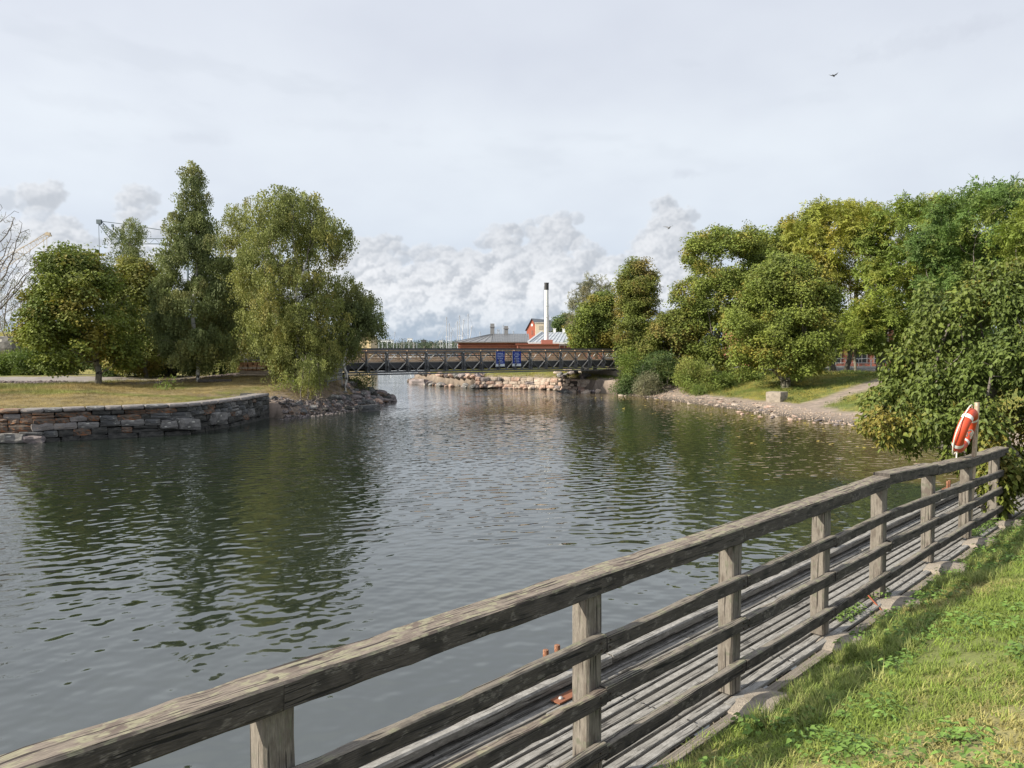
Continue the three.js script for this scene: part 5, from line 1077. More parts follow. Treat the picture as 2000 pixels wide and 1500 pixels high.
{
  // old retaining wall below the rampart
  const t = thing('rampart_wall', 'dark rough stone wall below the grassy rampart at the far left', 'wall'), r = rng(321);
  for (let j = 0; j < 3; j++) { let x = -62; while (x < -38) { const w = 0.9 + r() * 1.3, z = -66 - (x + 50) * 0.02, o = part('stone', RUBBLE[Math.floor(r() * 6)], [STONE.black, STONE.slate, STONE.brown, STONE.mauve][Math.floor(r() * 4)], t, [x + w / 2, 1.75 + j * 0.72, z + (r() - 0.5) * 0.2]); o.scale.set(w * 1.04, 0.8, 1.2); o.rotation.set(0, (r() - 0.5) * 0.1, (r() - 0.5) * 0.08); x += w; } }
  const e = part('pier_stone', HEWN[1], STONE.grey, t, [-43.3, 3.85, -65.9]); e.scale.set(1.9, 1.5, 1.3);
}
// ------------------------------------------------------------------ leaves
function leafGeo(list) {                                             // list of [point, direction, normal, length, width, fold]
  const pos = [], nor = [];
  const v = new THREE.Vector3(), s = new THREE.Vector3();
  for (const [p, d, n, l, w, shape] of list) {
    s.crossVectors(d, n).normalize();
    const P = (a, b, c) => v.copy(p).addScaledVector(d, a * l).addScaledVector(s, b * w).addScaledVector(n, c * w).toArray();
    const tri = shape === 'heart'
      ? [[P(0.04, 0, 0), P(0, 0.32, 0.1), P(0.28, 0.5, 0.16)], [P(0.04, 0, 0), P(0.28, 0.5, 0.16), P(0.62, 0.3, 0.06)], [P(0.04, 0, 0), P(0.62, 0.3, 0.06), P(1, 0, -0.16)], [P(0.04, 0, 0), P(0.28, -0.5, 0.16), P(0, -0.32, 0.1)], [P(0.04, 0, 0), P(0.62, -0.3, 0.06), P(0.28, -0.5, 0.16)], [P(0.04, 0, 0), P(1, 0, -0.16), P(0.62, -0.3, 0.06)]]
      : [[P(0, 0, 0), P(0.45, 0.5, 0.12), P(1, 0, -0.08)], [P(0, 0, 0), P(1, 0, -0.08), P(0.45, -0.5, 0.12)]];
    for (const t of tri) for (const q of t) { pos.push(...q); nor.push(n.x, n.y, n.z); }
  }
  const g = new THREE.BufferGeometry(); g.setAttribute('position', new THREE.Float32BufferAttribute(pos, 3)); g.computeVertexNormals(); return g;
}
const rv = (r) => new THREE.Vector3(r() - 0.5, r() - 0.5, r() - 0.5).normalize();
function clump(kind, seed) {
  const r = rng(seed), list = [];
  if (kind === 'maple') for (let i = 0; i < 38; i++) {
    const p = rv(r).multiplyScalar(0.5 * Math.cbrt(r() * 0.8 + 0.2)); p.y *= 0.5;
    const d = new THREE.Vector3(p.x + (r() - 0.5) * 0.3, -0.14 - 0.25 * r(), p.z + (r() - 0.5) * 0.3).normalize(), n = new THREE.Vector3((r() - 0.5) * 0.9, 1, (r() - 0.5) * 0.9); n.addScaledVector(d, -n.dot(d)).normalize();
    list.push([p, d, n, 0.105 + 0.055 * r(), 0.11 + 0.045 * r()]);
  }
  if (kind === 'birch') for (let k = 0; k < 5; k++) {
    const a = r() * 6.28, o = new THREE.Vector3(Math.cos(a), 0, Math.sin(a)), L = 0.3 + 0.5 * r(), out = 0.1 + 0.34 * r();
    for (let i = 0; i < 9; i++) {
      const t = (i + r()) / 9, p = o.clone().multiplyScalar(out * (0.3 + 0.7 * Math.sqrt(t))).add(new THREE.Vector3((r() - 0.5) * 0.13, 0.1 - t * t * L * 0.6 - t * L * 0.4 + (r() - 0.5) * 0.06, (r() - 0.5) * 0.13));
      const d = new THREE.Vector3(r() - 0.5, -0.5 - 0.6 * r(), r() - 0.5).normalize(), n = rv(r); n.addScaledVector(d, -n.dot(d)).normalize();
      list.push([p, d, n, 0.085 + 0.035 * r(), 0.068 + 0.02 * r()]);
    }
  }
  if (kind === 'ash') for (let k = 0; k < 5; k++) {
    const a = k * 1.257 + r(), el = (r() - 0.25) * 0.9, o = new THREE.Vector3(Math.cos(a) * Math.cos(el), Math.sin(el), Math.sin(a) * Math.cos(el)), up = new THREE.Vector3(0, 1, 0).addScaledVector(o, -o.y).normalize(), s = new THREE.Vector3().crossVectors(o, up);
    for (let i = 0; i < 7; i++) {
      const t = (i + 1) / 7, p = o.clone().multiplyScalar(0.06 + t * 0.3).add(new THREE.Vector3(0, -0.13 * t * t, 0)), side = i === 6 ? 0 : i % 2 ? 1 : -1;
      const d = o.clone().multiplyScalar(side ? 0.55 : 1).addScaledVector(s, side).add(new THREE.Vector3(0, -0.3 - 0.4 * r(), 0)).normalize(), n = up.clone().add(rv(r).multiplyScalar(0.6)); n.addScaledVector(d, -n.dot(d)).normalize();
      list.push([p, d, n, 0.13 + 0.05 * r(), 0.08]);
    }
  }
  if (kind === 'shrub') for (let i = 0; i < 22; i++) {
    const p = rv(r).multiplyScalar(0.30 * Math.cbrt(r())), d = p.clone().normalize().add(new THREE.Vector3((r() - 0.5), 0.2 - 0.5 * r(), (r() - 0.5))).normalize(), n = new THREE.Vector3((r() - 0.5) * 1.2, 1, (r() - 0.5) * 1.2); n.addScaledVector(d, -n.dot(d)).normalize();
    list.push([p, d, n, 0.10 + 0.05 * r(), 0.055 + 0.02 * r()]);
  }
  if (kind === 'lilac') for (let i = 0; i < 10; i++) {
    const a = i * 2.4 + r(), h = (i / 10 - 0.5) * 0.26, p = new THREE.Vector3(Math.cos(a) * 0.05, h, Math.sin(a) * 0.05), d = new THREE.Vector3(Math.cos(a), -0.6 - 1.1 * r(), Math.sin(a)).normalize(), n = new THREE.Vector3(Math.cos(a) * 0.9 + (r() - 0.5) * 0.7, 1, Math.sin(a) * 0.6 + (r() - 0.5) * 0.7); n.addScaledVector(d, -n.dot(d)).normalize();
    p.addScaledVector(d, 0.035);
    list.push([p, d, n, 0.07 + 0.03 * r(), 0.052 + 0.016 * r(), 'heart']);
  }
  if (kind === 'weed') for (let i = 0; i < 14; i++) {
    const a = i * 2.4, h = 0.02 + 0.1 * r(), q = 0.02 + 0.07 * r(), p = new THREE.Vector3(Math.cos(a) * q, h, Math.sin(a) * q), d = new THREE.Vector3(Math.cos(a), 0.2 - 0.6 * r(), Math.sin(a)).normalize(), n = new THREE.Vector3(r() - 0.5, 1.2, r() - 0.5); n.addScaledVector(d, -n.dot(d)).normalize();
    list.push([p, d, n, 0.035 + 0.025 * r(), 0.03 + 0.012 * r(), 'heart']);
  }
  return leafGeo(list);
}
const leafMat = (rough = 0.75, through = 0.42) => new THREE.MeshPhysicalMaterial({ color: 0xffffff, roughness: rough, transmission: through, thickness: 0, side: THREE.DoubleSide, specularIntensity: 0.5 });
const LEAF = leafMat(), GLOSSY = leafMat(0.6, 0.35);
const CLUMP = { maple: clump('maple', 1), birch: clump('birch', 2), ash: clump('ash', 3), shrub: clump('shrub', 4), lilac: clump('lilac', 5), weed: clump('weed', 6) };
const barkTex = dataTex(128, 256, (u, v) => { const a = pfbm(u, v, 16, 5, 91, 4), b = pfbm(u, v, 5, 5, 95, 4), k = 0.6 + 0.9 * (a - 0.3); return E3(...scale3(mix3([0.17, 0.145, 0.12], [0.20, 0.20, 0.15], b), k)); });
const birchTex = dataTex(128, 256, (u, v) => { const a = pfbm(u, v, 3, 26, 92, 4), b = pfbm(u, v, 4, 7, 96, 4); return E3(...mix3(scale3([0.62, 0.60, 0.56], 0.8 + 0.3 * b), [0.06, 0.054, 0.05], Math.max(smoothstep(a, 0.6, 0.68), smoothstep(b, 0.6, 0.67)))); });
const BARK = new THREE.MeshStandardMaterial({ map: barkTex, bumpMap: barkTex, bumpScale: 0.02, roughness: 0.95 }), BIRCHBARK = new THREE.MeshStandardMaterial({ map: birchTex, roughness: 0.85 }), TWIG = std([0.155, 0.135, 0.12], 0.9), BIRCHTWIG = std([0.17, 0.145, 0.125], 0.9);
const TILT = { maple: 1.0, ash: 2.4, birch: 0.4, shrub: 1.6, lilac: 1.4 };
const PALETTE = {
  maple: [[0.105, 0.135, 0.022], [0.145, 0.165, 0.026], [0.075, 0.105, 0.020], [0.205, 0.17, 0.03]],
  mapleGold: [[0.125, 0.14, 0.024], [0.165, 0.165, 0.028], [0.09, 0.11, 0.022], [0.20, 0.155, 0.034]],
  mapleRust: [[0.112, 0.138, 0.024], [0.15, 0.158, 0.028], [0.082, 0.11, 0.020], [0.185, 0.14, 0.038]],
  birch: [[0.115, 0.13, 0.034], [0.145, 0.15, 0.036], [0.085, 0.10, 0.030], [0.18, 0.16, 0.04]],
  birchDark: [[0.085, 0.105, 0.036], [0.11, 0.125, 0.038], [0.065, 0.082, 0.030], [0.13, 0.13, 0.04]],
  ash: [[0.125, 0.165, 0.026], [0.165, 0.195, 0.028], [0.09, 0.13, 0.024], [0.20, 0.205, 0.03]],
  ashGold: [[0.17, 0.19, 0.028], [0.22, 0.215, 0.03], [0.12, 0.15, 0.025], [0.245, 0.20, 0.032]],
  ashDark: [[0.075, 0.125, 0.026], [0.105, 0.155, 0.028], [0.055, 0.095, 0.022], [0.14, 0.165, 0.03]],
  shrub: [[0.095, 0.135, 0.026], [0.13, 0.17, 0.03], [0.065, 0.10, 0.022], [0.16, 0.165, 0.03]],
  shrubDark: [[0.055, 0.09, 0.024], [0.08, 0.115, 0.026], [0.04, 0.065, 0.02], [0.10, 0.12, 0.026]],
  shrubLight: [[0.15, 0.19, 0.04], [0.19, 0.21, 0.05], [0.11, 0.15, 0.035], [0.2, 0.19, 0.05]],
  grey: [[0.14, 0.145, 0.085], [0.17, 0.165, 0.09], [0.11, 0.115, 0.07], [0.2, 0.17, 0.09]],
  lilac: [[0.072, 0.098, 0.017], [0.112, 0.126, 0.019], [0.042, 0.064, 0.015], [0.155, 0.122, 0.021]],
};
function pickLeaf(pal, x, y, z, r, seed) {
  const n = fbm(x * 0.7 + seed, y * 0.7, z * 0.7, 3), P = PALETTE[pal], c = n < 0.42 ? mix3(P[2], P[0], n / 0.42) : mix3(P[0], P[1], (n - 0.42) / 0.4);
  const y2 = smoothstep(fbm(x * 0.9 + seed + 50, y * 0.9, z * 0.9, 2) + (r() - 0.5) * 0.25, 0.56, 0.74);
  return scale3(mix3(c, P[3], y2 * 0.8), (0.72 + 0.56 * r()) * (pal[0] === 'b' ? 1.9 : pal === 'maple' ? 1.75 : 1.58));
}
// ------------------------------------------------------------------ trees: branches grow towards points in the crown (space colonization), leaves hang on their ends
// crown: rows [py, px of the middle, half width in px] of the silhouette as seen at that distance
function grow(o) {
  const { depth, crown, seed } = o, k = depth / FOCAL, r = rng(seed);
  const rows = crown.map(([py, px, hw]) => ({ y: atDepth(px, py, depth).y, x: (px - 1000) * k, w: hw * k })).sort((a, b) => a.y - b.y);
  const baseX = ((o.base ?? crown.at(-1)[1]) - 1000) * k, z0 = -depth, ground = o.ground ?? (baseX < 0 && depth > 20 ? leftHeight(baseX, z0) : rightHeight(baseX, z0));
  const y0 = rows[0].y, y1 = rows.at(-1).y, H = y1 - y0;
  const prof = (y) => { let i = 1; while (i < rows.length - 1 && rows[i].y < y) i++; const a = rows[i - 1], b = rows[i], t = clamp((y - a.y) / (b.y - a.y), 0, 1); return [lerp(a.x, b.x, t), lerp(a.w, b.w, t)]; };
  const maxW = Math.max(...rows.map((q) => q.w));
  // leaf masses
  const blobs = [], nb = Math.round((o.blobs ?? 46) * 2.0), size = (o.blob ?? 0.3) * 0.9 * Math.pow(maxW * maxW * H, 1 / 3);
  let guard = 0;
  while (blobs.length < nb && guard++ < 4000) {
    const y = y0 + H * r(), [cx, w] = prof(y); if (r() > (w / maxW) ** 0.8 + 0.06) continue;
    const br = Math.min(size * (0.65 + 0.6 * r()), w * 0.95 + 0.12), a = r() * 6.283, q = Math.max(0, w * (1 - (o.rag ?? 0.52) * 0.5 + (o.rag ?? 0.52) * vn(Math.cos(a) * 1.3 + seed * 3.1, Math.sin(a) * 1.3, y * 0.55)) - br * 0.6) * Math.pow(r(), o.shell ?? 0.36);
    if (y < y0 + br * 0.55) continue;
    blobs.push([cx + Math.cos(a) * q, y - (y > y1 - br * 0.7 ? (y - (y1 - br * 0.7)) : 0), z0 + Math.sin(a) * q * 0.9, br]);
  }
  const pts = [], per = Math.ceil((o.points ?? 620) * 1.5 / nb), flatY = o.flat ?? 0.95;
  for (const [x, y, z, b] of blobs) for (let i = 0; i < per; i++) { const d = rv(r).multiplyScalar(b * Math.cbrt(r())); pts.push(new THREE.Vector3(x + d.x, Math.max(y + d.y * flatY, ground + 0.15), z + d.z)); }
  // skeleton
  const nodes = [], D = o.step ?? 0.38, kill = D * 1.6;
  const add = (p, parent) => { nodes.push({ p, parent, kids: 0, r: 0 }); if (parent >= 0) nodes[parent].kids++; return nodes.length - 1; };
  const stems = o.stems ?? 1;
  for (let s = 0; s < stems; s++) {
    const spread = stems > 1 ? (o.spread ?? 0.25) : 0, a = (s / stems) * 6.28 + r(), topY = o.leader ? y1 - 0.3 : y0 + H * (o.fork ?? 0.16) * (0.8 + 0.4 * r());
    let last = add(new THREE.Vector3(baseX + Math.cos(a) * spread * 0.5, ground - 0.25, z0 + Math.sin(a) * spread * 0.5), -1);
    const steps = Math.max(2, Math.round((topY - ground) / D)), wob = r() * 20;
    for (let i = 1; i <= steps; i++) {
      const t = i / steps, y = lerp(ground, topY, t), [cx] = prof(Math.max(y, y0)), tx = lerp(baseX, cx, smoothstep(t, 0, 1) * (o.leader ? 1 : 0.35)), out = stems > 1 ? t * (o.fan ?? 0.6) : 0;
      last = add(new THREE.Vector3(tx + Math.cos(a) * (spread * 0.5 + out) + (vn(t * 4 + wob, 1) - 0.5) * 0.35 * Math.min(1, t * 3), y, z0 + Math.sin(a) * (spread * 0.5 + out) + (vn(t * 4 + wob, 7) - 0.5) * 0.35 * Math.min(1, t * 3)), last);
    }
  }
  const near = pts.map(() => 0), dist = pts.map(() => 1e9), alive = pts.map(() => true);
  const relax = (from) => { for (let i = 0; i < pts.length; i++) if (alive[i]) for (let j = from; j < nodes.length; j++) { const d = pts[i].distanceToSquared(nodes[j].p); if (d < dist[i]) { dist[i] = d; near[i] = j; } } };
  relax(0);
  for (let it = 0; it < 90; it++) {
    const pull = new Map();
    for (let i = 0; i < pts.length; i++) if (alive[i]) { if (dist[i] < kill * kill) { alive[i] = false; continue; } const d = pts[i].clone().sub(nodes[near[i]].p).normalize(); pull.has(near[i]) ? pull.get(near[i]).add(d) : pull.set(near[i], d); }
    if (!pull.size) break;
    const from = nodes.length;
    for (const [j, d] of pull) { if (nodes[j].kids > 4) continue; d.normalize(); d.x += (r() - 0.5) * 0.4; d.y += (r() - 0.5) * 0.3 + (o.lift ?? 0.12); d.z += (r() - 0.5) * 0.4; add(nodes[j].p.clone().addScaledVector(d.normalize(), D), j); }
    relax(from);
    if (nodes.length > 4200) break;
  }
  // thickness from the tips down
  const e = o.pipe ?? 2.3, tip = o.tip ?? 0.011;
  for (let i = nodes.length - 1; i >= 0; i--) { const n = nodes[i]; n.r = n.kids ? Math.pow(n.r, 1 / e) : tip; if (n.parent >= 0) nodes[n.parent].r += Math.pow(n.r, e); }
  const root = nodes[0].r, want = o.trunk ?? 0.16, gain = want / root;
  for (const n of nodes) n.r = Math.max(tip * 0.8, n.r * lerp(1, gain, smoothstep(n.r / root, 0.15, 0.9)));
  const g = thing(o.name, o.label, o.category ?? 'tree', [baseX, ground, z0], 0, o.group), org = new THREE.Vector3(baseX, ground, z0);
  const thick = [], thin = [];
  const wood = (list, a, b, ra, rb) => {
    const sides = ra > 0.06 ? 9 : ra > 0.025 ? 5 : 3, d = b.clone().sub(a).normalize(), s = new THREE.Vector3(d.z + 0.01, 0.02, -d.x + 0.013).normalize(), t = new THREE.Vector3().crossVectors(d, s);
    for (let q = 0; q < sides; q++) { const A = (q / sides) * 6.2832, B = ((q + 1) / sides) * 6.2832, v = (c, rad, ang) => { const nx = s.x * Math.cos(ang) + t.x * Math.sin(ang), ny = s.y * Math.cos(ang) + t.y * Math.sin(ang), nz = s.z * Math.cos(ang) + t.z * Math.sin(ang); list.push([c.x + nx * rad - org.x, c.y + ny * rad - org.y, c.z + nz * rad - org.z, nx, ny, nz, q / sides + (ang === B ? 1 / sides : 0), (c.y - org.y) * 0.5]); }; v(a, ra, A); v(b, rb, B); v(b, rb, A); v(a, ra, A); v(a, ra, B); v(b, rb, B); }
  };
  nodes.forEach((n) => { if (n.parent < 0) return; const p = nodes[n.parent], ra = Math.min(p.r, n.r * 1.35), q = Math.hypot(n.p.x - baseX, n.p.z - z0); wood(n.r > 0.05 ? thick : thin, p.p, n.p, p.parent < 0 ? p.r * 1.35 : ra, n.r); });
  const toGeo = (list) => { const gg = new THREE.BufferGeometry(); gg.setAttribute('position', new THREE.Float32BufferAttribute(list.flatMap((q) => q.slice(0, 3)), 3)); gg.setAttribute('normal', new THREE.Float32BufferAttribute(list.flatMap((q) => q.slice(3, 6)), 3)); gg.setAttribute('uv', new THREE.Float32BufferAttribute(list.flatMap((q) => q.slice(6, 8)), 2)); return gg; };
  const isBirch = o.leaf === 'birch';
  if (thick.length) part('trunk', toGeo(thick), isBirch ? BIRCHBARK : BARK, g);
  if (thin.length) part('branches', toGeo(thin), isBirch ? BIRCHTWIG : TWIG, g);
  // leaves
  const ends = []; const up = nodes.map(() => 0);
  for (let i = nodes.length - 1; i >= 0; i--) { const n = nodes[i]; if (n.parent >= 0) up[n.parent] = Math.max(up[n.parent], up[i] + 1); }
  nodes.forEach((n, i) => { if (up[i] <= (o.leafDepth ?? 3) && n.p.y > y0 - 0.6 && n.r < 0.06) ends.push(n.p); });
  const N = Math.round((o.leaves ?? 1600) * (o.leaf === 'maple' ? 0.86 : o.leaf === 'birch' ? 0.4 : 0.74));
  if (N && ends.length) {
    const inst = new THREE.InstancedMesh(CLUMP[o.leaf], o.leaf === 'lilac' ? GLOSSY : LEAF, N), m = new THREE.Matrix4(), q = new THREE.Quaternion(), c = new THREE.Color(), jit = o.jitter ?? (o.leaf === 'birch' ? 0.62 : 0.5);
    for (let i = 0; i < N; i++) {
      const p = ends[Math.floor(r() * ends.length)], d = rv(r).multiplyScalar(jit * Math.cbrt(r()) * (r() < 0.12 ? 2.0 : 1)), s = (o.leafSize ?? 1) * (0.62 + 0.7 * r());
      const x = p.x + d.x, y = p.y + d.y * 0.8, z = p.z + d.z;
      q.setFromEuler(new THREE.Euler((r() - 0.5) * (o.tilt ?? TILT[o.leaf]), r() * 6.283, (r() - 0.5) * (o.tilt ?? TILT[o.leaf])));
      inst.setMatrixAt(i, m.compose(new THREE.Vector3(x - org.x, y - org.y, z - org.z), q, new THREE.Vector3(s, s, s)));
      inst.setColorAt(i, c.setRGB(...pickLeaf(o.palette, x, y, z, r, seed)));
    }
    inst.name = 'crown'; inst.userData.kind = 'stuff'; shadowy(inst); g.add(inst);
  }
  return { group: g, ends, org };
}
const T = (name, label, o) => grow({ name, label, ...o });
// ---- left bank
T('maple_tree', 'round green maple on the dry grass nearest the left edge, trunk bare below', { seed: 1, depth: 43.5, base: 190, leaf: 'maple', palette: 'maple', leaves: 2300, blobs: 70, blob: 0.2, points: 760, trunk: 0.17, fork: 0.1, crown: [[483, 135, 10], [500, 142, 38], [520, 148, 64], [560, 150, 80], [600, 150, 92], [650, 152, 106], [690, 162, 108], [712, 178, 80], [726, 188, 36]] });
T('maple_tree', 'yellowish maple standing behind and right of the round green maple on the left', { seed: 2, depth: 53, base: 285, leaf: 'maple', palette: 'mapleGold', leaves: 1700, blobs: 44, blob: 0.24, trunk: 0.14, crown: [[508, 262, 24], [530, 270, 48], [570, 275, 60], [620, 280, 74], [680, 285, 80], [728, 285, 60]] });
T('birch_tree', 'tall slim birch tapering to a pointed top, tallest on the left bank', { seed: 3, depth: 46, base: 386, leaf: 'birch', palette: 'birchDark', rag: 0.3, leaves: 5400, blobs: 110, blob: 0.15, points: 1000, leader: true, trunk: 0.13, lift: 0.02, tilt: 0.4, jitter: 0.32, crown: [[313, 390, 4], [330, 388, 13], [360, 385, 27], [400, 383, 36], [440, 381, 50], [480, 382, 68], [520, 380, 72], [580, 380, 80], [640, 380, 86], [690, 384, 78], [714, 388, 40]] });
T('birch_tree', 'slender birch behind the yellowish maple with the crane jib beside its top', { seed: 4, depth: 60, base: 262, leaf: 'birch', palette: 'birchDark', leaves: 1500, blobs: 40, blob: 0.2, leader: true, trunk: 0.12, lift: 0.02, tilt: 0.4, crown: [[431, 270, 18], [450, 266, 35], [480, 262, 40], [520, 262, 45], [580, 262, 46], [650, 265, 40]] });
T('birch_tree', 'thin birch whose small spire shows between the two big birches', { seed: 5, depth: 62, base: 430, leaf: 'birch', palette: 'birchDark', leaves: 900, blobs: 26, blob: 0.2, leader: true, trunk: 0.09, lift: 0.02, tilt: 0.4, crown: [[440, 427, 3], [465, 427, 11], [520, 430, 24], [600, 430, 42], [690, 430, 42]] });
T('birch_tree', 'drooping birch with two rounded tops close behind the broad birch', { seed: 6, depth: 51, base: 476, leaf: 'birch', palette: 'birch', leaves: 1900, blobs: 48, blob: 0.2, trunk: 0.13, fork: 0.4, lift: 0.06, tilt: 0.4, crown: [[402, 472, 16], [412, 470, 27], [440, 468, 32], [480, 468, 38], [540, 470, 46], [620, 470, 55], [715, 470, 54]] });
T('birch_tree', 'broad weeping birch with long hanging twigs in front of the bridge end', { seed: 7, depth: 45, base: 572, leaf: 'birch', palette: 'birch', leaves: 6400, blobs: 130, blob: 0.145, points: 1500, stems: 3, spread: 0.5, fan: 1.0, fork: 0.45, trunk: 0.15, lift: 0.05, tilt: 0.4, crown: [[375, 568, 22], [385, 566, 60], [400, 567, 72], [430, 575, 88], [460, 578, 98], [500, 574, 100], [540, 565, 100], [580, 560, 106], [620, 562, 108], [655, 572, 102], [685, 588, 84], [712, 596, 62], [734, 596, 36]] });
T('birch_tree', 'light airy young birch leaning out over the bridge at the right of its group', { seed: 8, depth: 47, base: 674, leaf: 'birch', palette: 'birchDark', leaves: 700, blobs: 34, blob: 0.2, trunk: 0.07, fork: 0.3, tilt: 0.5, crown: [[562, 714, 6], [574, 713, 20], [592, 712, 32], [620, 708, 38], [645, 706, 38], [664, 692, 28], [700, 680, 16]] });
T('birch_tree', 'thin pointed young birch growing at the right flank of the broad birch', { seed: 9, depth: 48, base: 676, leaf: 'birch', palette: 'birch', leaves: 700, blobs: 26, blob: 0.2, leader: true, trunk: 0.06, tilt: 0.4, crown: [[535, 673, 4], [550, 674, 11], [580, 676, 20], [620, 680, 27], [690, 682, 28]] });
T('willow_bush', 'leafy bush hanging down the rocky bank under the broad birch', { seed: 10, depth: 42.3, base: 603, leaf: 'birch', palette: 'birch', category: 'bush', leaves: 330, leafSize: 0.7, jitter: 0.3, blobs: 26, stems: 4, trunk: 0.03, tip: 0.007, tilt: 0.5, crown: [[690, 600, 24], [720, 606, 32], [750, 608, 27], [775, 605, 24], [789, 603, 13]] });
T('willow_bush', 'small pale green sprout on the earth beside the broad birch trunk', { seed: 11, depth: 43, base: 553, leaf: 'shrub', palette: 'shrubLight', category: 'bush', leaves: 90, blobs: 8, stems: 3, trunk: 0.02, tip: 0.006, leafSize: 0.7, crown: [[728, 553, 9], [742, 555, 15], [756, 553, 9]] });
T('willow_bush', 'small dark bush on the rocks under the near bridge end', { seed: 16, depth: 50.5, base: 706, leaf: 'shrub', palette: 'shrubDark', category: 'bush', leaves: 130, blobs: 10, stems: 4, trunk: 0.02, tip: 0.006, leafSize: 0.8, crown: [[733, 706, 14], [742, 706, 24], [750, 706, 20]] });
T('thicket', 'dark green thicket behind the slim birch trunk at the path', { seed: 12, depth: 57, base: 335, leaf: 'shrub', palette: 'shrubDark', category: 'bush', leaves: 2100, blobs: 40, stems: 5, trunk: 0.06, leafSize: 1.3, crown: [[600, 330, 36], [640, 330, 56], [700, 332, 64], [736, 332, 60]] });
T('thicket', 'dark green thicket behind the path left of the timber stack', { seed: 13, depth: 58, base: 425, leaf: 'shrub', palette: 'shrubDark', category: 'bush', leaves: 2100, blobs: 40, stems: 5, trunk: 0.06, leafSize: 1.3, crown: [[585, 425, 36], [640, 425, 56], [700, 428, 58], [733, 428, 52]] });
T('thicket', 'dark green thicket in the shade behind the round green maple', { seed: 14, depth: 56, base: 232, leaf: 'shrub', palette: 'shrubDark', category: 'bush', leaves: 1900, blobs: 36, stems: 5, trunk: 0.06, leafSize: 1.3, crown: [[625, 232, 36], [660, 232, 58], [700, 230, 66], [738, 232, 62]] });
T('thicket', 'leafy dark thicket behind the broad birch at the bridge end', { seed: 15, depth: 62, base: 560, leaf: 'shrub', palette: 'shrubDark', category: 'bush', leaves: 1500, blobs: 34, stems: 5, trunk: 0.06, leafSize: 1.3, crown: [[600, 560, 40], [650, 560, 70], [700, 560, 80], [730, 560, 80]] });
[[12, 694, 32, 'pale green bush at the far left edge beside the path', 'shrub', 58], [62, 690, 36, 'bright bush beside the path below the rampart wall', 'shrub', 58], [112, 664, 40, 'tall dark bush beside the path left of the round green maple', 'shrubDark', 59], [-60, 690, 40, 'bush beside the path just outside the left edge', 'shrub', 58]].forEach(([px, top, hw, label, pal, D], i) =>
  T('roadside_bush', label, { seed: 20 + i, depth: D, base: px, leaf: 'shrub', palette: pal, category: 'bush', leaves: 900, blobs: 22, stems: 5, trunk: 0.04, tip: 0.008, leafSize: 1.15, crown: [[top, px, hw * 0.5], [top + 14, px, hw * 0.9], [715, px, hw], [736, px, hw * 0.9]] }));
T('sapling', 'tiny leafy sapling alone on the dry grass right of the maple trunk', { seed: 26, depth: 41, base: 325, leaf: 'shrub', palette: 'shrub', category: 'bush', leaves: 34, blobs: 6, points: 60, trunk: 0.015, tip: 0.005, leafSize: 0.75, step: 0.15, crown: [[745, 326, 5], [755, 325, 9], [766, 325, 7]] });
T('bare_tree', 'almost bare tree reaching its thin grey branches in from the left edge', { seed: 27, depth: 42, base: -62, leaf: 'shrub', palette: 'grey', leaves: 260, leafSize: 0.5, blobs: 80, blob: 0.2, points: 2200, step: 0.26, trunk: 0.2, tip: 0.012, fork: 0.05, shell: 0.5, crown: [[388, -14, 24], [420, -22, 70], [470, -22, 108], [520, -20, 118], [570, -22, 100], [612, -30, 84], [640, -50, 40]] });
T('bare_bush', 'bare twiggy bush arching on the rampart at the left edge', { seed: 28, depth: 66, base: 34, leaf: 'birch', palette: 'grey', category: 'bush', leaves: 170, leafSize: 0.8, blobs: 40, points: 1100, step: 0.32, stems: 6, spread: 0.8, trunk: 0.05, tip: 0.011, crown: [[540, 44, 26], [560, 38, 40], [600, 30, 52], [640, 30, 50]] });
// ---- right bank, from the bridge to the right edge
T('small_tree', 'small dark tree among the roofs right of the gabled house', { seed: 30, depth: 112, base: 1102, leaf: 'maple', palette: 'shrubDark', leaves: 500, blobs: 16, trunk: 0.12, leafSize: 1.3, ground: 1.8, crown: [[616, 1106, 12], [632, 1102, 22], [655, 1100, 24], [672, 1100, 16]] });
T('ash_tree', 'thin sparse ash with open grey twigs behind the rounded maple at the bridge', { seed: 31, depth: 72, base: 1150, leaf: 'ash', palette: 'grey', leaves: 420, leafSize: 0.9, blobs: 46, points: 900, trunk: 0.14, ground: 2, crown: [[541, 1166, 18], [556, 1164, 36], [585, 1152, 46], [620, 1142, 40], [660, 1136, 30]] });
T('maple_tree', 'rounded green maple at the right end of the bridge before the pale roof', { seed: 32, depth: 67, base: 1162, leaf: 'maple', palette: 'maple', leaves: 1500, blobs: 44, blob: 0.22, trunk: 0.14, ground: 2, crown: [[572, 1182, 14], [596, 1172, 36], [630, 1160, 48], [660, 1156, 50], [684, 1158, 40]] });
T('linden_tree', 'tall narrow pointed tree with rusty left side at the bridge end', { seed: 33, depth: 63, base: 1238, leaf: 'maple', palette: 'mapleRust', leaves: 2300, leafSize: 0.85, blobs: 70, blob: 0.17, points: 760, leader: true, trunk: 0.16, ground: 1.6, crown: [[508, 1243, 7], [520, 1242, 26], [550, 1242, 42], [590, 1242, 47], [640, 1240, 49], [680, 1238, 46], [710, 1236, 36]] });
T('maple_tree', 'low rust tinged maple between the pointed tree and the tall brown maple', { seed: 34, depth: 61, base: 1306, leaf: 'maple', palette: 'mapleRust', leaves: 1500, blobs: 40, blob: 0.22, trunk: 0.12, crown: [[606, 1322, 14], [628, 1312, 40], [660, 1306, 52], [700, 1302, 52], [738, 1300, 42]] });
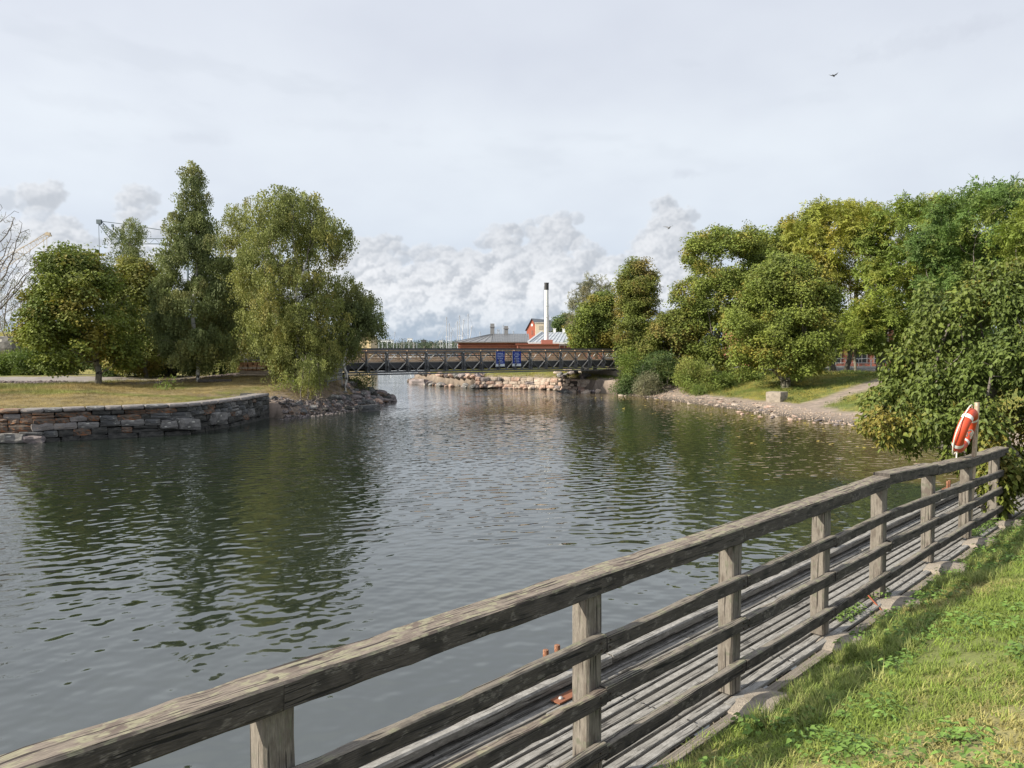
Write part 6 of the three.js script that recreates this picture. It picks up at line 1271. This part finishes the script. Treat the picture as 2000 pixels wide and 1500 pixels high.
T('maple_tree', 'tall brownish maple with open crown left of the shore maple', { seed: 35, depth: 60, base: 1402, leaf: 'maple', palette: 'maple', leaves: 2500, blobs: 62, blob: 0.2, points: 800, trunk: 0.2, fork: 0.2, crown: [[449, 1416, 26], [466, 1416, 66], [500, 1410, 92], [540, 1405, 90], [590, 1400, 84], [640, 1395, 78], [690, 1392, 72], [722, 1392, 46]] });
T('maple_tree', 'broad dense maple on the grassy shore above the grey block', { seed: 36, depth: 51.5, base: 1535, leaf: 'maple', palette: 'maple', leaves: 2900, blobs: 84, blob: 0.17, points: 820, stems: 2, spread: 0.2, fan: 0.5, trunk: 0.17, fork: 0.14, crown: [[499, 1535, 20], [520, 1530, 56], [560, 1522, 90], [610, 1516, 104], [660, 1515, 106], [700, 1516, 98], [728, 1522, 60], [738, 1526, 30]] });
T('ash_tree', 'tall yellow green ash with bare lower limbs over the brick hall', { seed: 37, depth: 65, base: 1640, leaf: 'ash', palette: 'ashGold', leaves: 2300, leafSize: 1.25, blobs: 66, blob: 0.2, points: 900, trunk: 0.21, fork: 0.02, stems: 2, spread: 1.0, fan: 0.5, shell: 0.3, crown: [[396, 1640, 22], [410, 1638, 64], [440, 1625, 94], [480, 1620, 106], [530, 1618, 100], [575, 1622, 66], [620, 1640, 46], [648, 1645, 24]] });
T('maple_tree', 'dark green maple filling the gap behind the broad shore maple', { seed: 44, depth: 69, base: 1560, leaf: 'maple', palette: 'maple', leaves: 1700, leafSize: 1.1, blobs: 46, blob: 0.2, trunk: 0.18, crown: [[428, 1560, 20], [450, 1556, 50], [500, 1556, 66], [580, 1556, 70], [650, 1556, 60], [690, 1556, 40]] });
T('maple_tree', 'green maple filling the gap between the tall brownish maple and the ash', { seed: 45, depth: 68, base: 1480, leaf: 'maple', palette: 'maple', leaves: 1500, leafSize: 1.1, blobs: 40, blob: 0.2, trunk: 0.18, crown: [[452, 1490, 18], [475, 1484, 48], [540, 1480, 62], [620, 1478, 62], [690, 1478, 40]] });
T('ash_tree', 'small ash with low bright crown standing at the white yard railing', { seed: 38, depth: 59, base: 1672, leaf: 'ash', palette: 'ash', leaves: 800, leafSize: 1.0, blobs: 28, trunk: 0.11, crown: [[596, 1692, 26], [630, 1684, 48], [668, 1674, 46], [700, 1668, 24]] });
T('ash_tree', 'large bright ash between the tall yellow green ash and the lilac', { seed: 39, depth: 60, base: 1716, leaf: 'ash', palette: 'ash', leaves: 2700, leafSize: 1.25, blobs: 70, blob: 0.19, points: 820, trunk: 0.24, crown: [[385, 1806, 26], [402, 1798, 76], [450, 1784, 100], [520, 1776, 104], [600, 1762, 96], [650, 1742, 66], [686, 1726, 34]] });
T('ash_tree', 'tall dark green ash rising over the lilac at the right edge', { seed: 40, depth: 54, base: 1900, leaf: 'ash', palette: 'ashDark', leaves: 3300, leafSize: 1.2, blobs: 84, blob: 0.18, points: 900, trunk: 0.25, crown: [[359, 1960, 36], [378, 1936, 88], [430, 1910, 112], [500, 1900, 118], [570, 1890, 104], [650, 1880, 84], [690, 1880, 50]] });
T('ash_tree', 'ash cut off by the right edge of the view, leaves over the lilac', { seed: 41, depth: 48, base: 2080, leaf: 'ash', palette: 'ash', leaves: 2600, leafSize: 1.2, blobs: 60, blob: 0.2, points: 700, trunk: 0.25, crown: [[350, 2090, 50], [380, 2080, 100], [450, 2070, 125], [560, 2065, 125], [660, 2065, 90]] });
T('thicket', 'dark backdrop of leaves between the brick hall and the right edge', { seed: 42, depth: 72, base: 1900, leaf: 'maple', palette: 'ashDark', category: 'bush', leaves: 2400, blobs: 40, stems: 4, leafSize: 1.3, trunk: 0.1, crown: [[470, 1900, 80], [540, 1900, 130], [640, 1900, 130], [720, 1900, 120]] });
[[1226, 736, 768, 17, 59, 'shrubDark', 'dark bush at the waterline under the right bridge end', 1], [1240, 692, 757, 40, 60.5, 'shrub', 'leafy bush beside the right bridge abutment', 1.1], [1292, 690, 764, 44, 58.5, 'shrubDark', 'dark bush below the low rust tinged maple', 1.1], [1266, 732, 770, 21, 57.3, 'grey', 'pale olive willow bush growing among the shore stones', 0.8], [1350, 706, 766, 36, 56, 'shrubLight', 'bright green bush on the bank left of the beach', 1], [1402, 726, 766, 34, 55.5, 'shrub', 'low green bush at the top of the beach', 1], [1372, 748, 772, 18, 54, 'shrub', 'smallest green bush at the edge of the beach stones', 0.7], [1580, 690, 729, 36, 61, 'shrubDark', 'dark bush behind the shore maple trunk', 1], [1455, 722, 757, 34, 57, 'shrub', 'green bush in the shade left of the shore maple trunk', 1]].forEach(([px, top, bot, hw, D, pal, label, ls], i) =>
  T('shore_bush', label, { seed: 60 + i, depth: D, base: px, leaf: 'shrub', palette: pal, category: 'bush', leaves: Math.round(14 * hw + 120), blobs: 20, stems: 4, trunk: 0.035, tip: 0.008, leafSize: ls, crown: [[top, px, hw * 0.45], [top + (bot - top) * 0.25, px, hw * 0.85], [top + (bot - top) * 0.6, px, hw], [bot, px, hw * 0.8]] }));
// ---- the lilac by the end of the railing
{
  const L = T('lilac_hedge', 'big lilac bush with glossy heart shaped leaves at the end of the railing', { seed: 80, depth: 14, base: 2010, leaf: 'lilac', palette: 'lilac', category: 'bush', leaves: 8600, blobs: 170, blob: 0.12, points: 2400, step: 0.17, stems: 7, spread: 1.4, fan: 0.5, fork: 0.3, trunk: 0.05, tip: 0.005, leafDepth: 4, jitter: 0.16, shell: 0.22, tilt: 1.4, flat: 0.9, rag: 0.2,
    crown: [[478, 2080, 50], [505, 2060, 98], [560, 2010, 150], [600, 1995, 188], [650, 1988, 216], [700, 1982, 238], [750, 1976, 244], [800, 1966, 264], [838, 1968, 268], [868, 1984, 240], [893, 2002, 172], [950, 2040, 92], [1000, 2060, 92]] });
  T('lilac_shoot', 'drooping lilac shoot hanging over the last bay of the railing', { seed: 81, depth: 11.2, base: 2010, leaf: 'lilac', palette: 'lilac', category: 'bush', leaves: 420, blobs: 16, points: 320, step: 0.12, stems: 2, trunk: 0.02, tip: 0.004, jitter: 0.12, tilt: 1.4, crown: [[888, 2000, 36], [920, 1984, 44], [955, 1968, 34], [985, 1960, 20]] });
  // the largest leaves one by one, on the side that faces the pier
  const one = leafGeo([[new THREE.Vector3(), new THREE.Vector3(0, -0.55, 0.83), new THREE.Vector3(0, 0.83, 0.55), 0.1, 0.074, 'heart']]), r = rng(83), mats = [0, 1, 2, 3].map((i) => { const m = leafMat(0.48, 0.2); m.color.setRGB(...[[0.09, 0.125, 0.026], [0.14, 0.16, 0.03], [0.06, 0.09, 0.026], [0.2, 0.16, 0.034]][i]); return m; });
  const facing = L.ends.map((p) => [p, p.distanceTo(new THREE.Vector3(0, EYE, 0))]).filter(([p, d]) => p.x / -p.z < 0.68 && p.y > 1.6).sort((a, b) => a[1] - b[1]).slice(0, 900);
  for (let i = 0; i < 300; i++) {
    const [p] = facing[Math.floor(i * facing.length / 300)], m = part('leaf', one, mats[r() < 0.1 ? 3 : Math.floor(r() * 3)], L.group, [p.x - L.org.x + (r() - 0.5) * 0.2, p.y - L.org.y + (r() - 0.5) * 0.2, p.z - L.org.z + 0.05 + r() * 0.12]);
    m.rotation.set((r() - 0.5) * 0.9, -0.6 + (r() - 0.5) * 2.4, (r() - 0.5) * 0.8);
  }
}
// ------------------------------------------------------------------ the wooded far shore: single trees at the near edge, a mass behind
{
  const r = rng(91), N = 5200, inst = new THREE.InstancedMesh(CLUMP.maple, LEAF, N), m = new THREE.Matrix4(), q = new THREE.Quaternion(), c = new THREE.Color();
  for (let i = 0; i < N; i++) {
    const x = lerp(-330, 90, r()), z = -488 - r() * 130, h = 0.4 + 2.2 * smoothstep(-z, 475, 600), top = 2.2 + 8.5 * fbm(x * 0.045, z * 0.06, 2, 3), y = h + top * Math.pow(r(), 0.6), s = 3.5 + 2.5 * r();
    q.setFromEuler(new THREE.Euler((r() - 0.5), r() * 6, (r() - 0.5))); inst.setMatrixAt(i, m.compose(new THREE.Vector3(x, y, z), q, new THREE.Vector3(s, s * 0.8, s))); const n = vn(x * 0.06, z * 0.06), k = 0.8 + 0.4 * r(); inst.setColorAt(i, c.setRGB(lerp(0.06, 0.11, n) * k, lerp(0.10, 0.13, n) * k, 0.06 * k));  // bluish leaf colour paints in the haze of distance
  }
  inst.name = 'far_wood'; shadowy(inst); scene.add(tag(inst, 'distant low wood along the far shore across the water', 'wood', null, 'stuff'));
  [[786, 656, 15, 430, 'maple', 'tallest dark round tree on the far shore above the bridge'], [810, 664, 9, 425, 'mapleGold', 'yellowish round tree on the far shore just right of the tallest one'], [846, 664, 11, 440, 'shrubDark', 'bluish green round tree on the far shore before the masts'], [829, 671, 8, 430, 'shrub', 'low green tree on the far shore under the dark pavilion']].forEach(([px, top, hw, D, pal, label], i) =>
    T('far_tree', label, { seed: 95 + i, depth: D, base: px, leaf: 'maple', palette: pal, leaves: 420, leafSize: 5, blobs: 20, points: 200, step: 1.5, jitter: 1.2, trunk: 0.4, tip: 0.06, ground: 0.5, crown: [[top, px, hw * 0.5], [top + 5, px, hw * 0.9], [top + 12, px, hw], [680, px, hw * 0.8]] }));
}
// ------------------------------------------------------------------ grass
function tuft(seed, n, h, wide, lean) {
  const r = rng(seed), pos = [];
  for (let i = 0; i < n; i++) {
    const a = r() * 6.283, x0 = (r() - 0.5) * wide, z0 = (r() - 0.5) * wide, L = h * (0.5 + 0.7 * r()), bend = lean * (0.3 + r()), w = 0.0028 + 0.0018 * r(), dx = Math.cos(a), dz = Math.sin(a), P = [];
    for (let k = 0; k <= 3; k++) { const t = k / 3, o = bend * t * t * L, ww = w * (1 - t * 0.9); P.push([x0 + dx * o - dz * ww, L * t * (1 - 0.25 * bend * t), z0 + dz * o + dx * ww], [x0 + dx * o + dz * ww, L * t * (1 - 0.25 * bend * t), z0 + dz * o - dx * ww]); }
    for (let k = 0; k < 3; k++) { const b = k * 2; pos.push(...P[b], ...P[b + 1], ...P[b + 2]); if (k < 2) pos.push(...P[b + 1], ...P[b + 3], ...P[b + 2]); }
  }
  const g = new THREE.BufferGeometry(); g.setAttribute('position', new THREE.Float32BufferAttribute(pos, 3)); g.computeVertexNormals(); return g;
}
const BLADE = leafMat(0.7, 0.3);
function sow(name, label, cat, geo, mat, n, seed, place, colour, parent) {
  const r = rng(seed), inst = new THREE.InstancedMesh(geo, mat, n), m = new THREE.Matrix4(), q = new THREE.Quaternion(), c = new THREE.Color(); let i = 0, tries = 0;
  while (i < n && tries++ < n * 30) {
    const p = place(r); if (!p) continue; const [x, y, z, s, tall = 1] = p;
    q.setFromEuler(new THREE.Euler((r() - 0.5) * 0.35, r() * 6.283, (r() - 0.5) * 0.35)); inst.setMatrixAt(i, m.compose(new THREE.Vector3(x, y, z), q, new THREE.Vector3(s, s * tall, s))); inst.setColorAt(i, c.setRGB(...colour(x, z, r))); i++;
  }
  inst.count = i; inst.name = name; shadowy(inst); scene.add(tag(inst, label, cat, null, 'stuff'));
}
const lawnPatch = (x, z) => fbm(x * 1.1, z * 1.1, 4, 4);
const bankAt = (r, u0, u1, n0, n1) => { const u = lerp(u0, u1, r()), n = lerp(n0, n1, r()), [x, z] = pier(u, n); return { u, n, x, z }; };
const lawnTuft = (x, z, r) => { const w = lawnPatch(x, z), dry = smoothstep(w + (r() - 0.5) * 0.3, 0.5, 0.72); return scale3(mix3([0.195, 0.262, 0.046], [0.36, 0.325, 0.12], dry), 0.7 + 0.6 * r()); };
const bare = (x, z) => fbm(x * 1.6 + 40, z * 1.6, 3, 3);
sow('lawn_grass', 'short sunlit green and straw coloured grass on the near bank beside the railing', 'grass', tuft(1, 24, 0.055, 0.10, 1.0), BLADE, 24000, 301, (r) => {
  const { n, x, z } = bankAt(r, 0.4, 15.5, BANK_N + 0.08, 2.2), uu = x * U.x + z * U.y; if (n < FENCE_N + 0.47 && posts.some(([pu]) => Math.abs(uu - pu) < 0.27)) return null; if (r() > 1.1 - 0.8 * smoothstep(bare(x, z), 0.5, 0.7)) return null;
  const e = n - BANK_N, edge = smoothstep(0.7 - e, 0, 0.6); return [x, rightHeight(x, z) - 0.004, z, 0.75 + 0.5 * r(), 0.65 + edge * 0.3 * r() + 0.35 * r()];
}, lawnTuft);
sow('lawn_grass', 'long pale grass tufts around the concrete footings of the railing', 'grass', tuft(2, 30, 0.13, 0.09, 0.8), BLADE, 1100, 302, (r) => {
  const k = 2 + Math.floor(r() * (posts.length - 2)), u = posts[k][0] + (r() - 0.5) * 1.6 - 0.25, n = FENCE_N + 0.38 + Math.pow(r(), 2) * 0.55, [x, z] = pier(u, n); if (Math.abs(u - posts[k][0]) < 0.28 && n < FENCE_N + 0.42) return null; if (vn(u * 1.7, 4) < 0.42) return null;
  return [x, rightHeight(x, z) - 0.005, z, 0.6 + 0.5 * r(), 0.7 + 0.5 * r()];
}, (x, z, r) => scale3(mix3([0.20, 0.27, 0.055], [0.42, 0.40, 0.17], r() * r()), 0.8 + 0.4 * r()));
const weedPatch = (x, z) => fbm(x * 1.5 + 9, z * 1.5, 7, 3);
sow('lawn_weeds', 'patches of low broad leaved weeds in the grass of the near bank', 'weeds', CLUMP.weed, leafMat(0.65, 0.3), 1250, 303, (r) => {
  const { n, x, z } = bankAt(r, 0.6, 15.5, BANK_N + 0.15, 2.2), e = n - BANK_N; if (weedPatch(x, z) + 0.16 * smoothstep(0.7 - e, 0, 0.6) < 0.56 + 0.10 * r()) return null; return [x, rightHeight(x, z) - 0.01, z, 0.5 + 0.5 * r()];
}, (x, z, r) => scale3([0.14, 0.235, 0.046], 0.7 + 0.55 * r()));
sow('deck_weeds', 'small green weeds sprouting along the bank side of the boardwalk', 'weeds', CLUMP.weed, leafMat(0.65, 0.25), 110, 304, (r) => { const u = lerp(2, 14, r()); if (vn(u * 2.3, 9) < 0.55) return null; const [x, z] = pier(u, BANK_N - 0.04 - 0.14 * r()); return [x, DECK - 0.02, z, 0.45 + 0.4 * r(), 1.2]; }, (x, z, r) => scale3([0.14, 0.22, 0.05], 0.7 + 0.5 * r()));
sow('dry_grass', 'dry straw coloured grass on the left bank behind the quay wall', 'grass', tuft(3, 16, 0.22, 0.30, 0.9), BLADE, 26000, 305, (r) => {
  const x = lerp(-42, -9, r()), z = lerp(-48, -24, r()), f = leftAt(x, z); if (!f.inside || f.d.quay < 0.75 || f.d.rock < 1.6) return null; const n = fbm(x * 0.3, z * 0.3, 1, 3); if (r() > 0.45 + n) return null; const far = smoothstep(f.d.quay, 5, 12); if (f.d.quay > 15) return null;
  return [x, leftHeight(x, z) - 0.02, z, 0.55 + 0.45 * r() + far * 0.4, 0.45 + 0.6 * r() * (0.4 + far)];
}, (x, z, r) => { const n = fbm(x * 0.35, z * 0.35, 1, 4); return scale3(mix3([0.42, 0.33, 0.13], [0.28, 0.29, 0.07], smoothstep(n, 0.46, 0.64)), (0.45 + 0.6 * r()) * (0.65 + 0.9 * vn(x * 1.3, z * 1.3, 4))); });
sow('rampart_grass', 'long yellow grass covering the rampart at the far left', 'grass', tuft(4, 16, 0.4, 0.5, 0.9), BLADE, 3500, 306, (r) => { const x = lerp(-66, -36, r()), z = lerp(-84, -66, r()), y = leftHeight(x, z); return [x, y - 0.03, z, 0.8 + 0.6 * r()]; }, (x, z, r) => scale3([0.36, 0.32, 0.08], 0.7 + 0.5 * r()));
const rightGrass = (f, x, z) => { const n = fbm(x * 0.4, z * 0.4, 2, 4), edge = Math.min(f.d.beach, f.d.wall * 2.2) + (n - 0.5) * 2.2, trail = trailAt(x, z, n); return f.inside && edge > 3.6 && trail < 0.35 && !(x > 22 && z < -59); };
sow('bank_grass', 'green and yellow grass on the right bank above the beach', 'grass', tuft(5, 16, 0.26, 0.3, 0.9), BLADE, 13000, 307, (r) => { const x = lerp(2, 32, r()), z = lerp(-68, -20, r()), f = rightAt(x, z); if (!rightGrass(f, x, z)) return null; return [x, rightHeight(x, z) - 0.02, z, 0.6 + 0.6 * r()]; }, (x, z, r) => { const n = fbm(x * 0.5, z * 0.5, 5, 3); return scale3(mix3([0.19, 0.25, 0.05], [0.38, 0.34, 0.08], smoothstep(n, 0.4, 0.62)), 0.7 + 0.5 * r()); });
sow('bank_weeds', 'leafy weeds along the top of the beach on the right bank', 'weeds', CLUMP.shrub, LEAF, 1500, 308, (r) => { const x = lerp(8, 30, r()), z = lerp(-62, -22, r()), f = rightAt(x, z); if (!rightGrass(f, x, z) || fbm(x * 0.5 + 3, z * 0.5, 9, 3) < 0.5) return null; return [x, rightHeight(x, z) + 0.08, z, 0.5 + 0.5 * r()]; }, (x, z, r) => scale3(mix3([0.10, 0.16, 0.03], [0.24, 0.24, 0.045], r() * r()), 0.8 + 0.4 * r()));
sow('wall_grass', 'tufts of grass on the shore above the low sea wall', 'grass', tuft(6, 16, 0.3, 0.3, 0.9), BLADE, 2600, 309, (r) => { const x = lerp(-10, 7, r()), z = lerp(-82, -58, r()), f = rightAt(x, z); if (!f.inside || f.d.wall < 0.6 || f.d.wall > 6) return null; return [x, rightHeight(x, z) - 0.03, z, 0.7 + 0.6 * r()]; }, (x, z, r) => scale3(mix3([0.30, 0.30, 0.06], [0.40, 0.34, 0.10], r()), 0.7 + 0.5 * r()));
// leaves afloat near the beach
{
  const g = leafGeo([[new THREE.Vector3(), new THREE.Vector3(1, 0, 0), new THREE.Vector3(0, 1, 0), 0.12, 0.09, 'heart']]); g.scale(1, 0.15, 1);
  sow('floating_leaves', 'yellow and brown fallen leaves afloat on the water off the beach', 'leaves', g, leafMat(0.5, 0.2), 260, 310, (r) => { const x = lerp(-2, 17, r()), z = lerp(-56, -26, r()), f = rightAt(x, z); if (f.inside || f.d.beach > 7 || r() < f.d.beach / 8) return null; return [x, 0.012, z, 0.8 + 0.8 * r()]; }, (x, z, r) => scale3(mix3([0.45, 0.36, 0.06], [0.16, 0.10, 0.04], r()), 0.8 + 0.4 * r()));
}
// ------------------------------------------------------------------ gulls
[[1307, 445, 75, 0.5, 'small dark bird in flight above the trees right of the stack'], [1628, 148, 90, -0.3, 'tiny bird high in the sky at the upper right']].forEach(([px, py, D, roll, label]) => {
  const p = atDepth(px, py, D), t = thing('bird', label, 'bird', p.toArray(), 0.8);
  const b = new THREE.SphereGeometry(0.1, 12, 8); b.scale(1.9, 0.8, 0.8); const hd = new THREE.SphereGeometry(0.055, 10, 8); hd.translate(0.2, 0.03, 0); const tl = new THREE.ConeGeometry(0.06, 0.2, 8); tl.rotateZ(Math.PI / 2); tl.translate(-0.25, 0, 0);
  part('body', [b, hd, tl], std([0.12, 0.12, 0.12], 0.8), t);
  for (const s of [-1, 1]) { const g = new THREE.ExtrudeGeometry(new THREE.Shape([new THREE.Vector2(0.1, 0), new THREE.Vector2(0.12, 0.28), new THREE.Vector2(-0.1, 0.62), new THREE.Vector2(-0.08, 0.3), new THREE.Vector2(-0.1, 0)]), { depth: 0.012, bevelEnabled: false }); g.rotateX(s * (Math.PI / 2 - 0.4)); part('wing', g, std([0.15, 0.15, 0.155], 0.8), t); }
  t.rotation.z = roll;
});
renderer.render(scene, camera);
